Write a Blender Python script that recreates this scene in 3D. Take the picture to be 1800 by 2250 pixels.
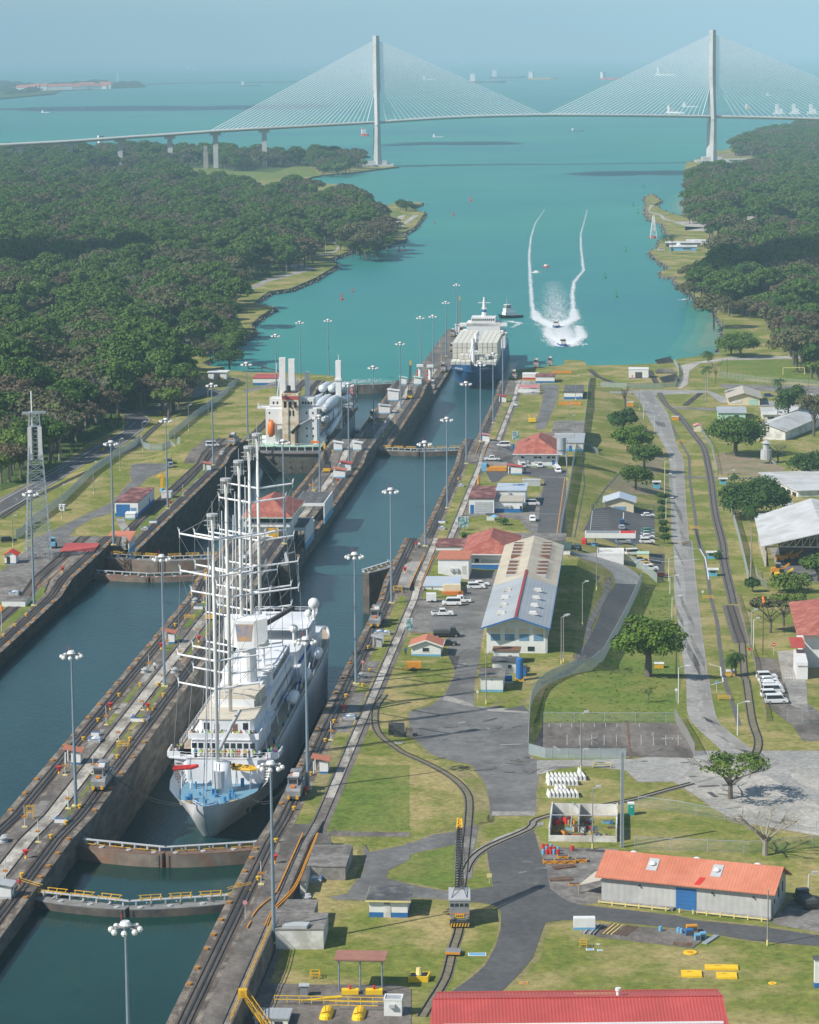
import bpy, bmesh, math, random, sys
import numpy as np
from mathutils import Vector, Matrix
from mathutils.geometry import tessellate_polygon
random.seed(7)
D=bpy.data;SC=bpy.context.scene;COL=SC.collection
for o in list(D.objects): D.objects.remove(o)
# ---------------------------------------------------------------- camera, sky, sun, exposure
FPX,PITCH,ROLL,CAMZ,HEAD=6000.0,0.16676986,0.00969252,169.42,0.08747
_f=np.array([0,math.cos(PITCH),-math.sin(PITCH)]);_u0=np.array([0,math.sin(PITCH),math.cos(PITCH)]);_r0=np.array([1.,0,0])
CR=math.cos(ROLL)*_r0-math.sin(ROLL)*_u0; CU=math.sin(ROLL)*_r0+math.cos(ROLL)*_u0; CF=_f
cam=D.cameras.new('camera');co=D.objects.new('camera',cam);COL.objects.link(co);SC.camera=co
cam.sensor_fit='HORIZONTAL';cam.sensor_width=36;cam.lens=36*FPX/1800;cam.clip_start=1;cam.clip_end=200000
m=Matrix(((CR[0],CU[0],-CF[0],0),(CR[1],CU[1],-CF[1],0),(CR[2],CU[2],-CF[2],CAMZ),(0,0,0,1)));co.matrix_world=m
SUN_EL,SUN_DIR=math.radians(41),(-0.885,-0.466)     # horizontal direction towards the sun
w=D.worlds.new('World');SC.world=w;w.use_nodes=True;nt=w.node_tree
sky=nt.nodes.new('ShaderNodeTexSky');sky.sky_type='NISHITA';sky.sun_disc=False;sky.sun_elevation=SUN_EL
sky.sun_rotation=math.atan2(SUN_DIR[0],SUN_DIR[1]);sky.dust_density=0.3;sky.air_density=1.0;sky.ozone_density=1.5
bg=nt.nodes['Background'];bg.inputs['Strength'].default_value=0.10;nt.links.new(sky.outputs[0],bg.inputs[0])
sl=D.lights.new('sun','SUN');sl.energy=4.9;sl.angle=math.radians(.5);sl.color=(1,.955,.88)
so=D.objects.new('sun',sl);COL.objects.link(so)
so.rotation_euler=Vector((SUN_DIR[0]*math.cos(SUN_EL),SUN_DIR[1]*math.cos(SUN_EL),math.sin(SUN_EL))).to_track_quat('Z','Y').to_euler()
so.location=(-300,-100,400)
SC.view_settings.view_transform='Standard';SC.view_settings.look='None';SC.view_settings.gamma=1;SC.view_settings.exposure=0.3
SC.cycles.max_bounces=5;SC.cycles.diffuse_bounces=2;SC.cycles.glossy_bounces=2;SC.cycles.transparent_max_bounces=12;SC.cycles.volume_bounces=0
SC.cycles.use_denoising=True;SC.render.use_persistent_data=False
AX=np.array([math.sin(HEAD),math.cos(HEAD)]); RT=np.array([math.cos(HEAD),-math.sin(HEAD)])
T1=-153.9;T2=T1+33.53;T3=-103.1;T4=T3+33.53
SEA=2.0
def xy(s,t): return (s*AX[0]+t*RT[0], s*AX[1]+t*RT[1])
def st(x,y): return (x*AX[0]+y*AX[1], x*RT[0]+y*RT[1])
COP=[(470,29.6),(490,28.3),(698,28.4),(712,30.3),(776,30.6),(781,28.5),(786,25),(792,22),(800,20.8),(985,20.8),(998,22.8),(1036,22.8),(1041,20.5),(1046,17),(1052,13.8),(1060,12.5),(1255,12.5),(1270,14.2),(1298,14.2),(1304,11),(1312,6.6),(1322,4.6),(1335,4.3)]
LAND=[(412,26.2),(438,27.2),(505,28),(700,28.1),(735,28.4),(775,27),(830,20.9),(1000,20.7),(1085,12.5),(1280,12),(1360,4.6),(1500,4.4)]
NR=[(500,26.2),(560,26.3),(640,24.2),(720,20),(800,15.5),(1000,10),(1250,6.5),(1450,4.5),(3000,4.2),(4000,4.2)]
NL=[(600,25),(800,21),(900,20.5),(1000,17),(1100,12.5),(1300,9),(1450,4.5),(2500,5),(3500,4.2)]
ip=lambda s,T:np.interp(s,[a for a,b in T],[b for a,b in T])
# right terrace edge and the foot of its bank, both as t(s)
TR=[(455,-22),(480,60),(600,60),(622,-12),(640,-17),(760,-19),(800,-25),(1390,-25),(1450,60)]
TF=[(455,-5),(480,160),(600,160),(622,0),(640,-8),(660,-6),(760,0),(800,6),(900,8),(1000,10),(1300,4),(1390,2),(1450,160)]
TL=[(600,-215),(1400,-215)]
def sm(x): x=np.clip(x,0,1); return x*x*(3-2*x)
def hst(s,t):
  s=np.asarray(s,float);t=np.asarray(t,float)
  cop=ip(s,COP);ld=ip(s,LAND)
  dist=np.where(t>T4,t-T4,np.where(t<T1,T1-t,0.0))
  wR=np.interp(s,[470,500],[9.7,12]); w0=np.where(t>T4,wR,22.0); w1=np.where(t>T4,wR+np.interp(s,[480,510],[0.35,12]),34.0)
  terr=cop+(ld-cop)*sm((dist-w0)/(w1-w0))
  tr=ip(s,TR);tf=ip(s,TF)
  zr=terr+(ip(s,NR)-terr)*np.clip((t-tr)/(tf-tr),0,1)
  zl=terr+(ip(s,NL)-terr)*sm((-199-t)/14)
  z=np.where(t>T4,zr,np.where(t<T1,zl,terr))
  return z
def h(x,y): s,t=st(x,y); return hst(s,t)
TILES=dict(a=(0,400,2.875),b=(500,400,2.875),c=(1100,400,2.46429),d=(0,780,3.45),e=(450,780,4.3125),g=(800,780,3.45),h=(1250,780,3.13636),i=(0,1250,4.3125),j=(350,1250,4.3125),k=(350,1500,4.3125),l=(700,1150,3.45),m=(1150,1150,2.65385),n=(0,1700,3.08036),o=(400,1600,3.316),q=(800,1650,3.59333),r=(1180,1650,2.78226),F=(0,0,.958333),A=(0,0,1.916667),B=(900,0,1.916667),P=(0,1200,5.75),Q=(200,1380,5.75),R=(0,1680,5.75),S=(350,1950,5.75),T=(780,700,4.92857),U=(500,950,5.75),V=(300,1150,5.75),W=(580,1500,5.75),p=(0,0,1.))
def px(txt):
  """'m 350,320 F 12,30 ...' -> photo pixels (1800 x 2250)"""
  out=[];tl='p'
  for w in txt.split():
    if ',' in w:
      x,y=w.split(',');ox,oy,k=TILES[tl];out.append((ox+float(x)/k,oy+float(y)/k))
    else: tl=w
  return np.array(out)
def rays(P):
  P=np.atleast_2d(P);return CF+((P[:,:1]-900)/FPX)*CR-((P[:,1:2]-1125)/FPX)*CU
def unz(P,z):
  d=rays(P);k=(z-CAMZ)/d[:,2];o=d*k[:,None];o[:,2]+=CAMZ;return o
_ST=np.exp(np.linspace(math.log(300),math.log(12000),3200))
def G(P):
  """first hit of the rays through photo pixels with the land"""
  d=rays(P);n=len(d);res=np.zeros((n,3))
  for i in range(n):
    k=_ST/d[i,1];X=d[i,0]*k;Y=d[i,1]*k;Z=CAMZ+d[i,2]*k
    below=np.nonzero(Z<=h(X,Y))[0]
    j=below[0] if len(below) else len(k)-1
    a,b=k[max(j-1,0)],k[j]
    for _ in range(18):
      m=(a+b)/2
      if CAMZ+d[i,2]*m<=h(d[i,0]*m,d[i,1]*m): b=m
      else: a=m
    res[i]=(d[i,0]*b,d[i,1]*b,CAMZ+d[i,2]*b)
  return res
def project(p):
  d=np.asarray(p,float)-np.array([0,0,CAMZ]);z=d@CF
  return 900+FPX*(d@CR)/z,1125-FPX*(d@CU)/z
def height_to(p,v):
  """height above p whose image row is v"""
  lo,hi=0,400
  for _ in range(40):
    m=(lo+hi)/2
    if project((p[0],p[1],p[2]+m))[1]>v: lo=m
    else: hi=m
  return lo
# ---------------------------------------------------------------- materials
MATS={}
def M(name,c=None,c2=None,sc=1.0,rough=.85,metal=0.,c3=None,sc3=.05,bump=0.,stretch=None,det=4,spec=None,lo=.35,hi=.65,bsc=None,fine=None):
  """procedural surface: two colours mixed by noise in the object's own metres, a third by a larger noise"""
  if name in MATS: return MATS[name]
  m=D.materials.new(name);m.use_nodes=True;n=m.node_tree.nodes;l=m.node_tree.links;b=n['Principled BSDF']
  b.inputs['Roughness'].default_value=rough;b.inputs['Metallic'].default_value=metal
  if spec is not None: b.inputs['Specular IOR Level'].default_value=spec
  tc=n.new('ShaderNodeTexCoord');src=tc.outputs['Object']
  if stretch:
    mp=n.new('ShaderNodeMapping');mp.inputs['Scale'].default_value=stretch;mp.inputs['Rotation'].default_value=(0,0,HEAD)
    l.new(src,mp.inputs[0]);src=mp.outputs[0]
  def mixed(a,bc,scale,lo=.35,hi=.65):
    t=n.new('ShaderNodeTexNoise');t.inputs['Scale'].default_value=scale;t.inputs['Detail'].default_value=det;t.inputs['Roughness'].default_value=.62
    l.new(src,t.inputs['Vector']);r=n.new('ShaderNodeMapRange');r.inputs[1].default_value=lo;r.inputs[2].default_value=hi;l.new(t.outputs[0],r.inputs[0])
    x=n.new('ShaderNodeMix');x.data_type='RGBA';l.new(r.outputs[0],x.inputs[0])
    for k,v in ((6,a),(7,bc)):
      if isinstance(v,tuple): x.inputs[k].default_value=v+(1,)
      else: l.new(v,x.inputs[k])
    return x.outputs[2],t.outputs[0]
  if c2 is None: c2=tuple(v*.86 for v in c)
  o,t=mixed(c,c2,sc,lo,hi)
  if c3 is not None: o,_=mixed(o,c3,sc3,.45,.62)
  if fine:
    t3=n.new('ShaderNodeTexNoise');t3.inputs['Scale'].default_value=fine[0];t3.inputs['Detail'].default_value=5;t3.inputs['Roughness'].default_value=.7;l.new(tc.outputs['Object'],t3.inputs['Vector'])
    r3=n.new('ShaderNodeMapRange');r3.inputs[1].default_value=.3;r3.inputs[2].default_value=.7;r3.inputs[3].default_value=1-fine[1];r3.inputs[4].default_value=1+fine[1];l.new(t3.outputs[0],r3.inputs[0])
    vm=n.new('ShaderNodeVectorMath');vm.operation='SCALE';l.new(o,vm.inputs[0]);l.new(r3.outputs[0],vm.inputs['Scale']);o=vm.outputs[0]
  l.new(o,b.inputs['Base Color'])
  if bump:
    bm=n.new('ShaderNodeBump');bm.inputs['Strength'].default_value=bump;bm.inputs['Distance'].default_value=.15
    if bsc:
      t2=n.new('ShaderNodeTexNoise');t2.inputs['Scale'].default_value=bsc;t2.inputs['Detail'].default_value=3;l.new(src,t2.inputs['Vector']);t=t2.outputs[0]
    l.new(t,bm.inputs['Height']);l.new(bm.outputs[0],b.inputs['Normal'])
  MATS[name]=m;return m
def stripes(m,period,strength,axis=0,rot=0):
  """corrugation or board lines as relief"""
  n=m.node_tree.nodes;l=m.node_tree.links;b=n['Principled BSDF'];tc=n.new('ShaderNodeTexCoord');mp=n.new('ShaderNodeMapping')
  mp.inputs['Rotation'].default_value=(0,0,rot);l.new(tc.outputs['Object'],mp.inputs[0])
  wv=n.new('ShaderNodeTexWave');wv.bands_direction='XYZ'[axis];wv.inputs['Scale'].default_value=.314/period;l.new(mp.outputs[0],wv.inputs[0])
  bm=n.new('ShaderNodeBump');bm.inputs['Strength'].default_value=strength;bm.inputs['Distance'].default_value=.06;l.new(wv.outputs[1],bm.inputs['Height'])
  l.new(bm.outputs[0],b.inputs['Normal']);return m
G_=M
grass=M('grass',(.125,.165,.03),(.205,.21,.05),sc=.35,rough=.95,c3=(.33,.27,.115),sc3=.06,bump=.5,bsc=3,fine=(.9,.32),spec=.1)
grass_lush=M('grass_lush',(.10,.155,.03),(.155,.20,.04),sc=.25,rough=.95,c3=(.19,.20,.055),sc3=.06,bump=.5,bsc=3,fine=(.9,.32),spec=.1)
grass_dry=M('grass_dry',(.28,.235,.12),(.23,.20,.09),sc=.5,rough=.95,c3=(.17,.18,.05),sc3=.08,bump=.4,bsc=3,fine=(.9,.32),spec=.1)
grass_bank=M('grass_bank',(.11,.145,.035),(.15,.17,.05),sc=.3,rough=.95,c3=(.21,.19,.08),sc3=.06,bump=.6,bsc=2,fine=(.9,.32),spec=.1)
bush_g=M('undergrowth_green',(.05,.085,.022),(.09,.125,.035),sc=.25,rough=.95,bump=1,bsc=.7,fine=(.9,.32),spec=.1)
asph=M('asphalt_fresh',(.072,.072,.074),(.085,.084,.083),sc=.4,rough=.9,c3=(.10,.098,.094),sc3=.08,fine=(.8,.22))
asph_old=M('asphalt_worn',(.145,.142,.135),(.185,.18,.168),sc=.25,rough=.92,c3=(.11,.105,.10),sc3=.09,fine=(.8,.22))
conc=M('concrete_pale',(.36,.34,.30),(.28,.265,.235),sc=.6,rough=.9,c3=(.20,.185,.165),sc3=.12,fine=(1.1,.3))
conc_road=M('concrete_road',(.30,.29,.265),(.25,.24,.22),sc=.3,rough=.9,c3=(.34,.33,.30),sc3=.1,fine=(1.1,.3))
conc_dark=M('concrete_stained',(.135,.115,.095),(.20,.175,.15),sc=.5,rough=.92,c3=(.085,.073,.062),sc3=.14,stretch=(1,.45,1),fine=(1.1,.3))
conc_mid=M('concrete_grey',(.235,.22,.195),(.17,.155,.14),sc=.6,rough=.92,c3=(.115,.10,.09),sc3=.15,fine=(1.1,.3))
coping=M('coping_concrete',(.135,.105,.08),(.085,.065,.05),sc=.7,rough=.9,c3=(.26,.22,.17),sc3=.5,stretch=(1,.5,1),fine=(1.1,.3))
track=M('track_slab',(.045,.037,.033),(.075,.06,.05),sc=.6,rough=.85,c3=(.12,.095,.075),sc3=.2,stretch=(1.5,.2,1),fine=(1.1,.3))
track_pale=M('track_slab_pale',(.50,.465,.40),(.38,.35,.30),sc=.8,rough=.9,c3=(.19,.165,.135),sc3=.3,stretch=(1,.35,1),fine=(1.1,.3))
wallm=M('lock_wall_concrete',(.115,.105,.088),(.06,.052,.044),sc=.35,rough=.9,c3=(.17,.155,.125),sc3=.25,stretch=(.5,.5,2.2),bump=.3,fine=(1.1,.3))
steel_dark=M('steel_rail',(.035,.03,.03),(.06,.045,.038),sc=2,rough=.5,metal=.6)
ballast=M('ballast',(.17,.13,.105),(.115,.085,.07),sc=2,rough=.95)
rust=M('rusty_steel',(.17,.085,.05),(.10,.05,.032),sc=1.5,rough=.8,c3=(.2,.13,.09),sc3=.5)
dirt=M('bare_dirt',(.30,.22,.14),(.22,.17,.105),sc=.3,rough=.95,c3=(.17,.17,.07),sc3=.1,fine=(1.1,.3))
sand=M('shore_sand',(.42,.37,.27),(.33,.29,.2),sc=.1,rough=.9)
gravel=M('pale_gravel',(.46,.43,.38),(.36,.335,.295),sc=.5,rough=.95,c3=(.28,.27,.24),sc3=.1,fine=(1.1,.3))
rock=M('riprap_rock',(.13,.115,.10),(.07,.062,.055),sc=1.2,rough=.9,c3=(.2,.18,.155),sc3=.3)
white=M('white_paint',(.74,.74,.72),(.66,.66,.63),sc=.7,rough=.6)
white_w=M('white_weathered',(.70,.69,.65),(.60,.585,.54),sc=.5,rough=.75,c3=(.46,.44,.39),sc3=.25)
shipwhite=M('ship_white',(.83,.83,.83),(.77,.775,.78),sc=.25,rough=.45,c3=(.64,.66,.67),sc3=.1)
cream=M('cream_paint',(.68,.60,.42),(.60,.52,.35),sc=.5,rough=.7)
blue=M('blue_paint',(.02,.15,.40),(.025,.12,.32),sc=.6,rough=.6)
blue_l=M('light_blue_paint',(.16,.40,.58),(.12,.34,.52),sc=.6,rough=.65)
cyan=M('cyan_paint',(.10,.42,.58),(.08,.36,.5),sc=.6,rough=.65)
yellow=M('yellow_paint',(.72,.42,.015),(.6,.33,.015),sc=1,rough=.6)
yellow_p=M('pale_yellow_paint',(.72,.62,.24),(.6,.5,.2),sc=1,rough=.7)
orange=M('orange_paint',(.75,.22,.03),(.62,.17,.025),sc=1,rough=.6)
orange_y=M('amber_paint',(.70,.30,.02),(.55,.22,.02),sc=1,rough=.6)
red=M('red_paint',(.60,.03,.02),(.48,.025,.02),sc=1,rough=.6)
pink=M('pink_paint',(.68,.30,.30),(.6,.24,.25),sc=1,rough=.7)
green_p=M('pale_green_paint',(.42,.62,.50),(.36,.56,.44),sc=1,rough=.7)
teal_p=M('teal_plastic',(.02,.42,.33),(.02,.36,.28),sc=1,rough=.5)
black=M('black_paint',(.015,.015,.016),(.03,.03,.03),sc=1,rough=.5)
dark=M('dark_grey',(.055,.055,.058),(.08,.08,.082),sc=.8,rough=.7)
grey=M('grey_paint',(.26,.27,.275),(.20,.21,.215),sc=.7,rough=.6)
grey_l=M('light_grey_paint',(.46,.47,.47),(.40,.41,.41),sc=.6,rough=.6)
galv=M('galvanised_steel',(.42,.46,.49),(.35,.39,.42),sc=.8,rough=.5,metal=.25)
mastm=M('mast_steel',(.20,.26,.31),(.17,.23,.28),sc=.5,rough=.55)
glass=M('dark_glass',(.02,.028,.035),(.03,.04,.05),sc=.5,rough=.15,spec=.8)
glass_b=M('blue_glass',(.20,.34,.48),(.12,.24,.36),sc=.9,rough=.3)
wood=M('brown_wood',(.22,.11,.06),(.16,.08,.045),sc=1,rough=.8)
teak=M('teak_deck',(.40,.32,.24),(.34,.27,.20),sc=.6,rough=.8)
deck_c=M('cream_deck',(.60,.54,.43),(.54,.48,.38),sc=.4,rough=.8)
deck_b=M('blue_deck',(.17,.32,.42),(.12,.27,.38),sc=.6,rough=.7)
tire=M('tyre_rubber',(.02,.02,.02),(.03,.03,.03),sc=1,rough=.9)
skin=M('skin',(.30,.17,.11),(.26,.14,.09),sc=1,rough=.7)
hull_b=M('hull_blue',(.02,.085,.21),(.025,.10,.24),sc=.2,rough=.5)
hull_r=M('hull_red',(.30,.08,.06),(.24,.07,.05),sc=.3,rough=.7)
hull_g=M('hull_weathered_olive',(.125,.12,.10),(.09,.085,.072),sc=.35,rough=.75,c3=(.16,.14,.11),sc3=.15)
hull_s=M('hull_steel_grey',(.22,.25,.27),(.17,.20,.22),sc=.3,rough=.6)
blade=M('blade_grey',(.62,.66,.68),(.54,.58,.60),sc=.2,rough=.4)
orangeb=M('lifeboat_orange',(.80,.20,.02),(.7,.16,.02),sc=.5,rough=.45)
foam=M('sea_foam',(.92,.94,.94),(.85,.9,.9),sc=.8,rough=.8)
r_red=stripes(M('roof_red',(.50,.085,.07),(.44,.07,.06),sc=.3,rough=.6,c3=(.40,.065,.055),sc3=.1),.5,.5)
r_red2=M('roof_red_tiles',(.36,.10,.07),(.25,.065,.05),sc=1.2,rough=.8,c3=(.42,.15,.10),sc3=.4,bump=.4)
r_or=stripes(M('roof_orange',(.50,.165,.09),(.45,.145,.08),sc=.25,rough=.7,c3=(.53,.19,.11),sc3=.1,fine=(.6,.1)),.6,.35)
r_brown=M('roof_maroon_weathered',(.17,.055,.05),(.10,.04,.04),sc=.5,rough=.8,c3=(.34,.15,.12),sc3=.3)
r_tile=M('roof_terracotta',(.50,.18,.10),(.42,.14,.08),sc=1.5,rough=.8,bump=.4)
r_dark=M('roof_dark_slab',(.05,.05,.052),(.09,.09,.09),sc=.6,rough=.85,c3=(.15,.15,.145),sc3=.5)
r_cream=stripes(M('roof_cream_sheets',(.56,.49,.37),(.50,.44,.33),sc=.4,rough=.6,c3=(.46,.39,.29),sc3=.15),1.0,.4,axis=1)
r_grey=stripes(M('roof_grey_sheets',(.36,.38,.39),(.33,.35,.36),sc=.3,rough=.5,c3=(.39,.41,.42),sc3=.1),.9,.3)
r_white=stripes(M('roof_white_sheets',(.58,.585,.57),(.50,.51,.50),sc=.25,rough=.6,c3=(.44,.43,.40),sc3=.12),.8,.35)
r_tan=M('roof_tan_sheets',(.46,.42,.34),(.40,.36,.29),sc=.5,rough=.75)
r_blue=M('roof_pale_blue',(.44,.52,.60),(.38,.46,.55),sc=.4,rough=.6,c3=(.48,.50,.52),sc3=.2)
fol=[M('foliage_%d'%i,tuple(v*.78 for v in a),tuple(v*.8 for v in b),sc=.35,rough=.75,spec=.2) for i,(a,b) in enumerate([((.06,.125,.02),(.11,.185,.03)),((.038,.09,.02),(.07,.135,.028)),((.10,.17,.025),(.16,.225,.04)),((.12,.125,.055),(.155,.145,.07)),((.155,.11,.07),(.12,.10,.05)),((.14,.225,.025),(.09,.165,.02))])]
bark=M('bark',(.15,.125,.10),(.10,.085,.07),sc=1,rough=.9)
bark_p=M('pale_bark',(.34,.30,.25),(.26,.23,.19),sc=1,rough=.9)
def water(name,c,c2,sc,rough,bsc,bstr,c3=None,sc3=.001,stretch=None,foamy=0,sp=.12):
  m=M(name,c,c2,sc=sc,rough=rough,c3=c3,sc3=sc3,stretch=stretch,spec=sp)
  n=m.node_tree.nodes;l=m.node_tree.links;b=n['Principled BSDF'];tc=n.new('ShaderNodeTexCoord');t=n.new('ShaderNodeTexNoise')
  mp=n.new('ShaderNodeMapping');mp.inputs['Scale'].default_value=(1,.55,1);mp.inputs['Rotation'].default_value=(0,0,.35);l.new(tc.outputs['Object'],mp.inputs[0])
  t.inputs['Scale'].default_value=bsc;t.inputs['Detail'].default_value=5;t.inputs['Roughness'].default_value=.6;l.new(mp.outputs[0],t.inputs[0])
  bm=n.new('ShaderNodeBump');bm.inputs['Strength'].default_value=bstr;bm.inputs['Distance'].default_value=.35;l.new(t.outputs[0],bm.inputs['Height']);l.new(bm.outputs[0],b.inputs['Normal'])
  if foamy:
    t2=n.new('ShaderNodeTexNoise');t2.inputs['Scale'].default_value=.11;t2.inputs['Detail'].default_value=6;t2.inputs['Roughness'].default_value=.7
    mp2=n.new('ShaderNodeMapping');mp2.inputs['Scale'].default_value=(.7,1.3,1);l.new(tc.outputs['Object'],mp2.inputs[0]);l.new(mp2.outputs[0],t2.inputs[0])
    r=n.new('ShaderNodeMapRange');r.inputs[1].default_value=foamy;r.inputs[2].default_value=foamy+.03;l.new(t2.outputs[0],r.inputs[0])
    x=n.new('ShaderNodeMix');x.data_type='RGBA';l.new(r.outputs[0],x.inputs[0]);o=b.inputs['Base Color'].links[0].from_socket;l.new(o,x.inputs[6]);x.inputs[7].default_value=(.7,.78,.78,1);l.new(x.outputs[2],b.inputs['Base Color'])
  return m
w_sea=water('sea_water',(.03,.215,.18),(.045,.25,.205),.004,.42,.25,.5,c3=(.03,.185,.19),sc3=.0008,foamy=.735)
w_lock=water('chamber_water',(.006,.034,.04),(.011,.05,.055),.03,.2,.9,.35)
w_green=water('green_water',(.004,.03,.026),(.008,.044,.033),.03,.12,.5,.15)
w_mid=water('mid_chamber_water',(.012,.05,.06),(.026,.085,.092),.02,.3,.7,.35,stretch=(1,.4,1))
w_shal=[water('shallow_water_%d'%i,c,tuple(v*.9 for v in c),.02,.4,.3,.3) for i,c in enumerate([(.05,.235,.19),(.09,.25,.19),(.15,.265,.19)])]
# ---------------------------------------------------------------- mesh builder
from math import cos,sin,pi,hypot,radians,atan2,tan,atan,sqrt
class MB:
  def __init__(s): s.v=[];s.f=[];s.m=[];s.mats=[];s.mi=0
  def use(s,m):
    if m not in s.mats: s.mats.append(m)
    s.mi=s.mats.index(m);return s
  def add(s,vs,fs):
    b=len(s.v);s.v.extend(vs);s.f.extend([tuple(b+i for i in f) for f in fs]);s.m.extend([s.mi]*len(fs));return s
  def box(s,x0,x1,y0,y1,z0,z1):
    return s.add([(x0,y0,z0),(x1,y0,z0),(x1,y1,z0),(x0,y1,z0),(x0,y0,z1),(x1,y0,z1),(x1,y1,z1),(x0,y1,z1)],[(0,3,2,1),(4,5,6,7),(0,1,5,4),(1,2,6,5),(2,3,7,6),(3,0,4,7)])
  def cb(s,x,y,z,sx,sy,sz): return s.box(x-sx/2,x+sx/2,y-sy/2,y+sy/2,z,z+sz)
  def prism(s,P,z0,z1):
    n=len(P);a=sum(P[i][0]*P[(i+1)%n][1]-P[(i+1)%n][0]*P[i][1] for i in range(n))
    if a<0: P=P[::-1]
    zz0=[z0]*n if not hasattr(z0,'__len__') else z0;zz1=[z1]*n if not hasattr(z1,'__len__') else z1
    vs=[(p[0],p[1],z) for p,z in zip(P,zz0)]+[(p[0],p[1],z) for p,z in zip(P,zz1)]
    return s.add(vs,[tuple(range(n))[::-1],tuple(range(n,2*n))]+[(i,(i+1)%n,n+(i+1)%n,n+i) for i in range(n)])
  def poly(s,P): return s.add([tuple(p) for p in P],[tuple(range(len(P)))])
  def tube(s,P,r,n=6,caps=True):
    P=[Vector(p) for p in P];R=r if hasattr(r,'__len__') else [r]*len(P);vs=[];k=len(P)
    for i,p in enumerate(P):
      d=(P[min(i+1,k-1)]-P[max(i-1,0)]).normalized();a=d.cross(Vector((0,0,1)) if abs(d.z)<.95 else Vector((1,0,0))).normalized();b=d.cross(a)
      for j in range(n):
        t=2*pi*j/n;vs.append(tuple(p+(a*cos(t)+b*sin(t))*R[i]))
    fs=[(i*n+j,i*n+(j+1)%n,(i+1)*n+(j+1)%n,(i+1)*n+j) for i in range(k-1) for j in range(n)]
    if caps: fs+=[tuple(range(n))[::-1],tuple(range((k-1)*n,k*n))]
    return s.add(vs,fs)
  def cyl(s,x,y,z0,z1,r0,r1=None,n=12): return s.tube([(x,y,z0),(x,y,z1)],[r0,r0 if r1 is None else r1],n)
  def ball(s,x,y,z,r,n=10,sz=1.,half=False):
    vs=[];k=n//2;fs=[]
    a0=0 if half else -pi/2
    for i in range(k+1):
      a=a0+(pi/2-a0)*i/k
      for j in range(n): b=2*pi*j/n;vs.append((x+r*cos(a)*cos(b),y+r*cos(a)*sin(b),z+r*sz*sin(a)))
    for i in range(k):
      for j in range(n): fs.append((i*n+j,i*n+(j+1)%n,(i+1)*n+(j+1)%n,(i+1)*n+j))
    return s.add(vs,fs)
  def bar(s,a,b,w,hh=None):
    """square beam from a to b"""
    a,b=Vector(a),Vector(b);d=(b-a).normalized();u=d.cross(Vector((0,0,1)) if abs(d.z)<.95 else Vector((1,0,0))).normalized();v=u.cross(d);hh=hh or w
    c=[a+u*i*w/2+v*j*hh/2 for i,j in((-1,-1),(1,-1),(1,1),(-1,1))];e=[p+(b-a) for p in c]
    return s.add([tuple(p) for p in c+e],[(3,2,1,0),(4,5,6,7),(0,1,5,4),(1,2,6,5),(2,3,7,6),(3,0,4,7)])
  def B(s,name,parent=None,smooth=False,mat=None):
    me=D.meshes.new(name);me.from_pydata([tuple(v) for v in s.v],[],s.f)
    for x in (s.mats or [mat]): me.materials.append(x)
    if len(s.mats)>1: me.polygons.foreach_set('material_index',s.m)
    if smooth: me.polygons.foreach_set('use_smooth',[True]*len(s.f))
    me.update();o=D.objects.new(name,me);COL.objects.link(o)
    if parent is not None: o.parent=parent
    return o
def tag(o,label=None,cat=None,group=None,kind=None):
  if label: o['label']=label
  if cat: o['category']=cat
  if group: o['group']=group
  if kind: o['kind']=kind
  return o
def U(m): return MB().use(m)
def L(s,t,z): x,y=xy(s,t);return (x,y,z)
def thing(name,label,cat,loc=(0,0,0),rot=-HEAD,group=None):
  o=D.objects.new(name,None);COL.objects.link(o);o.location=loc;o.rotation_euler=(0,0,rot);o.empty_display_size=.5
  return tag(o,label,cat,group)
def kids(o): return KIDS.get(o.name,[])
KIDS={}
def dup(root,loc,rot=None,label=None,group=None,scale=None):
  r=root.copy();COL.objects.link(r);r.location=loc
  if rot is not None: r.rotation_euler=(0,0,rot)
  if scale is not None: r.scale=scale if hasattr(scale,'__len__') else (scale,)*3
  if label: r['label']=label
  if group: r['group']=group
  def rec(a,b):
    for ch in TREE.get(a,[]):
      c=ch.copy();COL.objects.link(c);c.parent=b;rec(ch,c)
  rec(root,r);return r
TREE={}
def seal():
  """read the parent links once, so that copies need no slow scene search"""
  TREE.clear()
  for o in D.objects:
    if o.parent is not None: TREE.setdefault(o.parent,[]).append(o)
# ---------------------------------------------------------------- draping sheets over the land
SN=sorted(set([float(x) for x in list(range(240,470,11))+[510]+[a for a,b in COP]+[a for a,b in LAND]+[500,520,540,560,580,600,615,622,630,640,648,660,680,688,720,735,745,755,764,784,789,796,808,815,824,836,850]+list(range(862,985,13))+list(range(1010,1036,9))+[1043.5,1049,1066,1072,1078,1084]+list(range(1095,1255,14))+[1285,1308,1317,1328,1345,1352,1368,1380]+list(range(1395,1500,15))+list(range(1500,2600,50))+list(range(2600,6200,150))+list(range(6500,22000,1500))]))
TN=sorted(set([float(x) for x in list(range(-6000,-1200,400))+list(range(-1200,-420,60))+list(range(-420,-240,15))+list(range(-240,-153,6))+[T1,-199,-206,-213,T1-22,T1-28,T1-34,T2,T3,T4,T4+4,T4+9.7,T4+10.05,T4+12,T4+14.5,T4+17,T4+20,T4+26,T4+32,-33,-29,-25,-22,-19,-17,-14,-10,-8,-6,-3,0,4,6,10,14]+list(range(20,80,6))+list(range(80,300,20))+list(range(300,1600,80))+[2000,3000,5000]]))
SNa=np.array(SN);TNa=np.array(TN);ZG=hst(SNa[:,None],TNa[None,:])
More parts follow.
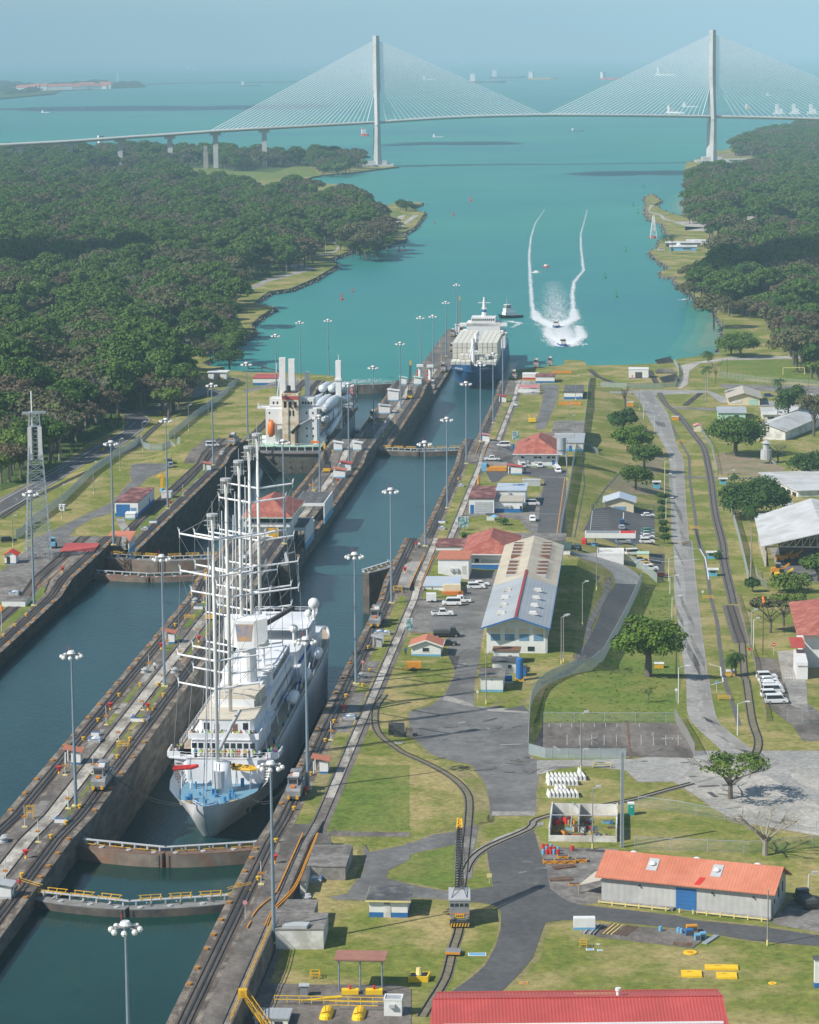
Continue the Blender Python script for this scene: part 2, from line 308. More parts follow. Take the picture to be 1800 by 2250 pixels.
def clip(poly,tri):
  out=poly
  for i in range(3):
    ax,ay=tri[i];bx,by=tri[(i+1)%3];inp=out;out=[]
    if not inp: return out
    dx,dy=bx-ax,by-ay
    def side(p): return dx*(p[1]-ay)-dy*(p[0]-ax)
    pv=inp[-1];sp=side(pv)
    for c in inp:
      sc_=side(c)
      if (sc_>=0)!=(sp>=0):
        k=sp/(sp-sc_);out.append((pv[0]+(c[0]-pv[0])*k,pv[1]+(c[1]-pv[1])*k))
      if sc_>=0: out.append(c)
      pv,sp=c,sc_
  return out
def inside(P,x,y):
  c=False;j=len(P)-1
  for i in range(len(P)):
    if (P[i][1]>y)!=(P[j][1]>y) and x<(P[j][0]-P[i][0])*(y-P[i][1])/(P[j][1]-P[i][1])+P[i][0]: c=not c
    j=i
  return c
def drape(name,P,mat,off,kind='structure',zfix=None):
  """P: outline in (s,t). Follows the very triangles of the ground, OFF above them."""
  P=[tuple(map(float,p)) for p in P];tris=tessellate_polygon([[Vector((a,b,0)) for a,b in P]])
  V=[];F=[];idx={}
  def vid(s,t,z):
    k=(round(s,3),round(t,3),round(z,3))
    if k not in idx: idx[k]=len(V);x,y=xy(s,t);V.append((x,y,z+off))
    return idx[k]
  if zfix is not None:
    for tr in tris: F.append([vid(*P[i],zfix) for i in tr])
  else:
   for tr in tris:
    T=[P[i] for i in tr]
    if (T[1][0]-T[0][0])*(T[2][1]-T[0][1])-(T[1][1]-T[0][1])*(T[2][0]-T[0][0])<0: T=T[::-1]
    s0,s1=min(p[0] for p in T),max(p[0] for p in T);t0,t1=min(p[1] for p in T),max(p[1] for p in T)
    i0=max(int(np.searchsorted(SNa,s0,'right'))-1,0);i1=min(int(np.searchsorted(SNa,s1,'left')),len(SN)-1)
    j0=max(int(np.searchsorted(TNa,t0,'right'))-1,0);j1=min(int(np.searchsorted(TNa,t1,'left')),len(TN)-1)
    for i in range(i0,i1):
      for j in range(j0,j1):
        a,b,c,d=(SN[i],TN[j]),(SN[i+1],TN[j]),(SN[i+1],TN[j+1]),(SN[i],TN[j+1])
        for tri,zz in (((a,b,c),(ZG[i,j],ZG[i+1,j],ZG[i+1,j+1])),((a,c,d),(ZG[i,j],ZG[i+1,j+1],ZG[i,j+1]))):
          q=clip(T,tri)
          if len(q)<3: continue
          (x0,y0),(x1,y1),(x2,y2)=tri;den=(y1-y2)*(x0-x2)+(x2-x1)*(y0-y2);ids=[]
          for p in q:
            l0=((y1-y2)*(p[0]-x2)+(x2-x1)*(p[1]-y2))/den;l1=((y2-y0)*(p[0]-x2)+(x0-x2)*(p[1]-y2))/den
            k=vid(p[0],p[1],l0*zz[0]+l1*zz[1]+(1-l0-l1)*zz[2])
            if k not in ids: ids.append(k)
          if len(ids)>=3: F.append(ids[::-1])
  me=D.meshes.new(name);me.from_pydata(V,[],F);me.materials.append(mat);me.update();o=D.objects.new(name,me);COL.objects.link(o)
  # all faces up
  if kind: o['kind']=kind
  return o
def stx(txt,z=None):
  """photo pixels -> (s,t) on the land (or on the level z)"""
  P=px(txt);X=G(P) if z is None else unz(P,z)
  return [st(a[0],a[1]) for a in X]
def stz(txt,dz=9):
  """photo pixels that lie DZ above the land -> (s,t)"""
  P=px(txt);out=[]
  for q in P:
    z=13.
    for _ in range(5): X=unz(q[None],z)[0];a=st(X[0],X[1]);z=float(hst(a[0],a[1]))+dz
    out.append((float(a[0]),float(a[1])))
  return out
def rect(s0,s1,t0,t1): return [(s0,t0),(s1,t0),(s1,t1),(s0,t1)]
def band(P,w):
  """a strip of width w about the line P (s,t)"""
  A=[];B=[];n=len(P)
  for i,p in enumerate(P):
    a=P[max(i-1,0)];b=P[min(i+1,n-1)];dx,dy=b[0]-a[0],b[1]-a[1];l=hypot(dx,dy) or 1;A.append((p[0]-dy/l*w/2,p[1]+dx/l*w/2));B.append((p[0]+dy/l*w/2,p[1]-dx/l*w/2))
  return A+B[::-1]
def smooth(P,k=3):
  """Catmull-Rom through P"""
  out=[];n=len(P)
  for i in range(n-1):
    p0,p1,p2,p3=(np.array(P[max(i-1,0)]),np.array(P[i]),np.array(P[i+1]),np.array(P[min(i+2,n-1)]))
    for j in range(k):
      t=j/k;out.append(tuple(.5*((2*p1)+(-p0+p2)*t+(2*p0-5*p1+4*p2-p3)*t*t+(-p0+3*p1-3*p2+p3)*t**3)))
  out.append(tuple(P[-1]));return out
def zg(s,t): return float(hst(s,t))
def gz(s,t):
  """height of the faceted ground"""
  i=min(max(int(np.searchsorted(SNa,s))-1,0),len(SN)-2);j=min(max(int(np.searchsorted(TNa,t))-1,0),len(TN)-2)
  u=(s-SN[i])/(SN[i+1]-SN[i]);v=(t-TN[j])/(TN[j+1]-TN[j])
  if u>=v: return float(ZG[i,j]+(ZG[i+1,j]-ZG[i,j])*u+(ZG[i+1,j+1]-ZG[i+1,j])*v)
  return float(ZG[i,j]+(ZG[i,j+1]-ZG[i,j])*v+(ZG[i+1,j+1]-ZG[i,j+1])*u)
def LG(s,t,dz=0): x,y=xy(s,t);return (x,y,gz(s,t)+dz)
def skirt(name,P,mat,z0,closed=False,parent=None):
  """vertical face from the land edge P down to z0, dense enough to follow the ground"""
  mb=U(mat);Q=[]
  n=len(P)
  for i in range(n if closed else n-1):
    a,b=P[i],P[(i+1)%n];cut=sorted([0,1]+[(x-a[0])/(b[0]-a[0]) for x in SN if a[0]!=b[0] and 0<(x-a[0])/(b[0]-a[0])<1]+[(x-a[1])/(b[1]-a[1]) for x in TN if a[1]!=b[1] and 0<(x-a[1])/(b[1]-a[1])<1])
    Q+=[(a[0]+(b[0]-a[0])*k,a[1]+(b[1]-a[1])*k) for k in cut[:-1]]
  Q.append(P[0] if closed else P[-1])
  for a,b in zip(Q,Q[1:]):
    A=xy(*a);B=xy(*b);mb.poly([(A[0],A[1],z0),(B[0],B[1],z0),(B[0],B[1],gz(*b)),(A[0],A[1],gz(*a))])
  return mb.B(name,parent)
# ---------------------------------------------------------------- water and land
def flat(name,P,z,m,kind='structure'):
  mb=U(m)
  for tr in tessellate_polygon([[Vector((a,b,0)) for a,b in P]]): mb.poly([L(P[i][0],P[i][1],z) for i in tr])
  o=mb.B(name);o['kind']=kind;return o
mb=U(w_sea);mb.poly([(-24000,900,SEA),(24000,900,SEA),(24000,60000,SEA),(-24000,60000,SEA)]);tag(mb.B('sea'),kind='structure')
flat('lake_water',rect(250,442,T3-.01,T4+.01),26.6,w_green)
flat('water',rect(442,476,T3-.01,T4+.01),24.6,w_green)
flat('water',rect(476,1036,T3-.01,T4+.01),16.9,w_lock)
o=flat('water',rect(790,1036,T3-.01,T4+.01),16.93,w_mid)
flat('water',rect(400,741,T1-.01,T2+.01),25.0,w_lock)
flat('water',rect(741,757,T1-.01,T2+.01),24.0,w_green)
flat('water',rect(757,1290,T1-.01,T2+.01),9.0,w_lock)
shoreL=[(1340,T1),(1400,-161),(1418,-192),(1408,-210),(1422,-232)]+stx('a 1420,1195 1335,1190 1275,1165 1335,1135 1275,1105 1400,1045 b 60,1035 100,1010 170,970 150,920 200,870 300,805 180,790 170,775 260,710 400,690 560,620 690,540 640,500 700,480 850,420 960,405 1130,375 1100,340 1180,300 1245,210 1160,175 1240,140 1100,130 1000,160 900,130 800,60 700,25 600,12 450,28 300,60 215,95 A 1100,814 1200,782 1340,742 1480,730 1680,705 1600,690 1430,682 1560,662 1400,640 1000,636 500,632 0,640',2.6)
landL=[(245,T1)]+shoreL+[(5100,-1500),(245,-1500)]
def fixshore(P): return P
o=drape('ground',landL,grass,0)
skirt('shore_bank',[(SN[0]+1,T1)]+shoreL[:-1],rock,0)['kind']='structure'
shoreR=[(1338,T4),(1376,-70)]+stx('c 60,1035 340,1008 350,980 450,985 470,1012 690,1008 860,1000 960,975 1180,945 1200,900 1210,790 1170,740 1160,690 1060,650 1050,625 990,580 940,545 960,525 870,520 870,495 925,480 850,430 805,385 850,370 870,320 990,300 900,290 880,235 810,210 785,170 790,120 785,90 820,72 870,110 830,130 900,170 1000,200 1000,100 1030,60 1010,40 B 1180,850 1200,800 1210,770 1190,740 1155,735 1165,690 1250,660 1290,640 1350,632 1390,590 1500,560 1680,520 1725,500',2.6)
landR=[(245,T4)]+shoreR+[(6000,900),(6000,1200),(245,1200)]
o=drape('ground',landR,grass,0)
skirt('shore_bank',shoreR[:-2],rock,0)['kind']='structure'
# sandy shallows along the right shore and the inlet
for P,c0 in (('1180,945 1080,965 960,965 900,920 960,850 1000,760 1000,700 1030,655 1060,650 1160,690 1210,790 1200,900',(1195,840)),('1000,100 1010,40 950,60 900,100 900,165 1000,200',(1000,140))):
  Q=[tuple(map(float,w.split(','))) for w in P.split()]
  for i,k in enumerate((1,.72,.45)): flat('shallow_water',stx('c '+' '.join('%f,%f'%(c0[0]+(x-c0[0])*k,c0[1]+(y-c0[1])*k) for x,y in Q),SEA+.1),SEA+.1+.08*i,w_shal[i])
flat('water',rect(1036,1480,T3-.01,T4+.01),SEA+.12,w_mid)
# rocks along both shores
rr=random.Random(41);mb=U(rock)
for SH_ in (shoreL[4:-6],shoreR[8:]):
  for a,b in zip(SH_,SH_[1:]):
    l=hypot(b[0]-a[0],b[1]-a[1])
    if l>400 or a[0]>3400: continue
    for _ in range(int(l*(1.1 if a[0]<2400 else .5))):
      u=rr.random();s_=a[0]+(b[0]-a[0])*u+rr.gauss(0,1.6);t_=a[1]+(b[1]-a[1])*u+rr.gauss(0,1.6);x,y=xy(s_,t_);q=rr.uniform(.5,1.5)*(1 if a[0]<2400 else 1.5);z=rr.uniform(1.6,4.2);P=[(x+q*rr.uniform(.6,1),y,z),(x,y+q*rr.uniform(.6,1),z),(x-q*rr.uniform(.6,1),y,z),(x,y-q*rr.uniform(.6,1),z),(x,y,z+q*.7),(x,y,z-q)]
      mb.add(P,[(0,1,4),(1,2,4),(2,3,4),(3,0,4),(1,0,5),(2,1,5),(3,2,5),(0,3,5)])
tag(mb.B('shore_rocks'),'dark broken rocks along the shores','rocks',None,'stuff')
# distant peninsula and breakwaters on the left
# lock walls: three long concrete structures
lw=thing('lock_wall','long stained concrete centre wall of the locks with towing tracks on both sides','lock wall',(0,0,0),0)
cwP=[(560,T2),(1392,T2),(1640,-119.8),(1643,-113),(1640,-107),(1436,T3),(245,T3),(245,T2)]
drape('coping',cwP,conc_dark,0,None).parent=lw
skirt('wall_face',[(1643,-113),(1640,-119.8),(1392,T2),(245,T2)],wallm,-1,parent=lw)
skirt('wall_face',[(245,T3),(1436,T3),(1640,-107),(1643,-113)],wallm,-1,parent=lw)
rw=thing('lock_wall','right hand concrete lock wall with brown coping, grass panels behind','lock wall',(0,0,0),0)
skirt('wall_face',[(245,T4),(1338,T4),(1376,-70)],wallm,-1,parent=rw)
lf=thing('lock_wall','left hand concrete lock wall, dark and streaked above the left chamber','lock wall',(0,0,0),0)
skirt('wall_face',[(245,T1),(1340,T1),(1400,-161),(1418,-192)],wallm,-1,parent=lf)
SEG=[(245,470),(470,490),(490,705),(705,790),(790,990),(990,1052),(1052,1258),(1258,1325)]
def strip(par,t0,t1,s0,s1,m,off): o=drape('towing_track' if m in(track,track_pale) else 'coping',rect(s0,s1,t0,t1),m,off,None);o.parent=par;return o
# copings and towing tracks: (parent, wall edge, direction inwards)
for par,e,d,s1 in ((rw,T4,1,1376),(lw,T3,-1,1430),(lw,T2,1,1390),(lf,T1,-1,1338)):
  a=lambda u,v:sorted((e+d*u,e+d*v))
  strip(par,*a(0,1.3),250,s1,coping,.03);strip(par,*a(1.3,4.1),250,s1,track,.035)
  strip(par,*a(4.1,4.9),250,s1,coping,.03)
for par,t0,t1,s1,m in ((rw,-61.6,-58.2,1376,conc_dark),(rw,-61.3,-59.2,1376,track_pale),(lw,-113.4,-109.2,1430,conc_dark),(lw,-112.4,-110.0,1430,track_pale),(lf,-165.2,-161.4,1338,track),):
  strip(par,t0,t1,505 if m is track_pale and par is rw else 250,s1,m,.03 if m is conc_dark else .04)
strip(rw,T4+.01,-59.9,250,486,conc_dark,.015);strip(rw,-61.2,-60.1,250,486,conc_mid,.045)
strip(rw,T4+.01,-58.8,695,800,conc_dark,.015);strip(rw,T4+.01,-58.8,985,1070,conc_dark,.015);strip(rw,T4+.01,-58.8,1255,1370,conc_dark,.015)
strip(lf,-176,T1-.01,690,800,conc_mid,.015);strip(lf,-170,T1-.01,985,1070,conc_dark,.015);strip(lf,-190,T1-.01,1270,1339,conc_mid,.012)
# rails: two thin rails and the rack between them
def rail(par,t,s0,s1,w=.12,hh=.12,m=steel_dark,name='rail'):
  mb=U(m);q=[s0]+[x for x in SN if s0<x<s1]+[s1];pts=[L(s,t,gz(s,t)+.1) for s in q]
  for p,r in zip(pts,pts[1:]): mb.bar(p,r,w,hh)
  return mb.B(name,par)
for par,e,d,s1 in ((rw,T4,1,1370),(lw,T3,-1,1425),(lw,T2,1,1385),(lf,T1,-1,1335)):
  for u in (1.75,3.5): rail(par,e+d*u,255,s1,.09)
  rail(par,e+d*2.65,255,s1,.34,.10,M('rack_rail',(.012,.012,.014),(.03,.03,.03),sc=1,rough=.4),'rack_rail')
for par,t,s1 in ((rw,-61.2,1370),(rw,-59.3,1370),(lw,-112.7,1425),(lw,-109.8,1425),(lf,-164.6,1335),(lf,-162.3,1335)): rail(par,t,255,s1,.09)
# grass panels and concrete patches on the walls
gp=tag(drape('grass_panel',rect(506,545,-65.5,-61.9),grass_dry,.02),kind='structure')
for s0,s1,t0,t1,m in ((545,556,-65.4,-61.9,grass),(592,600,-65.2,-62,grass_lush),(625,660,-65.2,-62,grass),(666,700,-65,-62.2,grass),(800,830,-65,-62,grass),(850,862,-65,-62,grass),(905,935,-65,-62,grass),(1072,1110,-65,-62,grass),(1115,1150,-65,-62,grass),(1160,1200,-65,-62,grass_dry),
 (503,512,-108.6,-106.8,grass_lush),(488,502,-108.6,-106.6,grass_lush),(512,523,-109,-106.5,grass_lush),(524,533,-114.7,-113.7,grass),(536,540,-109,-106.6,grass_lush),(541,555,-109,-106.8,grass_lush),(556,570,-109.2,-106.6,grass),(575,596,-109,-107.4,grass_lush),(560,575,-115,-113.6,grass),(580,596,-115,-113.8,grass_lush),(628,642,-109,-106.5,grass_lush),(650,672,-109,-106.5,grass_lush),(632,650,-115,-113.5,grass_lush),(660,700,-115,-113.5,grass_lush),(675,690,-109,-106.5,grass),
 (1110,1150,-109,-106.5,grass),(1160,1175,-115,-113.5,grass),
 (600,705,-161,-159,grass_lush),(560,690,-176,-166,grass_lush),(800,985,-161.2,-158.9,grass_lush),(1070,1250,-161.2,-158.9,grass)):
  drape('grass_panel',rect(s0,s1,t0,t1),m,.02)
for s0,s1,t0,t1,m in ((556,592,-65.2,-62,conc_mid),(600,624,-65.2,-62,conc_mid),(524,535,-113.4,-110,conc),(600,618,-115.1,-113.5,conc),(604,614,-109,-106.8,conc_dark),(570,580,-115,-113.6,conc),(540,556,-115.2,-114,conc),(526,536,-108.9,-106.9,conc),(446,478,-108.6,-105.6,conc_mid),(620,628,-109,-107,M('reddish_slab',(.3,.19,.13),(.24,.15,.11),sc=.8)),(480,500,-115.5,-113.5,conc_mid),(440,470,-115.5,-113.6,conc_mid)):
  drape('paved_panel',rect(s0,s1,t0,t1),m,.025)
# ---------------------------------------------------------------- roads, yards, paths
RK=[0];rw_=random.Random(8)
def road(name,txt,m,off,sm_=0,z=None):
  P=stx(txt,z);RK[0]+=1
  if m in (asph,asph_old,conc_road,gravel,conc_mid) and name!='yard' or m is gravel:
    Q=P+[P[0]];R_=[]
    for a,b in zip(Q,Q[1:]):
      n=max(1,int(hypot(b[0]-a[0],b[1]-a[1])/6))
      R_+=[(a[0]+(b[0]-a[0])*k/n,a[1]+(b[1]-a[1])*k/n) for k in range(n)]
    A=[];B=[];n=len(R_)
    for i in range(0,n+1):
      a,b,c=R_[(i-1)%n],R_[i%n],R_[(i+1)%n];dx,dy=c[0]-a[0],c[1]-a[1];l=hypot(dx,dy) or 1;w=rw_.uniform(.15,1.3);A.append((b[0]-dy/l*w,b[1]+dx/l*w));B.append((b[0]+dy/l*w,b[1]-dx/l*w))
    for i in range(n):
      d_=drape('road_verge',[A[i],A[i+1],B[i+1],B[i]],grass_dry,.0045+.0002*(RK[0]%9)+.0001*(i%2),None);d_['kind']='structure';VG.append(d_)
  return drape(name,P,m,off+.0003*(RK[0]%12))
VG=[]
road('road','l 690,1430 860,1380 960,1300 1010,1200 1040,1120 1075,1000 1110,850 1140,740 1190,600 1195,585 1330,520 1310,640 1255,790 1235,900 1215,1060 1190,1180 1175,1300 1180,1385 1220,1400 1400,1420 1590,1440 1600,1700 m 40,1370 300,1420 q 1385,160 1360,330 1355,480 1180,490 1010,510 1000,560 905,590 870,780 720,790 720,640 690,640 560,640 740,585 1000,560 990,400 960,260 850,110 700,80 540,30 500,0 l 690,1600',asph_old,.03)
road('road','l 850,710 1195,585 1140,740 1110,850 1075,1000 1040,1120 1075,1010 985,1010 985,850 830,800',asph_old,.028)
road('road','l 730,590 830,560 1190,600 1150,780 960,790 830,830 690,830',conc_mid,.024)
road('road','l 1130,440 1150,365 1370,365 1330,520 1190,600 1100,560',asph_old,.026)
road('road','q 690,1905 850,1790 960,1690 1040,1540 1080,1400 1080,1270 1030,1220 920,1200 835,1195 835,1100 1020,1070 985,900 970,790 1050,720 1335,600 1380,770 1430,900 1470,1100 1600,1185 r 250,940 520,970 860,1010 960,1035 1400,1080 1725,1130 1725,1195 1300,1160 900,1090 400,1035 170,1035 50,1050 q 1430,1360 1380,1500 1330,1640 1200,1790 1080,1905',asph,.05)
road('road','o 1200,1210 1340,1020 1658,830 1658,960 1500,1040 1490,1090 1420,1180 1400,1260 1120,1250 1080,1230',asph_old,.045)
road('path','o 1020,770 1110,750 1658,760 1658,795 1100,790',conc_dark,.03)
road('road','q 0,740 40,800 350,740 560,660 720,640 720,740 430,800 250,870 180,920 160,1000 240,1020 420,1070 660,1110 680,1180 600,1170 400,1160 0,1160',asph_old,.031)
road('path','q 720,590 905,590 870,780 850,1010 720,1010',conc_mid,.05)
road('path','q 770,920 870,790 1040,690 1330,580 1420,560 1420,590 1330,610 1080,710 910,820 830,930 820,1000',conc,.062)
road('path','q 1010,480 1355,480 1355,515 1010,515',conc,.058)
road('path','l 960,1300 1170,1370 1180,1395 940,1340',conc,.058)
road('path','l 1180,1385 1420,1405 1590,1420 1590,1440 1300,1425',conc,.055)
road('road','l 1330,1390 1580,1230 1725,1200 m 130,920 300,830 420,600 470,470 540,350 660,355 690,330 640,440 560,600 440,790 280,870 130,920 60,1000 0,1040 0,1060 l 1600,1430 1400,1415',asph,.06)
road('path','m 250,170 430,170 560,230 660,290 690,330 660,355 540,350 520,290 450,240 330,200',conc_road,.064)
road('path','m 130,925 270,850 360,700 360,600 460,420 490,330 515,310 505,400 400,600 390,690 300,850 200,905',conc_mid,.05)
# gravel and pale yards on the right
road('yard','q 1290,40 1385,160 1450,110 1617,110 r 0,150 100,95 340,95 545,120 620,190 840,190 950,260 1080,350 1210,430 1725,520 1725,60 1725,0 1300,0 1000,70 620,50 400,60 0,60',gravel,.02)
road('yard','r 0,60 600,50 900,0 1725,0 1725,110 1540,100 1560,170 1725,260 1725,330 1400,150 1300,110 1000,60 850,190 620,190 560,120 340,95 100,95 0,150',conc_road,.035)
road('yard','r 30,600 80,590 500,600 400,700 390,930 250,940 100,895 60,840',conc_mid,.03)
road('yard','r 1600,870 1725,900 1725,1110 1440,1060 1440,1030',conc_mid,.03)
road('yard','m 40,1330 120,1165 880,1165 910,1180 1000,1330 990,1370 40,1345',conc_dark,.05)
road('parking_lot','h 130,1160 160,1065 250,1050 330,1038 440,1035 460,1065 590,1070 590,1300 450,1300 350,1310 100,1210',asph,.05)
road('parking_lot','h 470,1370 660,1370 650,1568 600,1480 480,1400',asph,.05)
road('parking_lot','m 1340,780 1480,790 1560,1070 1430,1070',conc_dark,.06)
road('parking_lot','m 1480,745 1640,740 1660,1100 1560,1060 1500,850',conc,.055)
road('road','m 1430,1075 1660,1050 1725,1100 1725,1270 1630,1270 1560,1170',conc_dark,.05)
# the long two lane road with its pale edge slabs
MR=smooth(stx('h 440,250 530,400 600,530 690,700 690,870 700,1000 710,1300 m 870,110 880,200 880,400 920,700 950,900 955,1090 1000,1180 1120,1290 1210,1380 1300,1440'),3)
ML=smooth(stx('h 570,250 680,400 740,610 790,720 800,870 830,1290 m 985,100 1010,350 1045,650 1060,750 1090,940 1115,1085 1150,1170 1270,1270 1380,1340 1500,1380'),3)
drape('road',MR+ML[::-1],conc_road,.04)
mid=[((a[0]+b[0])/2,(a[1]+b[1])/2) for a,b in zip(MR,ML)]
drape('road',[(a[0]*.55+b[0]*.45,a[1]*.55+b[1]*.45) for a,b in zip(MR,ML)]+[(a[0]*.05+b[0]*.95,a[1]*.05+b[1]*.95) for a,b in zip(MR,ML)][::-1],M('road_slab_brownish',(.25,.235,.21),(.21,.20,.18),sc=.25,c3=(.29,.27,.25),sc3=.1),.047)
drape('road',band(mid[28:],1.0),conc,.056)
rng=random.Random(3)
for i in range(26):
  k=rng.randrange(2,len(MR)-3);a,b=MR[k],ML[k];c,d=MR[k+1],ML[k+1];f0=rng.choice((0,.25,.5));f1=f0+rng.choice((.25,.45));u=rng.uniform(.3,1)
  p=lambda A,B,f:(A[0]*(1-f)+B[0]*f,A[1]*(1-f)+B[1]*f);A0,A1=p(a,b,f0),p(a,b,f1);B0,B1=p(p(a,b,f0),p(c,d,f0),u),p(p(a,b,f1),p(c,d,f1),u)
  drape('road_patch',[A0,A1,B1,B0],rng.choice((conc,asph_old,conc_road,conc_mid)),.06)
road('road','h 280,250 450,245 560,240 960,245 1080,290 1725,350 1725,378 1050,330 960,262 450,262 280,262',conc_road,.03)
road('path','h 690,355 1080,370 1020,385 700,368',conc_mid,.045)
road('road','h 690,830 880,838 1250,845 1400,850 1300,890 1260,855 860,850 690,845',asph_old,.045)
road('road','h 760,75 870,50 1100,15 1600,5 1600,25 1100,35 900,60 830,110 820,200 770,235 750,225 790,130',gravel,.045)
road('road','h 1040,200 1725,215 1725,280 1400,250 1080,235',conc_mid,.04)
road('yard','h 1380,1330 1725,1330 1725,1568 1480,1568',conc_road,.06)
road('yard','h 1060,670 1250,700 1500,780 1400,845 1040,820 1010,700',dirt,.015)
road('yard','h 380,860 600,830 680,690 560,700 420,790 270,880 260,920 450,960 600,970 660,900',dirt,.015)
road('yard','h 1420,1400 1470,1440 1500,1540 1725,1568 1725,1330 1440,1320',asph_old,.065)
# white kerb and crossings, painted marks
def mark(txt,w,m=white,name='road_marking',off=.075,z=None):
  P=stx(txt,z);return drape(name,band(P,w),m,off)
for t in ('h 710,1295 840,1293','h 700,788 795,790'): mark(t,.5,orange_y)
for t in ('h 520,1408 905,1408','h 690,907 805,907','h 520,357 620,357'):
  P=stx(t);a,b=P[0],P[-1];n=24 if '905' in t else 12
  for i in range(n):
    f=(i+.1)/n;g=(i+.62)/n;drape('crossing_stripe',band([(a[0]+(b[0]-a[0])*f,a[1]+(b[1]-a[1])*f),(a[0]+(b[0]-a[0])*g,a[1]+(b[1]-a[1])*g)],.7),white,.08)
mark('h 855,1335 905,1340 940,1400 955,1480 965,1550',.35,white,'kerb')
mark('m 1080,820 1150,840 1165,915 1095,940',.3,white,'kerb')
for x in range(9):   # parking bay lines left and right of the guard lot
  mark('h 155,%d 280,%d'%(1078+x*15,1078+x*15),.12,grey_l)
  mark('h 500,%d 590,%d'%(1085+x*15,1085+x*15),.12,grey_l)
mark('h 378,1085 376,1130',.3);mark('h 148,1205 163,1075',.15)
for x in range(11): mark('m %d,%d %d,%d'%(1352+x*5,792+x*27,1395+x*5,798+x*27),.14,orange_y)
for t in ('m 1525,903 1637,903',):
  P=stx(t);a,b=P
  for i in range(7): drape('crossing_stripe',band([(a[0]+(b[0]-a[0])*i/7,a[1]+(b[1]-a[1])*i/7),(a[0]+(b[0]-a[0])*(i+.5)/7,a[1]+(b[1]-a[1])*(i+.5)/7)],1.1),white,.085)
# right bank strip roads between the buildings (second and third level)
road('road','g 1330,225 1475,225 1470,300 1440,400 1395,500 1370,560 1300,560 1330,440 1360,330',asph_old,.04)
road('yard','g 1150,200 1330,200 1330,300 1220,300 1160,280',gravel,.035)
road('yard','g 1440,580 1650,575 1640,640 1450,640 1330,600',M('brown_yard',(.22,.135,.09),(.17,.11,.08),sc=.5),.035)
road('road','g 900,830 1010,825 1170,760 1120,800 1165,850 1540,865 1535,900 1525,1370 1310,1370 1340,1100 1370,940 1200,910 1100,905 1060,920 1010,965 970,965 900,860',asph,.045)
road('yard','g 900,710 1120,690 1165,740 1170,830 1010,830 890,850 890,780',conc_mid,.04)
road('yard','g 770,1205 1200,1200 1340,1040 1350,1100 1310,1370 1230,1320 1180,1250 900,1215 750,1240 680,1300 620,1400 590,1400 700,1240',conc_mid,.035)
mark('g 1523,930 1460,1370',.25,orange_y);mark('g 1335,925 1530,930',.5,grey_l);mark('g 1330,1205 1480,1208',.35,grey_l)
# left bank roads
road('road','d 0,1125 90,1060 330,930 480,840 700,700 930,585 970,520 930,440 1000,430 1090,450 1140,490 1080,570 900,700 700,800 450,950 150,1130 0,1210',asph,.05)
road('road','d 900,400 1000,440 1100,450 1180,460 1300,380 1420,320 1560,310 1700,320 1725,270 1600,255 1500,240 1540,170 1460,150 1400,100 1370,95 1400,180 1300,250 1230,350 1130,420 1000,420 900,395',asph_old,.045)
road('path','d 480,840 700,700 890,600 860,640 640,740 560,770 380,870 90,1060 0,1110 0,1090 90,1040 330,910',asph_old,.04)
road('road','d 270,1380 700,1190 860,1110 1000,950 985,890 1000,835 1060,820 1320,825 1300,850 1120,930 1060,990 1000,1010 880,1130 840,1200 700,1240 560,1320 300,1420 430,1440 250,1420',asph_old,.045)
road('path','d 880,1240 940,1240 1000,1360 960,1400 950,1480 920,1460 940,1370 900,1290',conc,.05)
road('road','a 295,780 400,735 460,730 440,750 370,790 345,850 370,930 370,1030 330,1040 310,900',asph,.045,z=18)if 0 else None
for t,w in (('d 0,1115 150,1030 480,850 700,715 900,600 940,580 930,545 975,505',.18),('d 0,1200 150,1120 450,945 700,795 900,690 1080,560 1135,490 1090,455 1000,445 930,450',.18)): mark(t,w)
mark('d 975,555 1028,508',.15)
P=smooth(stx('d 120,1100 350,950 650,780 860,660 990,590'),6)
for i in range(0,len(P)-1,2): drape('road_marking',band([P[i],((P[i][0]*.5+P[i+1][0]*.5),(P[i][1]*.5+P[i+1][1]*.5))],.18),white,.075)
for i in range(9): mark('d %d,590 %d,590'%(935+i*11,941+i*11),.6)
for t in ('d 100,1087 135,1087','d 170,1088 188,1088','d 545,827 560,827','d 604,827 618,827','d 868,645 905,647','d 920,642 935,642'): mark(t,.35)
road('path','a 330,1330 860,1320 860,1335 330,1345',conc_road,.03) if 0 else None
# forest road seen in the gap of the trees, track by the shore
road('road','a 290,790 330,760 455,728 460,745 380,775 365,810 372,940 365,1035 330,1040 310,900',asph,.05)
road('road','a 305,1090 380,1100 350,1170 290,1165',asph,.05)
road('road','a 1130,930 1180,925 1195,1000 1195,1110 1160,1110 1120,1000',asph_old,.05)
road('path','b 90,695 250,610 540,540 560,548 260,630 100,710 ',conc,.04)
road('path','b 600,315 630,310 640,350 720,400 690,440 640,460 540,462 670,440 700,405 640,370',conc_road,.05)
road('path','b 1080,280 1170,210 1210,210 1120,270 1090,290',gravel,.05)
road('path','a 1150,1180 1240,1190 1280,1230 1200,1235 1150,1210',conc_road,.05)
road('path','b 340,520 480,515 540,545 450,555 380,545',conc_road,.04)
road('path','c 800,150 810,125 830,118 805,160 875,175 890,195 960,215 880,205 860,180 805,165',gravel,.05)
road('path','c 930,215 1000,240 1200,250 1360,262 1355,270 1000,262 1180,238 1050,210',gravel,.04)
road('yard','c 1170,170 1330,170 1725,180 1725,195 1500,205 1400,225 1330,200 1180,190',gravel,.05)
road('path','c 1335,80 1360,78 1350,130 1390,165 1350,165 1335,120',gravel,.06)
road('path','c 1415,660 1440,665 1520,740 1500,745 1430,690',gravel,.05)
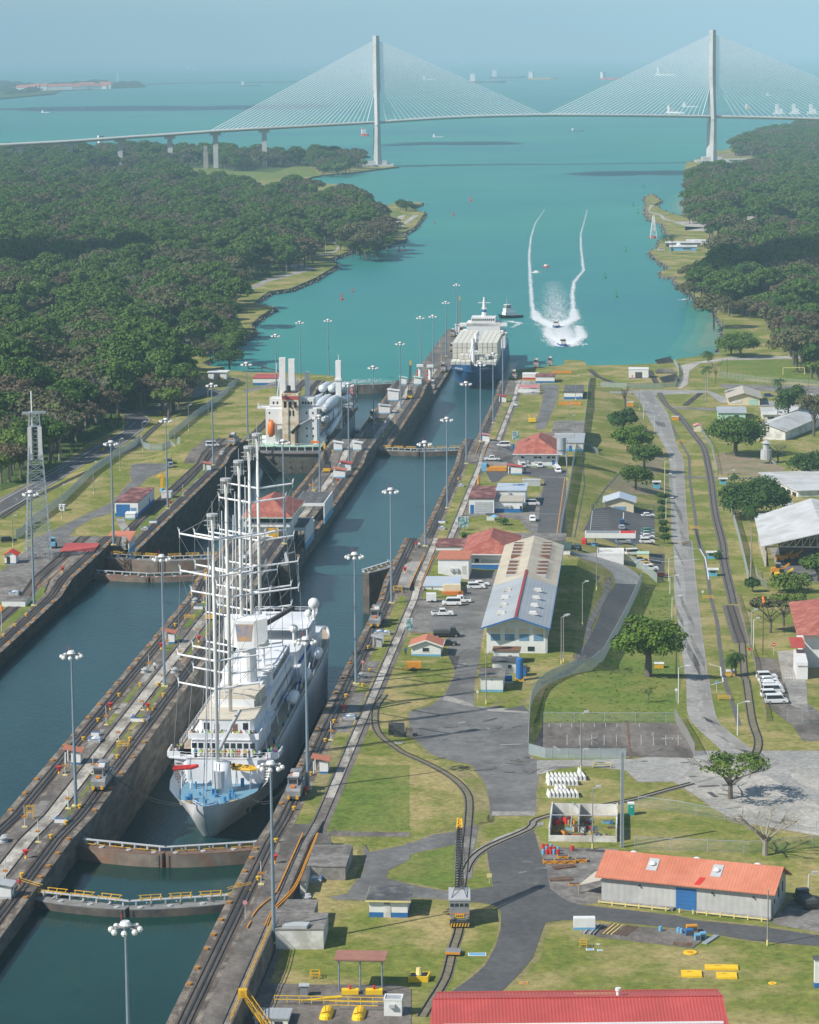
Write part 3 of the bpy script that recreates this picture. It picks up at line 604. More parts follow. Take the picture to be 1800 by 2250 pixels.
road('yard','B 1300,650 1550,630 1500,655 1300,665',dirt,.05)
road('yard','B 1215,672 1440,665 1460,690 1300,695',gravel,.06)
road('path','b 1080,215 1130,205 1100,235 1060,280 1050,265',gravel,.05)
road('bank','h 130,1160 100,1170 h 40,640 390,780 270,900 150,1060 20,1020 0,1000',grass_bank,.012) if 0 else None
for t,w in (('h 390,780 330,840 255,920 160,1060',.5),('h 60,640 200,700 330,770 430,745',.4),('h 105,590 95,700 110,900 40,1260',.35),('h 150,200 180,400',.3),('h 380,280 640,690',.35)): mark(t,w,dark,'drain',.02)
for P,w in (('h 640,370 690,450 770,600 830,700 835,860 870,1100 900,1330',1.0),('m 1000,30 1060,200 1080,330 1090,420 1130,570 1150,750 1180,930 1220,1050 1260,1180',1.0)): mark(P,w,M('drain_stone',(.13,.12,.11),(.09,.085,.08),sc=.6),'drain',.03)
# railway on the right: ballast bed and two rails
def railway(P,w=3.6,g=1.5,m=ballast,off=.06,sleepers=True,label='rusty railway track running beside the long road'):
  root=thing('railway_track',label,'railway track',(0,0,0),0)
  drape('ballast_bed',band(P,w),m,off,None).parent=root
  for sd in (-1,1):
    mb=U(steel_dark);Q=band(P,g)[:len(P)] if sd<0 else band(P,g)[len(P):][::-1];n=0
    pts=[]
    for a,b in zip(Q,Q[1:]):
      k=max(1,int(hypot(b[0]-a[0],b[1]-a[1])/4))
      for i in range(k): s_,t_=a[0]+(b[0]-a[0])*i/k,a[1]+(b[1]-a[1])*i/k;pts.append(LG(s_,t_,off+.09))
    pts.append(LG(*Q[-1],off+.09))
    for p,r in zip(pts,pts[1:]): mb.bar(p,r,.11,.14)
    mb.B('rail',root)
  if sleepers:
    mb=U(M('sleeper',(.10,.08,.065),(.07,.055,.045),sc=2));
    for a,b in zip(P,P[1:]):
      l=hypot(b[0]-a[0],b[1]-a[1]);k=int(l/.9);ang=atan2(b[1]-a[1],b[0]-a[0])
      for i in range(k):
        s_,t_=a[0]+(b[0]-a[0])*i/k,a[1]+(b[1]-a[1])*i/k
        if s_>760: continue
        p=LG(s_,t_,off+.015);du=(-sin(ang)*1.2,cos(ang)*1.2);A=L(s_+du[0],t_+du[1],p[2]);B=L(s_-du[0],t_-du[1],p[2]);mb.bar(A,B,.25,.06)
    if mb.v: tag(mb.B('sleepers',root),kind='stuff')
  return root
M('track_grass',(.2,.17,.11),(.15,.135,.085),sc=.8,fine=(1.2,.3));RS=M('railway_slab',(.15,.13,.11),(.105,.09,.08),sc=.8,fine=(1.2,.3))
railway(smooth(stx('h 625,260 670,340 730,390 780,440 870,560 930,640 960,760 985,900 1010,1100 1060,1300 m 1170,220 1210,400 1225,470'),3),2.9,m=RS,label='dark ballasted railway track beside the long road',sleepers=False)
railway(smooth(stx('m 1205,480 1240,600 1275,700'),3),4.2,m=RS,off=.055,label='short wide railway switch section with dark slab right of the road',sleepers=True)
railway(smooth(stx('m 1275,700 1290,900 1330,1130 1370,1270 1345,1360 1270,1400'),4),2.0,m=M('track_grass'),label='thin rusty railway track curving on the grass towards the road junction',sleepers=False)
TG=M('track_grass',(.2,.17,.11),(.15,.135,.085),sc=.8,fine=(1.2,.3))
railway(smooth(stx('l 500,1300 435,1400 430,1530 480,1620 600,1710 q 320,20 500,100 680,200 790,300 830,400 820,600 800,800 780,1000 755,1150 750,1400 700,1570 640,1800 520,2000 460,2100'),4),2.0,1.3,TG,.035,label='old railway track curving past the lawn under the rail crane',sleepers=False)
railway(smooth(stx('q 800,960 850,860 980,760 1300,620 r 0,420 250,360 540,310 800,240 950,200'),3),1.9,1.2,M('track_pale_bed',(.24,.22,.18),(.2,.18,.14),sc=.8),.068,label='narrow railway track crossing the road towards the spreading tree',sleepers=False)
railway(smooth(stx('d 0,1240 200,1110 500,960 800,800 1100,620 1240,500 1400,380 1500,330 1600,290'),3),3.2,1.5,M('rail_grass_bed',(.10,.095,.06),(.075,.07,.05),sc=.8),.06,label='railway track between the left road and the grey fence',sleepers=False)
railway(smooth(stx('d 880,1450 1000,1330 1200,1150 1400,980 1560,800 1700,680'),3),2.6,1.45,track,.05,label='return track behind the left lock wall with worn brown slab',sleepers=False)
railway(stx('h 145,100 200,150 320,195'),3,1.5,track,.05,label='dark track stub curving on the far right quay grass',sleepers=False)
railway(stx('h 555,105 605,195'),3,1.5,track,.05,label='short track stub beside the white quay garage',sleepers=False)
railway(stx('h 800,350 910,262'),3,1.5,track,.05,label='short track stub crossing the grass below the far road',sleepers=False)

# one mesh of all verge pieces
def join(L_,name):
  V=[];F=[]
  for o in L_:
    b=len(V);V+=[tuple(v.co) for v in o.data.vertices];F+=[tuple(b+i for i in q.vertices) for q in o.data.polygons]
  me=D.meshes.new(name);me.from_pydata(V,[],F);me.materials.append(grass_dry);q=D.objects.new(name,me);COL.objects.link(q);q['kind']='structure'
  for o in L_: D.objects.remove(o)
join(VG,'road_verge')
rr=random.Random(19)
for P,n in (('q 540,60 850,110 960,260 1355,260 1385,160 1300,40',16),('l 1000,1400 1180,1400 1580,1450 1590,1700 900,1640 800,1450',14),('l 1040,1120 1200,1000 1260,780 1300,600 1200,600 1110,850',10),('q 1050,760 1330,620 1450,1050 1080,1250 970,790',6),('r 650,60 1300,60 1700,520 1100,330',14),('m 130,1175 870,1175 960,1340 150,1340',16)):
  Q=stx(P);c=0
  while c<n:
    s_,t_=rr.uniform(min(q[0] for q in Q),max(q[0] for q in Q)),rr.uniform(min(q[1] for q in Q),max(q[1] for q in Q))
    if not inside(Q,s_,t_): continue
    c+=1;a=rr.uniform(0,3.1);l,w=rr.uniform(1,5),rr.uniform(.12,1.1);dx,dy=cos(a)*l/2,sin(a)*l/2;ex,ey=-sin(a)*w/2,cos(a)*w/2
    drape('road_patch',[(s_-dx-ex,t_-dy-ey),(s_+dx-ex*.7,t_+dy-ey),(s_+dx*1.1+ex,t_+dy+ey*.8),(s_-dx*.9+ex,t_-dy+ey)],rr.choice((asph,conc_mid,conc_dark,conc_road,asph_old)),.095+.0006*c)
# ---------------------------------------------------------------- trees
def leafmesh(name,mat,lobes,n,size,seed,flat_=.75,ragged=.25):
  """many leaf-sized faces through the outer volume of several lobes"""
  r=random.Random(seed);mb=U(mat);tot=sum(l[3]**2 for l in lobes)
  for (cx,cy,cz,R,sz) in lobes:
    for _ in range(int(n*R*R/tot)):
      u=r.uniform(-1,1) if r.random()<.25 else r.uniform(-.35,1);a=r.uniform(0,2*pi);q=sqrt(max(0,1-u*u));k=R*(1-abs(r.gauss(0,ragged))*.8)
      d=Vector((q*cos(a),q*sin(a),u));p=Vector((cx,cy,cz))+Vector((d.x*k,d.y*k,d.z*k*sz))
      nrm=(d+Vector((r.gauss(0,.55),r.gauss(0,.55),r.gauss(0,.55)+.35))).normalized();e=nrm.cross(Vector((r.gauss(0,1),r.gauss(0,1),r.gauss(0,1)))).normalized();g=nrm.cross(e);s=size*r.uniform(.55,1.35)
      mb.add([tuple(p+e*s),tuple(p+g*s*.8),tuple(p-e*s),tuple(p-g*s*.8)],[(0,1,2,3)])
  return mb.B(name)
def lobes_round(r,R,H,n,low=.35):
  out=[(0,0,H*.62,R*.62,.8)]
  for i in range(n):
    a=2*pi*i/n+r.uniform(-.4,.4);k=R*r.uniform(.42,.68);out.append((cos(a)*k,sin(a)*k,H*r.uniform(low+.1,.78),R*r.uniform(.3,.5),r.uniform(.6,.85)))
  return out
def limbs(r,H,R,n,mat,t0=.35,spread=.8,th=.3,twigs=0,up=.8):
  mb=U(mat);mb.tube([(0,0,-.6),(r.uniform(-.2,.2),r.uniform(-.2,.2),H*t0),(r.uniform(-.4,.4),r.uniform(-.4,.4),H*(t0+.18))],[th*1.35,th,th*.7],7)
  for i in range(n):
    a=2*pi*i/n+r.uniform(-.35,.35);z0=H*(t0+r.uniform(-.06,.12));k=R*spread*r.uniform(.6,1);z1=H*r.uniform(up-.15,up+.12)
    pm=(cos(a)*k*.45,sin(a)*k*.45,z0+(z1-z0)*.55);pe=(cos(a)*k,sin(a)*k,z1);mb.tube([(0,0,z0),pm,pe],[th*.5,th*.32,th*.1],5)
    for j in range(twigs):
      b=a+r.uniform(-1.1,1.1);c=r.uniform(.35,1.);p0=Vector(pm).lerp(Vector(pe),c);q=p0+Vector((cos(b),sin(b),r.uniform(.0,.9)))*R*r.uniform(.15,.4);mb.tube([p0,p0.lerp(q,.5)+Vector((0,0,.2)),q],[th*.14,th*.1,th*.05],4)
  return mb
rT=random.Random(5)
KIND=[]   # forest kinds: (crown, trunk)
for i in range(5):
  H=[13,11,15,10,12][i];R=[5.2,4.4,6.0,4.8,5.6][i];fm=[fol[0],fol[1],fol[0],fol[2],fol[3]][i]
  c=leafmesh('crown',fm,lobes_round(rT,R,H,[6,5,8,6,7][i]),[1500,1200,1900,1300,1500][i],.42,10+i);t=limbs(rT,H,R,5,bark).B('trunk');KIND.append((c,t,H,R))
H,R=11,5.2
c=leafmesh('crown',fol[4],lobes_round(rT,R,H,7),1100,.34,21,ragged=.4);t=limbs(rT,H,R,8,bark_p,twigs=7).B('trunk');KIND.append((c,t,H,R))       # russet, half bare
t=limbs(rT,12,4.6,9,bark_p,twigs=12,th=.26).B('trunk');KIND.append((None,t,12,4.6))                                             # bare
def palm(H,seed,R=3.1,th=.17,n=17):
  r=random.Random(seed);mb=U(bark_p);mb.tube([(0,0,-.5),(.1,0,H*.5),(0,0,H)],[th*1.5,th,th*.75],7);t=mb.B('trunk')
  mb=U(fol[1]);
  for i in range(n):
    a=2*pi*i/n*2.618;el=r.uniform(-.35,1.0);l=R*r.uniform(.8,1.1);p=Vector((0,0,H));pts=[p]
    for k in range(6): el-=.26;p=p+Vector((cos(a)*cos(el),sin(a)*cos(el),sin(el)))*l/6;pts.append(p)
    sd=Vector((-sin(a),cos(a),0))
    for k in range(6):
      for j in (0,.5):
        q=pts[k].lerp(pts[k+1],j);d=(pts[k+1]-pts[k]).normalized();w=R*.30*sin(pi*(k+j+.8)/7.4)
        for sg in (-1,1):
          e=q+sd*sg*w+d*w*.5-Vector((0,0,w*.55));mb.poly([q-d*.06,q+d*.16,e])
  c=mb.B('crown');return c,t,H,R
KIND.append(palm(12,3))
def wide(fm,R,H,n,seed):
  r=random.Random(seed);lb=[(cos(i*2.4)*R*.95*sqrt(i/22),sin(i*2.4)*R*.95*sqrt(i/22),H*(.9-.25*i/22)+r.uniform(-.6,.6),R*r.uniform(.2,.34),.55) for i in range(22)]
  return (leafmesh('crown',fm,lb,n,.42,seed,ragged=.3),limbs(r,H,R,8,bark,spread=.75,twigs=3,up=.75).B('trunk'),H,R)
KIND.append(wide(fol[3],8.5,14,2600,91));KIND.append(wide(fol[0],7.5,16,2600,92));KIND.append(wide(fol[4],8,13,2000,93))
# forest areas, outlines in (s,t)
FL=[('a 0,1380 0,60 A 0,740 200,725 350,745 600,745 700,715 800,760 1000,790 1100,830 1230,790 1400,830 a 1725,160 b 700,60 900,150 1000,260 1040,380 900,400 780,390 660,330 600,300 520,330 560,440 400,470 240,500 150,510 0,545 a 1500,650 1450,720 1540,900 1480,1010 1200,1010 1180,820 1060,850 1050,1050 1160,1100 1170,1240 1000,1400 d 1130,420 1000,420 900,400 930,500 780,580 640,640 380,870 200,930 0,990',.0075),
  ('A 0,705 0,630 500,622 1000,640 1400,645 1540,662 1430,700 1250,690 1150,720 980,715 900,700 500,700 350,715',.006)]
FR=[('c 1010,480 1060,430 1240,330 1330,285 1360,200 1530,195 1725,195 1725,930 1590,910 1520,800 1500,740 1400,640 1180,600 1160,690 1145,600 1180,560 1000,550',.0075),
  ('c 1385,150 1400,60 1450,0 1725,0 1725,160',.011),('c 1010,150 1060,50 1150,20 1330,10 1340,60 1220,110 1230,160 1130,160',.007),
  ('B 1360,620 1390,590 1500,562 1680,520 1725,515 1725,625 1560,630 1480,625',.011),('B 1165,735 1230,712 1330,715 1450,700 1560,645 1725,640 1725,790 1480,800 1440,850 1200,850 1190,760',.008),
  ('c 1080,190 1200,175 1330,190 1330,240 1240,250 1130,225',.006)]
def clearings(s,t): return False
def scatter(P,dens,seed,margin=None):
  r=random.Random(seed);ss=[p[0] for p in P];tt=[p[1] for p in P];A=(max(ss)-min(ss))*(max(tt)-min(tt));out=[]
  n=int(A*dens)
  for _ in range(n):
    s,t=r.uniform(min(ss),max(ss)),r.uniform(min(tt),max(tt))
    if inside(P,s,t): out.append((s,t))
  return out
roadsgap=[stx(x) for x in ('a 270,790 330,745 465,715 480,760 385,785 380,840 385,940 380,1050 320,1060 285,900','a 290,1080 390,1090 360,1180 275,1175','a 1120,915 1200,915 1210,1010 1200,1110 1150,1120 1110,1000')]
pts=[]
for k,(x,d) in enumerate(FL+FR): pts+=[(s,t,k) for s,t in scatter(stz(x[:x.index(' d ')],11)+stx(x[x.index(' d ')+1:]) if ' d ' in x else stz(x,14),d,50+k)]
pts+=[(s,t,0) for s,t in scatter([(900,-262),(1300,-290),(1700,-420),(2400,-640),(2400,-900),(900,-330)],.004,77)]
roadsgap+=[stx(x) for x in ('A 360,730 540,720 570,755 370,765','A 700,700 920,695 960,725 1290,695 1360,745 1100,775 790,760')]
pts=[p for p in pts if not any(inside(g,p[0],p[1]) for g in roadsgap)]
def visible(s,t,z):
  x,y=xy(s,t);u,v=project((x,y,z));return -60<u<1860 and v<2300
pts=[p for p in pts if p[0]<6000]
pts.sort(key=lambda p:p[0]);rng=random.Random(9)
def pick(s,t,k):
  g=sin(s*.013+t*.021)+sin(t*.05-s*.007)
  x=rng.random()
  if k==0 and s<1300: w=[3,2,3,2.5,2.5,3,.6,.4,2.5,2.5,2.5]
  elif k==0: w=[2.5,3,3,1.5+2*g,2,1.4,1.2,.15,3,4,.8]
  elif k==3: w=[1,1,1,6,1,.3,.2,.2,0,2,0]
  else: w=[2,3,2,2.5+2*g,2,1,1.2,1,3,3,1]
  return rng.choices(range(11),[max(.1,a) for a in w])[0]
near=[p for p in pts if visible(p[0],p[1],gz(p[0],p[1])+8)];near_set=set(near[:290])
nm=['broad green forest tree','small dark green forest tree','tall spreading forest tree','bright green forest tree','dull olive forest tree','russet half bare forest tree','leafless pale forest tree','forest palm','wide flat olive tree','wide dark green tree','wide flat russet tree']
place=['left forest behind the two lane road','left forest behind the two lane road']
seal();protos={}
for p in near[:290]:
  s,t,k=p;i=pick(s,t,k);c,tr,H,R=KIND[i];side='left forest beside the canal road' if k<2 else 'wood on the right shore'
  sc=rng.uniform(1.0,1.9);nme='palm_tree' if i==7 else 'tree'
  pp=LG(s,t);uu,vv=project(pp);zn=('far rows' if vv<700 else 'middle rows' if vv<820 else 'nearer rows' if vv<930 else 'front rows')+(' at the left edge' if uu<110 else ' left of the road gap' if uu<230 else ' right of the road gap' if uu<330 else ' towards the water' if k<2 else ' near the right edge' if uu>1700 else ' on the hillside')
  root=thing(nme,nm[i]+', '+zn,'tree',pp,rng.uniform(0,6.28),'trees of the '+side+', '+nm[i]+', '+zn);root.scale=(sc*rng.uniform(.9,1.15),sc*rng.uniform(.9,1.15),sc*rng.uniform(.85,1.15))
  for o,n_ in ((c,'crown'),(tr,'trunk')):
    if o is None: continue
    q=D.objects.new(n_,o.data);COL.objects.link(q);q.parent=root
# every further tree: one mass, instanced from the same kinds
src=D.collections.new('forest_kinds');order=[]
for i,(c,tr,H,R) in enumerate(KIND):
  me=bmesh.new()
  mats=[]
  for o in (tr,c):
    if o is None: continue
    n0=len(me.faces);me.from_mesh(o.data);me.faces.ensure_lookup_table();mats.append(o.data.materials[0])
    for f in me.faces[n0:]: f.material_index=len(mats)-1
  mm=D.meshes.new('k%d'%i);me.to_mesh(mm);me.free()
  for x in mats: mm.materials.append(x)
  o=D.objects.new('kind_%d'%i,mm);src.objects.link(o)
for c,tr,H,R in KIND:
  for o in (c,tr):
    if o is not None: COL.objects.unlink(o)
def mass(name,P,label,cat):
  me=D.meshes.new(name);me.from_pydata([LG(s,t,-.3) for s,t,i,sc,a in P],[],[])
  for n_,ty,k in (('idx','INT',2),('sc','FLOAT',3),('rot','FLOAT',4)):
    at=me.attributes.new(n_,ty,'POINT');at.data.foreach_set('value',[(int if ty=='INT' else float)(p[k]) for p in P])
  o=D.objects.new(name,me);COL.objects.link(o);tag(o,label,cat,kind='stuff')
  ng=D.node_groups.new(name,'GeometryNodeTree');ng.interface.new_socket('Geometry',in_out='INPUT',socket_type='NodeSocketGeometry');ng.interface.new_socket('Geometry',in_out='OUTPUT',socket_type='NodeSocketGeometry')
  n=ng.nodes;l=ng.links;gi=n.new('NodeGroupInput');go=n.new('NodeGroupOutput');mp=n.new('GeometryNodeMeshToPoints');ip_=n.new('GeometryNodeInstanceOnPoints');ci=n.new('GeometryNodeCollectionInfo')
  ci.inputs[0].default_value=src;ci.inputs['Separate Children'].default_value=True;ci.inputs['Reset Children'].default_value=True
  def at(nm_,ty):
    a=n.new('GeometryNodeInputNamedAttribute');a.data_type=ty;a.inputs[0].default_value=nm_;return [x for x in a.outputs if x.enabled][0]
  l.new(gi.outputs[0],mp.inputs[0]);l.new(mp.outputs[0],ip_.inputs['Points']);l.new(ci.outputs[0],ip_.inputs['Instance']);ip_.inputs['Pick Instance'].default_value=True
  l.new(at('idx','INT'),ip_.inputs['Instance Index']);l.new(at('sc','FLOAT'),ip_.inputs['Scale'])
  cx=n.new('ShaderNodeCombineXYZ');l.new(at('rot','FLOAT'),cx.inputs[2]);l.new(cx.outputs[0],ip_.inputs['Rotation']);l.new(ip_.outputs[0],go.inputs[0])
  md=o.modifiers.new('trees','NODES');md.node_group=ng;return o
rest=[p for p in pts if p not in near_set]
mass('forest',[(s,t,pick(s,t,k),rng.choice((.8,1,1.2,1.5,1.9)),rng.uniform(0,6.28)) for s,t,k in rest if k<2],'dense far forest mass on the left shore below the bridge','forest')
mass('forest',[(s,t,pick(s,t,k),rng.choice((.8,1,1.2,1.5,1.8)),rng.uniform(0,6.28)) for s,t,k in rest if k>=2],'dense far woods on the right shore','forest')
# undergrowth under the forest
for x,z in ((FL[0][0],None),(FR[0][0],None),(FR[1][0],None),(FR[3][0],3.5),(FR[4][0],3.5),(FL[1][0],3.5)): drape('undergrowth',stz(x,2),bush_g,.015)
# ---------------------------------------------------------------- lock gates
gate_top=M('gate_deck_grey',(.25,.25,.24),(.17,.165,.155),sc=.5,rough=.85)
gate_face=M('gate_plate_dark',(.06,.055,.052),(.10,.085,.07),sc=.5,rough=.8,c3=(.15,.12,.09),sc3=.3)
gate_old=M('gate_plate_weathered',(.24,.20,.155),(.16,.13,.10),sc=.4,rough=.9,c3=(.24,.10,.055),sc3=.12)
gate_rusty=M('gate_deck_rusty',(.20,.12,.08),(.13,.08,.06),sc=.6,rough=.9)
def leaf(s,t,z,top,bot,sgn,ang,label,group=None,face=gate_face,deck=gate_top,rails='high',ln=17.3,stair=False):
  """one mitre gate leaf; local x runs from the hinge to the mitre, ang = turn towards the camera"""
  root=thing('gate_leaf',label,'lock gate',L(s,t,0),0,group)
  d=np.array(RT)*sgn*cos(ang)-np.array(AX)*sin(ang);root.rotation_euler=(0,0,atan2(d[1],d[0]))
  f=-sgn  # which local side faces the camera
  def Y(x,y): return f*(y)
  n=9;prof=[(ln*i/n,1.5+.95*sin(pi*min(1,max(0,i/n)))**.7) for i in range(n+1)]
  P=[(x,f*y) for x,y in prof]+[(ln,-f*.6),(0,-f*.6)]
  U(face).prism(P,bot,top-.12).B('body',root);U(deck).prism(P,top-.12,top).B('deck',root)
  mb=U(grey_l);mb.box(.5,ln,min(-f*.9,-f*.1),max(-f*.9,-f*.1),top+.75,top+.85)
  for i in range(7): mb.box(1+i*2.5,1.25+i*2.5,min(-f*.9,-f*.1),max(-f*.9,-f*.1),top,top+.75)
  mb.B('walkway',root)
  if rails:
    mb=U(yellow);hh=1.5 if rails=='high' else .35
    for i in range(3):
      x0=1.5+i*5.1;
      for yy in (-f*1.0,f*.6):
        mb.bar((x0,yy,top+hh),(x0+3.9,yy,top+hh),.1)
        for k in range(3): mb.bar((x0+.4+k*1.4,yy*.6,top+(.75 if hh>1 else 0)),(x0+.1+k*1.8,yy,top+hh),.1)
      mb.bar((x0,-f,top+hh*.6),(x0+3.9,-f,top+hh*.6),.08)
    mb.B('railing',root)
  mb=U(grey_l)
  for x in (3,8.5,13.5): mb.bar((x,f*.2,top+.1),(x+.9,f*.9,top+.75),.16);mb.cyl(x+2,f*1.0,top,top+.16,.5,n=10)
  mb.B('deck_fittings',root)
  mb=U(dark)
  for k in range(6): mb.box(ln-1.0,ln-.5,min(f*1.72,f*1.6),max(f*1.72,f*1.6),top-.5-k*.5,top-.38-k*.5)
  mb.box(ln-1.05,ln-.95,min(f*1.72,f*1.6),max(f*1.72,f*1.6),top-3.2,top-.2).box(ln-.55,ln-.45,min(f*1.72,f*1.6),max(f*1.72,f*1.6),top-3.2,top-.2);mb.B('ladder',root);mb=U(grey_l);mb.bar((-1.5,-f*3.4,top+.3),(4.0,-f*.2,top+.5),.28);mb.B('strut_arm',root)
  if stair:
    mb=U(yellow)
    for yy in (-f*1.0,-f*.1): mb.bar((-3.4,yy,29.6),(.6,yy,top+.8),.16,.3);mb.bar((-3.6,yy,30.7),(.6,yy,top+1.9),.08)
    for k in range(9): mb.box(-3.2+k*.42,-2.9+k*.42,min(-f*1.0,-f*.1),max(-f*1.0,-f*.1),29.5-k*.12*1.0,29.58-k*.12)
    mb.B('stairway',root)
  return root
A14=radians(15)
leaf(441,T3+.05,0,28.05,18,1,A14,'left leaf of the nearest lock gate, dark grey with yellow trestle railings','nearest lock gate',stair=True)
leaf(441,T4-.05,0,28.05,18,-1,A14,'right leaf of the nearest lock gate, dark grey with yellow railings and stair','nearest lock gate',stair=True)
leaf(476,T3+.05,0,27.1,16,1,A14,'left leaf of the second lock gate, rusty deck and low yellow rail',None,gate_old,gate_rusty,'low')
leaf(476,T4-.05,0,27.1,16,-1,A14,'right leaf of the second lock gate, weathered plates and low yellow rail',None,gate_old,gate_rusty,'low')
leaf(741,T1+.05,0,26.4,20,1,A14,'left leaf of the brown weathered gate without railings, left chamber',None,gate_old,gate_rusty,None)
leaf(741,T2-.05,0,26.4,20,-1,A14,'right leaf of the brown weathered gate without railings, left chamber',None,gate_old,gate_rusty,None)
leaf(760,T1+.05,0,27.6,8,1,A14,'left leaf of the gate with orange trestle railings, left chamber',None,gate_old,gate_top,'high')
leaf(760,T2-.05,0,27.6,8,-1,A14,'right leaf of the gate with orange trestle railings, left chamber',None,gate_old,gate_top,'high')
leaf(1036,T3+.05,0,18.8,0,1,A14,'left leaf of the far closed gate with yellow rails, right chamber',None,gate_face,gate_top,'high')
leaf(1036,T4-.05,0,18.8,0,-1,A14,'right leaf of the far closed gate with yellow rails, right chamber',None,gate_face,gate_top,'high')
leaf(1293,T1+.05,0,13.4,0,1,A14,'left leaf of the farthest gate by the foamy water, left chamber',None,gate_face,gate_top,None)
leaf(1293,T2-.05,0,13.4,0,-1,A14,'right leaf of the farthest gate by the foamy water, left chamber',None,gate_face,gate_top,None)
leaf(748,T4-.1,0,28.6,15,-1,radians(64),'half open tall black gate leaf standing out from the right wall',None,gate_face,gate_top,'low',ln=16.5)
leaf(760,T3+.1,0,28.6,15,1,radians(80),'open black gate leaf folded against the centre wall behind the masts',None,gate_face,gate_top,'low')
# ---------------------------------------------------------------- tall floodlight masts
mast=thing('light_mast','tall grey floodlight mast by the nearest lock gate on the right wall','light mast',(0,0,-500),0,'tall floodlight masts along the locks')
U(mastm).tube([(0,0,0),(0,0,15),(0,0,29.6)],[.36,.27,.16],8).B('pole',mast)
U(yellow_p).cb(0,0,0,1.5,1.5,.25).B('base_plate',mast)
mb=U(grey);mb.cyl(0,0,29.7,29.9,1.05,n=10)
for k in range(8): a=k*pi/4;mb.bar((0,0,29.6),(cos(a)*1.75,sin(a)*1.75,29.6),.14)
hd=mb.B('lamp_ring',mast)
mb=U(white).cyl(0,0,29.9,30.35,.8,.55,n=12);mb.B('top_cap',hd)
for k in range(8):
  a=k*pi/4;U(white).ball(cos(a)*1.85,sin(a)*1.85,29.25,.42,8).B('floodlight',hd)
mb=U(red);mb.tube([(-.5,0,30.3),(-.5,0,31.3)],.05,4);mb.B('beacon',mast)
seal()
MS=[('F 577,1985','on the tallest stretch of right wall above the crane yard'),('F 160,1698','on the centre wall beside the nearest grass panel'),('F 750,1440','on the right wall left of the small orange roofed hut'),('F 825,1270','on the right wall beside the open gate leaf'),('F 347,1445','on the centre wall left of the sailing ship'),('k 1410,1010','on dry grass behind the nearer right wall locomotive'),('F 896,1150','on the right wall before the red hipped roof'),('g 632,1160','on the right wall left of the maroon roofed workshop'),('g 777,825','on the right wall beyond the far closed gate'),('g 885,655','on the right wall near the pink roofed kiosk'),('g 980,515','on the right wall grass of the last chamber'),('g 1053,310','at the far end of the right wall'),
('F 72,1275','on the left wall in front of the lattice tower'),('d 862,1440','on the left hump by the maroon roofed garage'),('d 1273,1165','on the left wall beside the yellow loading crane'),('d 1618,835','on the left wall beside the small orange roofed kiosk'),('e 408,810','on the left wall beside the stern of the grey freighter'),('e 758,1790','on the centre wall beside the lower shelter'),('e 1095,1420','on the centre wall beside the upper shelter'),('e 1368,1045','on the centre wall beside the pair of red roofed kiosks'),('e 1603,795','on the centre wall hump beyond the far closed gate'),('b 1095,1438','on the centre wall beside the blue and white kiosk'),('b 1222,1215','on the last hump of the centre wall'),('b 1300,1205','on the centre wall right of the striped towers'),('b 1382,1100','on the approach wall beside the container ship'),('b 1450,965','at the tip of the approach wall'),
('b 310,1375','behind the freighter on the far left quay'),('b 462,1250','on the far left quay grass behind the freighter cranes'),('b 640,1235','on the far left quay end right of the freighter')]
for i,(x,lb) in enumerate(MS):
  p=G(px(x))[0];z=p[2]
  dup(mast,(p[0],p[1],z),None,'tall grey floodlight mast '+lb)
dup(mast,L(332,-66.2,29.6),None,'tall grey floodlight mast whose foot is cut off by the bottom edge')
def drop(root):
  for ch in TREE.get(root,[]): drop(ch)
  D.objects.remove(root)
drop(mast)
# ---------------------------------------------------------------- towing locomotives
mg=M('locomotive_grey',(.20,.205,.21),(.15,.155,.16),sc=1,rough=.55,c3=(.27,.27,.27),sc3=.5)
lo=thing('towing_locomotive','grey towing locomotive on the centre wall near the floodlight mast','locomotive',(0,0,-500),-HEAD,'towing locomotives on the lock walls')
mb=U(dark);mb.box(-1.25,1.25,-5,5,.35,.9);mb.B('chassis',lo)
mb=U(mg);mb.prism([(-5.1,.9),(-5.1,1.9),(-4.2,2.5),(-2.3,2.6),(-2.3,.9)],0,1);mb.v=[( (z*2.8-1.4),a,b) for a,b,z in mb.v];nose=mb.B('nose',lo)
mb=U(mg);mb.prism([(5.1,.9),(5.1,1.9),(4.2,2.5),(2.3,2.6),(2.3,.9)],0,1);mb.v=[( (z*2.8-1.4),a,b) for a,b,z in mb.v];mb.B('nose',lo)
mb=U(mg);mb.box(-1.35,1.35,-2.3,2.3,.9,2.2);bd=mb.B('body',lo)
mb=U(dark);mb.cyl(0,0,1.9,3.0,1.0,n=12);mb.B('winch',bd)
for sg in (-1,1):
  mb=U(mg);y0,y1=sorted((sg*1.0,sg*3.3));mb.box(-1.2,.75,y0,y1,2.2,4.1);mb.box(-1.3,.85,y0-.15,y1+.15,4.1,4.22);cb_=mb.B('cab',lo)
  mb=U(glass)
  for y in (y0-.02,y1): mb.box(-1.0,.55,y,y+.02,2.95,3.8)
  mb.box(.75,.77,y0+.3,y1-.3,2.95,3.8);mb.box(-1.22,-1.2,y0+.3,y1-.3,2.95,3.8);mb.B('window',cb_)
U(white).cb(.3,-2,4.22,1.2,1.1,.5).B('air_conditioner',lo);U(orange).cb(-.5,-1.5,4.22,.5,.9,.25).B('beacon',lo)
U(orange).cb(-.1,-4.25,2.45,.8,.55,.45).B('warning_panel',lo)
for x in (-.85,.85): U(yellow).tube([(x,-5.1,.75),(x,-5.55,.75)],.33,8).B('buffer',lo)
for y in (-3.6,-1.6,1.6,3.6):
  mb=U(dark);mb.tube([(-1.1,y,.42),(1.1,y,.42)],.42,10);mb.B('wheel_pair',lo)
mb=U(grey_l)
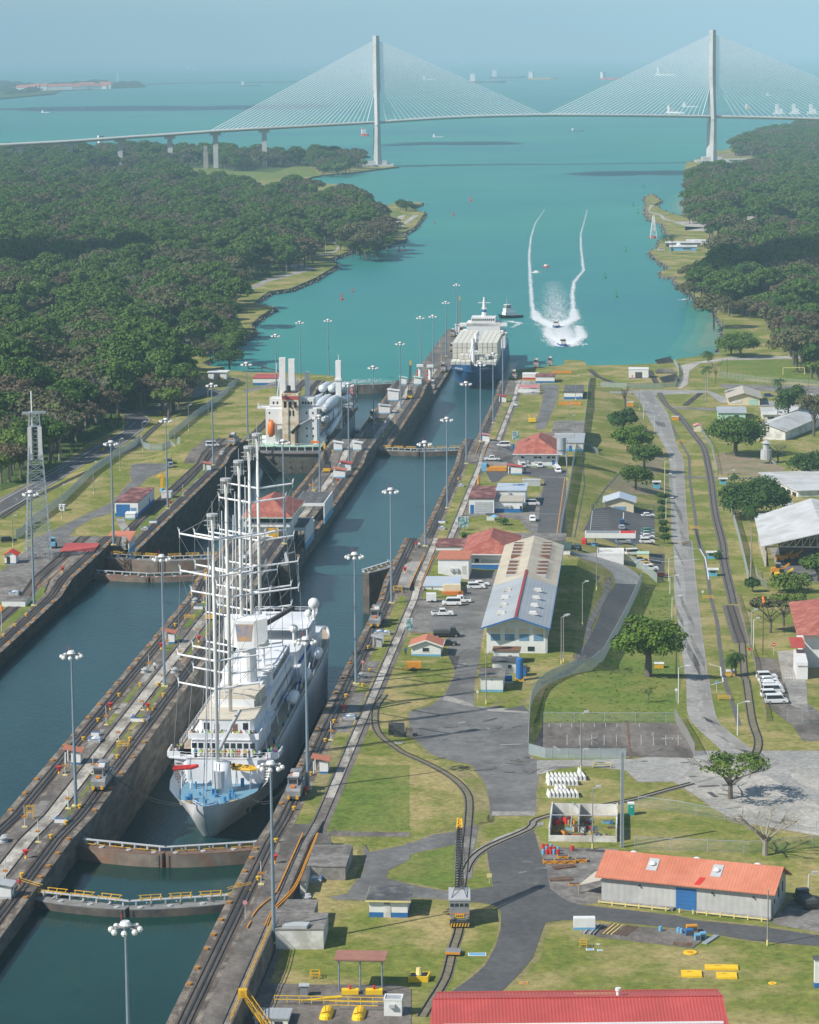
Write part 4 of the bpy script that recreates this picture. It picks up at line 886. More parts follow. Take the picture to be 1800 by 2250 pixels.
for k in range(5): mb.bar((1.35,-3.4+k*1.7,.9),(1.35,-3.4+k*1.7,2.9),.07)
mb.bar((1.4,-3.5,2.9),(1.4,3.5,2.9),.08);mb.bar((1.4,-3.5,2.1),(1.4,3.5,2.1),.08);mb.B('side_rail',lo)
seal()
def slope(s): return atan((float(ip(s+2,COP))-float(ip(s-2,COP)))/4)
for s,t,lb in ((512,T3-2.65,'centre wall beside the yellow bollard, nearest of all'),(507,T4+2.65,'right wall beside the bow of the sailing ship'),(666,T4+2.65,'right wall in front of the half open gate leaf'),(1020,T1-2.65,'left wall behind the stern of the freighter'),(1062,T2+2.65,'centre wall right of the freighter deck'),(1107,T2+2.65,'centre wall behind another, beside the freighter hull'),(1168,T2+2.65,'centre wall beside the freighter bow'),(1420,T3-2.65,'approach wall left of the container ship bow'),(1520,T3-5.3,'approach wall beside the container stacks'),(1600,-113.6,'tip of the approach wall, left of the tower crane'),(1612,-109,'tip of the approach wall, right of the tower crane'),(1345,T3-2.65,'centre wall by the striped towers'),(868,T2+2.2,'centre wall under the upper shelter'),(790,-111,'centre wall behind the control tower'),(724,-108.6,'centre wall hump hidden by the ship masts'),(1388,-67.3,'far right quay, left of the parked pair'),(1440,-58,'far right quay, among the parked ones'),(1448,-51,'far right quay end, rightmost of the parked ones')):
  o=dup(lo,(LG(s,t,.1) if s<1392 or abs(t+113)<8 else LG(s,t,.1)),None,'grey towing locomotive on the '+lb);o.rotation_euler=(slope(s) if s<1350 else 0,0,-HEAD)
drop(lo)
for s,t,T_,lb in ((507,T4+1.2,-78,'towing cable'),(512,T3-1.2,-93,'towing cable')):
  mb=U(dark)
  for dz in (0,.5):
    a=Vector(L(s,t,30.6));b=Vector(L(519 if T_>-80 else 514,T_ if T_>-80 else -87,24.3));pts=[a.lerp(b,k/8)-Vector((0,0,(2.2+dz)*sin(pi*k/8))) for k in range(9)];mb.tube(pts,.045,4)
  tag(mb.B('towing_cable'),'pair of thin sagging towing cables from the '+('right wall' if T_>-80 else 'centre wall')+' locomotive to the ship bow','cable')
# ---------------------------------------------------------------- small things on the walls
def put(root,P,labels,group=None,rot=None,dz=0):
  """copies of root at photo places on the land, or (s,t) pairs"""
  seal();pts=[tuple(p) for p in G(px(P))] if isinstance(P,str) else [LG(*p) for p in P]
  for i,p in enumerate(pts):
    dup(root,(p[0],p[1],p[2]+dz),rot,labels if isinstance(labels,str) else labels[i],group)
  drop(root)
sp=thing('marker_post','slim white post with orange number plate and pale yellow foot on the lock wall','marker post',(0,0,-500),-HEAD)
U(white_w).tube([(0,0,0),(0,0,4.1)],.07,6).B('pole',sp);mb=U(orange_y).cb(0,-.12,1.9,.95,.06,.38);pl=mb.B('number_plate',sp)
mb=U(wood)
for k in range(3): mb.cb(-.28+k*.28,-.165,1.98,.14,.01,.2)
mb.B('digits',pl);U(yellow_p).cb(0,0,0,1.0,.7,.16).B('foot',sp)
put(sp,'i 1412,975 1585,755 1545,1090 1350,1340 1008,1480 1125,1637 885,1945 618,1958 n 168,362 260,465 40,735 460,237 R 865,560 V 847,1000 778,1440 550,1720 o 577,1140 U 1080,737 1330,660 1222,812 T 368,1185 305,1280 430,1140 l 95,1645 W 850,730 d 952,1475 1388,1070 T 935,470 920,300',
 'slim white post with an orange number plate on the lock wall paving','marker posts on the lock walls')
bo=thing('bollard','short yellow mooring bollard','bollard',(0,0,-500),0);U(yellow).cyl(0,0,0,.55,.28,.22,n=10).B('stem',bo);U(yellow).cyl(0,0,.55,.75,.42,.42,n=10).B('cap',bo)
put(bo,'i 35,645 145,547 248,452 1128,1210 1330,1110 1497,1110 1547,1210 930,1447 1448,1338 790,1625 1232,1628 1365,1450 1113,1795 n 630,112 540,235 447,345 345,438 147,700 Q 1470,112 1362,258 W 1250,50 1040,185 885,510 775,750 590,1175 480,1385 380,1612 o 685,833 555,1110 l 490,705 378,950 388,1125 335,1237 208,1320 V 710,1050 490,1300 785,1580 U 1040,680 1105,745 1330,250 1660,250 g 715,945 790,1250',
 'short yellow mooring bollard on the lock wall','yellow bollards on the lock walls')
fe=tag(U(M('fairlead_amber',(.5,.23,.03),(.34,.16,.04),sc=2)).box(-.42,.42,-.35,.35,0,.3).box(-.28,.28,.2,.6,.05,.36).B('fairlead'),'small orange fairlead on the lip of the lock wall','fairlead')
fe.location=(0,0,-500);R0=random.Random(4);F=[]
for e,d,segs in ((T4,1,((395,470,8),(500,700,15),(700,790,9),(800,985,7),(1000,1050,9),(1062,1256,8))),(T3,-1,((436,480,9),(495,560,13),(790,985,9),(1060,1256,8),(1256,1300,8))),(T2,1,((480,700,12),(700,790,9),(800,985,8),(1060,1250,8))),(T1,-1,((600,700,10),(705,780,10),(800,985,12)))):
  for a,b,st_ in segs: F+=[(s+R0.uniform(-2,2),e+d*.62) for s in np.arange(a,b,st_)]
seal()
for s,t in F:
  c=fe.copy();COL.objects.link(c);c.location=LG(s,t,.03);c.rotation_euler=(0,0,-HEAD+(0 if t<-110 else pi));c['group']='orange fairleads along the lips of the lock walls'
D.objects.remove(fe)
tr=thing('hydrant_cover','red cone shaped cover on a yellow stand','hydrant cover',(0,0,-500),0);U(red).cyl(0,0,.5,1.5,.12,.62,n=10).B('cover',tr);U(yellow).cyl(0,0,0,.5,.3,.1,n=8).B('stand',tr)
put(tr,'i 593,35 1530,760 1045,1335 1403,1340 560,1940 n 175,572 o 676,985 900,485 l 655,375 190,1430 V 790,1500 315,1590 U 1400,640 d 1293,1140 e 240,850','red cone shaped cover on a small yellow stand on the lock wall','red covers on the lock walls')
# white kiosks with red roofs
def kiosk(name,label,P,w=2.6,dp=2.4,h_=2.5,roof=r_tile,band_=blue,porch=1.3,rot=-HEAD,group=None,wallm=white,loc=None):
  p=loc or tuple(G(px(P))[0]);r=thing(name,label,'kiosk',p,rot,group)
  U(wallm).box(-w/2+porch,w/2,0,dp,0,h_).B('wall',r);U(band_).box(-w/2+porch-.01,w/2+.01,-.012,dp+.01,0,.45).B('base_band',r)
  mb=U(wallm)
  if porch: mb.box(-w/2,-w/2+.2,0,.25,0,h_);mb.box(-w/2,-w/2+.2,dp-.25,dp,0,h_);mb.box(-w/2,w/2,0,dp,-.15,.02)
  if porch: mb.B('porch_post',r)
  mb=U(roof);mb.prism([(-w/2-.4,h_+.75),(-w/2-.4,h_+.9),(w/2+.4,h_+.22),(w/2+.4,h_+.07)],-.45,dp+.45);mb.v=[(a,c,b) for a,b,c in mb.v];mb.B('roof',r)
  U(glass).box(w/2,w/2+.02,dp*.3,dp*.7,1.3,2.0).B('window',r)
  return r
kiosk('kiosk','white kiosk with terracotta roof and blue base on the right wall, nearest','o 1010,332',3.0,2.8)
kiosk('kiosk','white kiosk with terracotta roof on the centre wall beside the nearest mast','i 690,1855',3.2,2.6)
kiosk('kiosk','white kiosk with terracotta roof on the centre wall left of the ship bridge','i 1600,710',2.8,2.6)
kiosk('kiosk','pale grey kiosk with frame on the right wall by the locomotive','l 445,940',2.2,1.8,2.0,grey_l,grey_l,0.9,wallm=grey_l)
kiosk('kiosk','white kiosk with orange roof on the left wall near the floodlight mast','d 1570,880',2.8,2.4,2.4,r_or)
kiosk('kiosk','pink roofed kiosk on the right wall of the last chamber','T 1410,1330',3.4,2.6,2.2,pink,white,0)
kiosk('kiosk','red roofed kiosk with white porch far up the right wall','T 1600,905',3.2,2.4,2.4,red,white,1.2)
kiosk('kiosk','red roofed hut with mural at the centre wall, nearer of the two','e 1275,1165',4.2,4,2.6,r_or,blue_l,0)
kiosk('kiosk','white hut with pink red roof behind the mural hut on the centre wall','e 1330,1095',4.2,3.5,2.4,r_red,white,0)
kiosk('kiosk','blue and white kiosk on the hump right of the freighter, left one','e 1262,905',3.2,2.8,2.6,white,blue_l,0)
kiosk('kiosk','blue and white kiosk on the hump right of the freighter, right one','e 1445,905',3.2,2.8,2.6,white,blue_l,0)
kiosk('kiosk','blue and white kiosk at the last hump of the centre wall','T 415,890',5.0,4,4.4,white,blue_l,0)
kiosk('kiosk','white kiosk with flat roof and pink window strip beside the freighter bow','T 318,1030',5.0,4,3.2,grey_l,blue_l,0)
kiosk('kiosk','green roofed blue kiosk at the step by the tall black crane','T 522,715',3.2,3,3,green_p,blue_l,0)
kiosk('kiosk','green roofed blue kiosk right of the tall black crane','T 680,715',3.6,3,3,green_p,blue_l,0)
kiosk('kiosk','blue and white kiosk at the tip of the approach wall','T 1130,160',5,4,4.4,white,blue,0)
kiosk('kiosk','grey kiosk cut by the left edge on the centre wall','n 8,850',3.4,2.4,2.2,grey_l,grey_l,0)
kiosk('kiosk','small grey and blue kiosk on the last chamber grass, right wall','g 1150,390',1.6,1.4,1.4,grey_l,blue,0)
# white and blue open chests (stair hatches)
def hatch(label,P,w=2.4,dp=2.6,h_=.8,rot=-HEAD,kind_=0):
  r=thing('stair_hatch',label,'stair hatch',tuple(G(px(P))[0]),rot)
  mb=U(white)
  for a,b,c,d in ((-w/2,w/2,0,.2),(-w/2,-w/2+.2,.2,dp),(w/2-.2,w/2,.2,dp)): mb.box(a,b,c,d,0,h_)
  mb.B('parapet',r);mb=U(blue)
  for a,b,c,d in ((-w/2-.02,w/2+.02,-.02,.22),(-w/2-.02,-w/2+.22,.2,dp),(w/2-.22,w/2+.02,.2,dp)): mb.box(a,b,c,d,h_,h_+.08)
  mb.B('coping_trim',r);U(black).box(-w/2+.2,w/2-.2,.2,dp,-.1,.06).B('stair_opening',r)
  if kind_:
    mb=U(white);mb.prism([(-w/2,0),(w/2,0),(w/2,h_*.6),(0,h_*1.25),(-w/2,h_*.6)],0,dp);mb.v=[(a,c,b) for a,b,c in mb.v];mb.B('sloping_cover',r)
  return r
for x,lb,w,k in (('n 410,335','white and blue parapet hatch on the centre wall before the nearest mast',2.3,0),('i 1315,1450','white and blue parapet hatch on the centre wall right of a red cover',3.6,0),('i 890,1650','white and blue hatch with a peaked cover on the centre wall',2.6,1),('i 900,1585','small white box hatch behind the peaked one',1.6,0),('W 1080,475','white and blue peaked hatch between the tracks of the right wall',2.6,1),('l 455,845','left of two pale blue peaked hatches by the locomotive',2.2,1),('l 510,848','right of two pale blue peaked hatches by the locomotive',2.2,1),('V 780,1085','white and blue hatch left of the black crane',2.4,0),('o 955,1130','tall leaning white and blue hatch at the edge of the platform',2.8,1),('d 1160,1275','white and blue hatch on the left wall by the garage',2.4,0),('d 1095,1330','pale peaked hatch on the left wall by the garage',2.2,1),('U 1240,790','small white hatch on the centre wall between the chambers',2,1),('P 170,620','pale hatch with sloping blue trim at the left edge platform',2.6,1),('g 1585,0' if 0 else 'g 590,1325','pale blue hatch on the right wall by the billboard',2,1),('g 735,1000','grey white hatch on the right wall track side',2,1),('g 590,1275','blue and white box hatch on the right wall',2.2,0)): hatch(lb,x,w,w,.75,-HEAD,k)
# capstans
cp=thing('capstan','grey stepped capstan','capstan',(0,0,-500),0);mb=U(grey_l);mb.cyl(0,0,0,.3,.9,n=14).cyl(0,0,.3,.75,.55,n=14).cyl(0,0,.75,.95,.8,n=14).B('drum',cp)
U(grey_l).cyl(.1,.9,0,1.1,.5,n=12).B('motor_housing',cp)
put(cp,'i 1370,985 1650,985 l 322,1175 V 735,1000 o 910,1265 e 165,940 n 20,465','grey stepped capstan on the lock wall paving','capstans on the lock walls')
# yellow frames
def frame_cage(label,P,w=2.2,dp=1.8,h_=1.2,m=yellow,rot=-HEAD):
  r=thing('guard_cage',label,'guard cage',tuple(G(px(P))[0]),rot)
  mb=U(m)
  for x in (-w/2,w/2):
    for y in (0,dp): mb.bar((x,y,0),(x,y,h_),.1)
  mb.B('posts',r);mb=U(m)
  for z in (h_,h_*.55): mb.bar((-w/2,0,z),(w/2,0,z),.09);mb.bar((-w/2,dp,z),(w/2,dp,z),.09);mb.bar((-w/2,0,z),(-w/2,dp,z),.09);mb.bar((w/2,0,z),(w/2,dp,z),.09)
  mb.B('rails',r);return r
frame_cage('yellow tubular guard frame on the centre wall beside a marker post','i 1160,1705')
frame_cage('yellow guard frame on the centre wall below the yellow topped crane','V 665,1215',2.4,1.6,1.0)
frame_cage('yellow tall valve frame on the centre wall at the left edge','R 375,690',1.3,1,2.4)
frame_cage('yellow valve frame below the half open gate leaf on the right wall','l 600,530',2.2,1.4,1.8)
frame_cage('pair of yellow goal shaped pipes on the warehouse lawn','r 283,1205',1.1,1,1.1)
frame_cage('pale yellow barrier frame by the concrete pad lamp','E' if 0 else 'r 395,105',3.6,.3,1.1,yellow_p)
frame_cage('yellow stair frame on the lawn by the canopy','o 965,1830',1.4,1.6,1.0)
# ---------------------------------------------------------------- ships; local x right, y aft (away), origin on the water under the bow
def lerp(a,b,t): return a+(b-a)*t
def tab(T_,x): return float(np.interp(x,[a for a,b in T_],[b for a,b in T_]))
def hull(par,name,Lh,zd,wl,dk,d0,dend,mats,nst=60,nl=7,zb=-3,bands=((-1,.0),)):
  """zd: deck height by station, wl/dk: half widths at the waterline and at the deck, d0/dend: stem and stern line by height 0..1"""
  st_=[Lh*(i/nst)**1.25 for i in range(nst+1)];V=[];n=nl
  for i,d in enumerate(st_):
    u=d/Lh
    for j in range(n+1):
      v=j/n;y=lerp(d0(v),dend(v),u);z=lerp(zb,tab(zd,y),v);w=lerp(tab(wl,y-d0(0)),tab(dk,y),v**1.3) if u>0 else .04
      V.append((w,y,z))
  for side,nm_ in ((1,name),(-1,name)):
    pass
  vs=[];fs=[]
  for sg in (-1,1):
    b=len(vs);vs+=[(sg*x,y,z) for x,y,z in V]
    for i in range(nst):
      for j in range(n):
        a=b+i*(n+1)+j;q=(a,a+1,a+n+2,a+n+1);fs.append(q if sg>0 else q[::-1])
  k=nst*(n+1)
  for j in range(n): fs.append((k+j,k+j+1,len(V)+k+j+1,len(V)+k+j))
  mb=MB();mb.use(mats[0]);mb.v=vs
  for f in fs:
    zc=sum(vs[i][2] for i in f)/4;m_=mats[0]
    if len(mats)>1 and zc<mats[2]: m_=mats[1]
    mb.use(m_);mb.f.append(f);mb.m.append(mb.mi)
  o=mb.B(name,par,True);return o
def deckpoly(dk,zd,y0,y1,inset=.25,dz=-1.0,n=24):
  ys=[lerp(y0,y1,i/n) for i in range(n+1)];return [(tab(dk,y)-inset,y) for y in ys]+[(-(tab(dk,y)-inset),y) for y in ys[::-1]]
def railing(mb,P,z,h_=1.05,r=.05,step=2):
  for a,b in zip(P,P[1:]):
    mb.bar((a[0],a[1],z+h_),(b[0],b[1],z+h_),r);mb.bar((a[0],a[1],z+h_*.55),(b[0],b[1],z+h_*.55),r*.8)
    l=hypot(b[0]-a[0],b[1]-a[1]);k=max(1,int(l/step))
    for i in range(k+1): x,y=lerp(a[0],b[0],i/k),lerp(a[1],b[1],i/k);mb.bar((x,y,z),(x,y,z+h_),r)
# --- sailing cruise ship
WZ=16.9
sv=thing('sailing_ship','large white five masted sailing cruise ship, bow towards the viewer in the right chamber','sailing ship',L(509,-85.6,WZ))
zd=[(0,8.2),(6,7.8),(15,7.6),(26,8.2),(27,11.4),(40,11.8),(150,12.0)]
dk=[(0,.3),(3,3.6),(8,6.8),(14,9.0),(20,9.9),(28,10.1),(40,10.1),(110,10.1),(130,9.6),(142,8.6),(152,6.5)]
wl=[(0,.05),(6,1.4),(14,4.0),(24,7.0),(36,9.2),(50,9.9),(105,9.9),(125,8.6),(140,5.5),(150,2)]
hull(sv,'hull',1.0*152,zd,wl,dk,lambda v:10.2*(1-v)**1.15,lambda v:lerp(144,152,v),[shipwhite,dark,-.2],80,8,-3)
mb=U(dark)
for z in (4.6,):
  for sg in(1,):
    pts=[(tab(dk,y)*.985-.02+.05*0,y,z+.2) for y in range(20,146,6)]
sub=U(deck_b).prism(deckpoly(dk,zd,5,26.5,2.2),5.4,5.95);sub.B('fore_deck',sv)
U(teak).prism(deckpoly(dk,zd,27,151,.15),11.15,11.25).B('main_deck',sv)
U(shipwhite).prism(deckpoly(dk,zd,26.2,27.4,.05,n=3),5.9,11.3).B('front_bulkhead',sv)
# superstructure tiers
def roundf(w,y0,y1,c=3):  # plan with softened front corners
  return [(-w+c,y0),(w-c,y0),(w-.5,y0+c*.5),(w,y0+c*1.3),(w,y1),(-w,y1),(-w,y0+c*1.3),(-w+.5,y0+c*.5)]
h1=U(shipwhite).prism(roundf(8.4,25.2,34,1.2),5.9,11.2).B('forward_house',sv)
U(shipwhite).prism(roundf(6.9,27.2,48,1.0),11.25,14.5).B('bridge_house',sv)
mb=U(glass)
for i in range(10): x=-6+i*1.33;mb.box(x-.5,x+.5,27.17,27.2,12.8,13.9)
mb.B('bridge_window',sv)
mb=U(shipwhite);mb.prism([(-11.4,28.5),(-11.2,26.2),(-7.5,25.2),(7.5,25.2),(11.2,26.2),(11.4,28.5),(11.4,32.5),(-11.4,32.5)],10.9,11.25)
mb.prism([(8.8,26.0),(11.5,26.2),(11.6,28.6),(11.6,32),(11.4,32),(11.3,28.6),(11.2,26.5),(8.8,26.3)],11.2,12.3);mb.prism([(-8.8,26.0),(-11.5,26.2),(-11.6,28.6),(-11.6,32),(-11.4,32),(-11.3,28.6),(-11.2,26.5),(-8.8,26.3)],11.2,12.3)
bw=mb.B('bridge_wing',sv)
mb=U(shipwhite);railing(mb,[(-8.8,26.0),(-7.4,25.4),(7.4,25.4),(8.8,26.0)],11.25,1.1,.07,1.6);mb.B('railing',bw)
# promenade with parapet, upper house
U(shipwhite).prism(roundf(7.3,27.0,52,1.0),14.5,14.75).prism([(-7.3,27.2),(7.3,27.2),(7.4,28.4),(7.4,33),(7.2,33),(7.2,27.5),(-7.2,27.5),(-7.2,33),(-7.4,33),(-7.4,28.4)],14.7,15.9).B('upper_deck',sv)
uh=U(shipwhite).prism(roundf(5.6,31,50,.6),14.75,17.9).B('upper_house',sv)
mb=U(glass);mb.box(-4.6,-3.4,30.97,31,15.8,17.2).box(3.5,4.6,30.97,31,15.8,17.2);mb.B('window',uh);U(wood).box(-2.4,-1.4,30.96,31,14.8,17.0).box(1.4,2.4,30.96,31,14.8,17.0).B('door',uh)
U(deck_c).prism(roundf(5.9,30.8,51,.6),17.9,18.05).B('sun_deck',sv)
mb=U(deck_c);mb.prism([(-3.6,42),(4.6,42),(5.3,52),(-3.6,52)],18.05,20.4);mb.B('pool_screen',sv)
mb=U(shipwhite);mb.box(-4.4,4.4,41.4,41.8,18.05,19.6);mb.B('deck_screen',sv);U(shipwhite).box(1.2,4.6,52,60,18.05,20.6).box(-4.4,1.2,52,60,18.05,19.4).B('deck_house',sv)
U(shipwhite).prism(roundf(6.2,51,92,.6),11.25,18.0).prism(roundf(5.6,60,90,2),18.0,21.0).prism(roundf(5.0,66,88,3),21,21.3).B('mid_house',sv)
mb=U(glass)
for i in range(16): mb.box(5.6,5.63,62.5+i*1.7,63.8+i*1.7,18.9,20.4)
for i in range(22): mb.box(6.2,6.23,54+i*1.7,55+i*1.7,12.4,13.4).box(6.2,6.23,54+i*1.7,55+i*1.7,15.4,16.4)
mb.B('window',sv)
U(white).prism([(0,60.5),(5.4,60.5),(5.2,66),(0,66)],21.0,21.35).B('awning',sv)
U(shipwhite).prism(roundf(7.2,92,138,1.5),11.25,14.6).prism(roundf(6.6,96,130,2),14.6,17.6).prism(roundf(7.4,108,128,2),20.2,20.5).B('aft_house',sv)
mb=U(shipwhite);railing(mb,[(-7.4,108),(7.4,108),(7.4,128),(-7.4,128),(-7.4,108)],20.5,1.2,.1,2)
for x in (-7.2,7.2):
  for y in (108.3,118,127.7): mb.bar((x,y,17.6),(x,y,20.3),.25)
mb.B('gallery',sv)
mb=U(shipwhite)
for y0 in range(29,140,1):
  pass
railing(mb,[(tab(dk,y)-.1,y) for y in range(33,150,6)],11.9,1.0,.06,2);railing(mb,[(-tab(dk,y)+.1,y) for y in range(33,150,6)],11.9,1.0,.06,2);mb.B('railing',sv)
# funnels and domes
fn=U(shipwhite);fn.tube([(1.2,55,17.9),(1.2,55,30)],[2.2,1.7],16);fn.prism([(-3.4,53.2),(-.6,52.6),(3.0,52.6),(5.8,53.2),(5.0,57),(-2.6,57)],[30,28,28,30,29,29],[34.6,34.0,34.0,34.6,34.6,34.6]);fo=fn.B('funnel',sv)
U(M('emblem_sunset',(.62,.34,.12),(.10,.25,.45),sc=.45)).add([(-.6,52.56,29.6),(2.4,52.56,29.6),(2.8,52.56,33.3),(-1.0,52.56,33.3)],[(0,1,2,3)]).B('emblem',fo)
mb=U(dark);mb.bar((5.6,54,33.4),(10.6,60,35.6),.7);mb.bar((5.2,55.5,32.6),(9.9,61,34.8),.5);mb.B('exhaust_pipe',fo)
for x,y,z,r in ((3.0,66,26.5,1.35),(6.6,90,24.5,1.0),(14.0-6.4,119,24.4,1.35),(6.6,116,22.6,.9)):
  d_=U(white);d_.ball(x,y,z,r,14);d_.B('radar_dome',sv,True);U(shipwhite).cyl(x,y,20.4,z-r*.6,.35,n=8).B('dome_pedestal',sv)
mb=U(M('blue_canvas',(.02,.10,.42),(.02,.07,.3),sc=1))
rr=random.Random(2)
for i in range(16): x=6.9+rr.uniform(-.3,1.6);y=68+i*2.9;z=11.6;mb.box(x-.35,x+.35,y,y+1.7,z,z+.35)
for i in range(10): mb.box(6.2,7.0,98+i*2.6,99.6+i*2.6,14.8,15.2)
tag(mb.B('deck_chairs',sv),kind='stuff')
# masts: y, foot, top, lean; two or three pairs of swept spreaders each
HM=[(19.3,6,62.2,2.1),(37.4,18,66.5,1),(55.6,21,67.5,0),(70.5,21,68.4,-1),(83.2,21,69.4,-1.5)]
SPR={0:(57.5,50,32.8,27.0),1:(54.3,47.8,42.2,30.5,26),2:(51.5,43.4,34,27.5),3:(56.5,49.4,37,32.6),4:(57.6,45.8,34,40.0)}
rg=U(M('rigging_wire',(.28,.29,.3),(.2,.2,.21),sc=1))
for i,(y,z0,z1,dx) in enumerate(HM):
  y+=0;x=0.0
  m_=U(M('mast_ivory',(.70,.70,.67),(.62,.62,.58),sc=.6));m_.tube([(x,y,z0),(x,y,(z0+z1)/2),(x,y,z1)],[.42,.38,.27],10);mo=m_.B('mast',sv,True)
  hd=U(grey_l);hd.cyl(x,y,z1,z1+.5,1.15,n=10)
  for k in range(6): a=k*pi/3;hd.bar((x+cos(a)*1.0,y+sin(a)*1.0,z1-2.6),(x+cos(a)*1.0,y+sin(a)*1.0,z1+.3),.14)
  for zz in (z1-.9,z1-1.8): hd.bar((x-1.7,y,zz),(x+1.7,y,zz),.12)
  hd.bar((x,y,z1),(x,y,z1+3.0),.09);hd.B('mast_head',mo)
  for q,z in enumerate(SPR[i]):
    w=7.3 if q<2 else 8.2
    for sg in (-1,1):
      s_=U(shipwhite);s_.tube([(x,y,z),(x+sg*w,y+3.6,z+.55)],[.24,.18],8);e=(x+sg*w,y+3.6,z+.5);s_.bar((e[0],e[1],e[2]-.8),(e[0],e[1],e[2]+1.0),.16);s_.bar(e,(e[0]+sg*.3,e[1],e[2]+1.3),.1);s_.B('spreader',mo)
      if q==len(SPR[i])-1: rg.tube([e,(sg*9.7,y+4,12)],.055,4)
      if q<len(SPR[i])-1: z2=SPR[i][q+1];rg.tube([e,(x+sg*(7.3 if q+1<2 else 8.2),y+3.6,z2+1)],.05,4)
      if q==0: rg.tube([e,(x,y,z1)],.05,4)
    for sg in (-1,1):
      if q<len(SPR[i])-1: rg.tube([(x+sg*(7.3 if q<2 else 8.2),y+3.6,z),(x,y,max(z0,SPR[i][q+1]-4))],.04,4)
  if i<4:
    y2=HM[i+1][0]
    fr=U(shipwhite);fr.tube([(x-.9,y-1.6,z0+2),(x-.7,y-1.6,z1-6)],.12,6);fr.B('furler',mo);fr=U(shipwhite);fr.tube([(x-1.9,y-3.2,z0+1),(x-1.2,y-1.2,z1-11)],.11,6);fr.B('furler',mo)
  rg.tube([(x,y,z1),(x,y-15,max(z0,7.5)+2 if i else 8.5)],.05,4)
rg.tube([(0,19.3,58),(0,.5,8.6)],.09,5);rg.B('rigging',sv)
bm=U(grey_l);bm.tube([(0,20.5,14),(3.6,27,21)],.4,8);bm.tube([(.3,18.5,7),(.3,18.5,10.5)],1.4,12);bm.B('deck_crane',sv)
ex=U(shipwhite);ex.tube([(.9,19.5,5.9),(.9,19.5,12)],[2.0,1.6],14);ex.B('fore_tower',sv,True)
for s_,c_,x,y,a in ((0,red,-7.0,21.5,.3),(0,yellow,4.4,22.5,-.25),(0,yellow,5.4,21.2,-.25)):
  b_=U(c_);n=10;dd=Vector((cos(a),sin(a),0));nn=Vector((-dd.y,dd.x,0))
  for sg in (-1,1): b_.tube([tuple(Vector((x,y,10.2))+dd*(-2.6)+nn*sg*.75),tuple(Vector((x,y,10.2))+dd*1.2+nn*sg*.75),tuple(Vector((x,y,10.4))+dd*2.6+nn*sg*.1)],.33,7)
  ro=b_.B('inflatable_boat',sv);U(dark).cb(x,y,10.0,2.4,1.2,.12).B('floor',ro);U(black).cb(x-2.6*dd.x,y-2.6*dd.y,10.2,.5,.5,.9).B('outboard_motor',ro)
st_=U(shipwhite)
for x in (-7.8,-6,3.3,6.2): st_.bar((x,21,5.9),(x,22.5,9.9),.16);st_.bar((x,24,5.9),(x,22.3,9.9),.16)
st_.bar((-8,22,9.8),(-5,22,9.8),.16);st_.bar((3,22,9.8),(7,22,9.8),.16);st_.B('boat_cradle',sv)
eq=U(M('windlass_blue',(.06,.25,.45),(.05,.2,.38),sc=1))
rr=random.Random(8)
for i in range(34): y=rr.uniform(5,24);x=rr.uniform(-1,1)*(tab(dk,y)-1.6);eq.cyl(x,y,5.95,rr.uniform(6.5,7.6),rr.uniform(.2,.5),n=8)
tag(eq.B('deck_gear',sv),kind='stuff')
rp=M('rope_coil',(.42,.31,.17),(.33,.24,.12),sc=2)
for x,y in ((-4.6,9.3),(5.0,10.6)):
  c_=U(rp)
  for k in range(5): c_.tube([(x+cos(a)*(1.5-k*.22),y+sin(a)*(1.1-k*.18),6.1+k*.1) for a in np.linspace(0,6.28,13)],.16,5,False)
  c_.B('rope_coil',sv)
mb=U(shipwhite);railing(mb,[(-2.6,4.2),(-1.2,2),(0,.6),(1.2,2),(2.6,4.2)],7.3,1.1,.08,1.2);mb.B('railing',sv)
for sg in (-1,1):
  U(black).add([(sg*6.2,15.2,3.4),(sg*6.9,16.8,3.6),(sg*6.3,16.0,2.0)],[(0,1,2)]).B('anchor_pocket',sv)
  a_=U(white).bar((sg*4.6,6.6,7.0),(sg*5.9,8.8,6.7),.35,.5);a_.B('fairlead',sv)
mb=U(wood)
for k in range(11): mb.box(8.6,9.8,23.2+k*.35,23.5+k*.35,6.0+k*.48,6.1+k*.48).box(-9.8,-8.6,23.2+k*.35,23.5+k*.35,6.0+k*.48,6.1+k*.48)
mb.B('stairway',sv)
mb=U(shipwhite)
for k in range(3): y=62+k*22;mb.bar((8.7,y,12),(9.5,y,15.5),.3);mb.bar((8.7,y+11,12),(9.5,y+11,15.5),.3)
mb.B('davit',sv)
for k in range(3): mb=U(shipwhite);mb.tube([(9.0,64+k*22,14),(9.0,66+k*22,13.7),(9.0,71+k*22,13.7),(9.0,73+k*22,14)],[.2,1.2,1.2,.2],10);mb.B('tender_boat',sv,True)
# --- people: small standing figures
def person(shirt,legs,seed):
  r=thing('person','person standing on a deck','person',(0,0,-500),0);mb=U(legs)
  mb.tube([(-.1,0,0),(-.1,0,.85)],[.08,.11],6);mb.tube([(.1,0,0),(.1,0,.85)],[.08,.11],6)
  mb.use(shirt).tube([(0,0,.82),(0,0,1.15),(0,0,1.45)],[.17,.19,.13],8)
  for sg in (-1,1): mb.tube([(sg*.2,0,1.42),(sg*.27,-.05,1.12),(sg*.22,-.22,.98)],[.065,.055,.045],5)
  mb.use(skin).tube([(0,0,1.42),(0,0,1.52)],.06,6).ball(0,0,1.63,.115,8,1.15);mb.use(black).ball(0,.02,1.66,.12,8,1.0,True);mb.B('body',r);return r
SH=[M('shirt_%d'%i,c,sc=2) for i,c in enumerate([(.75,.75,.75),(.55,.05,.05),(.05,.12,.35),(.06,.06,.07),(.5,.3,.15),(.1,.45,.4),(.75,.55,.1),(.45,.65,.05)])]
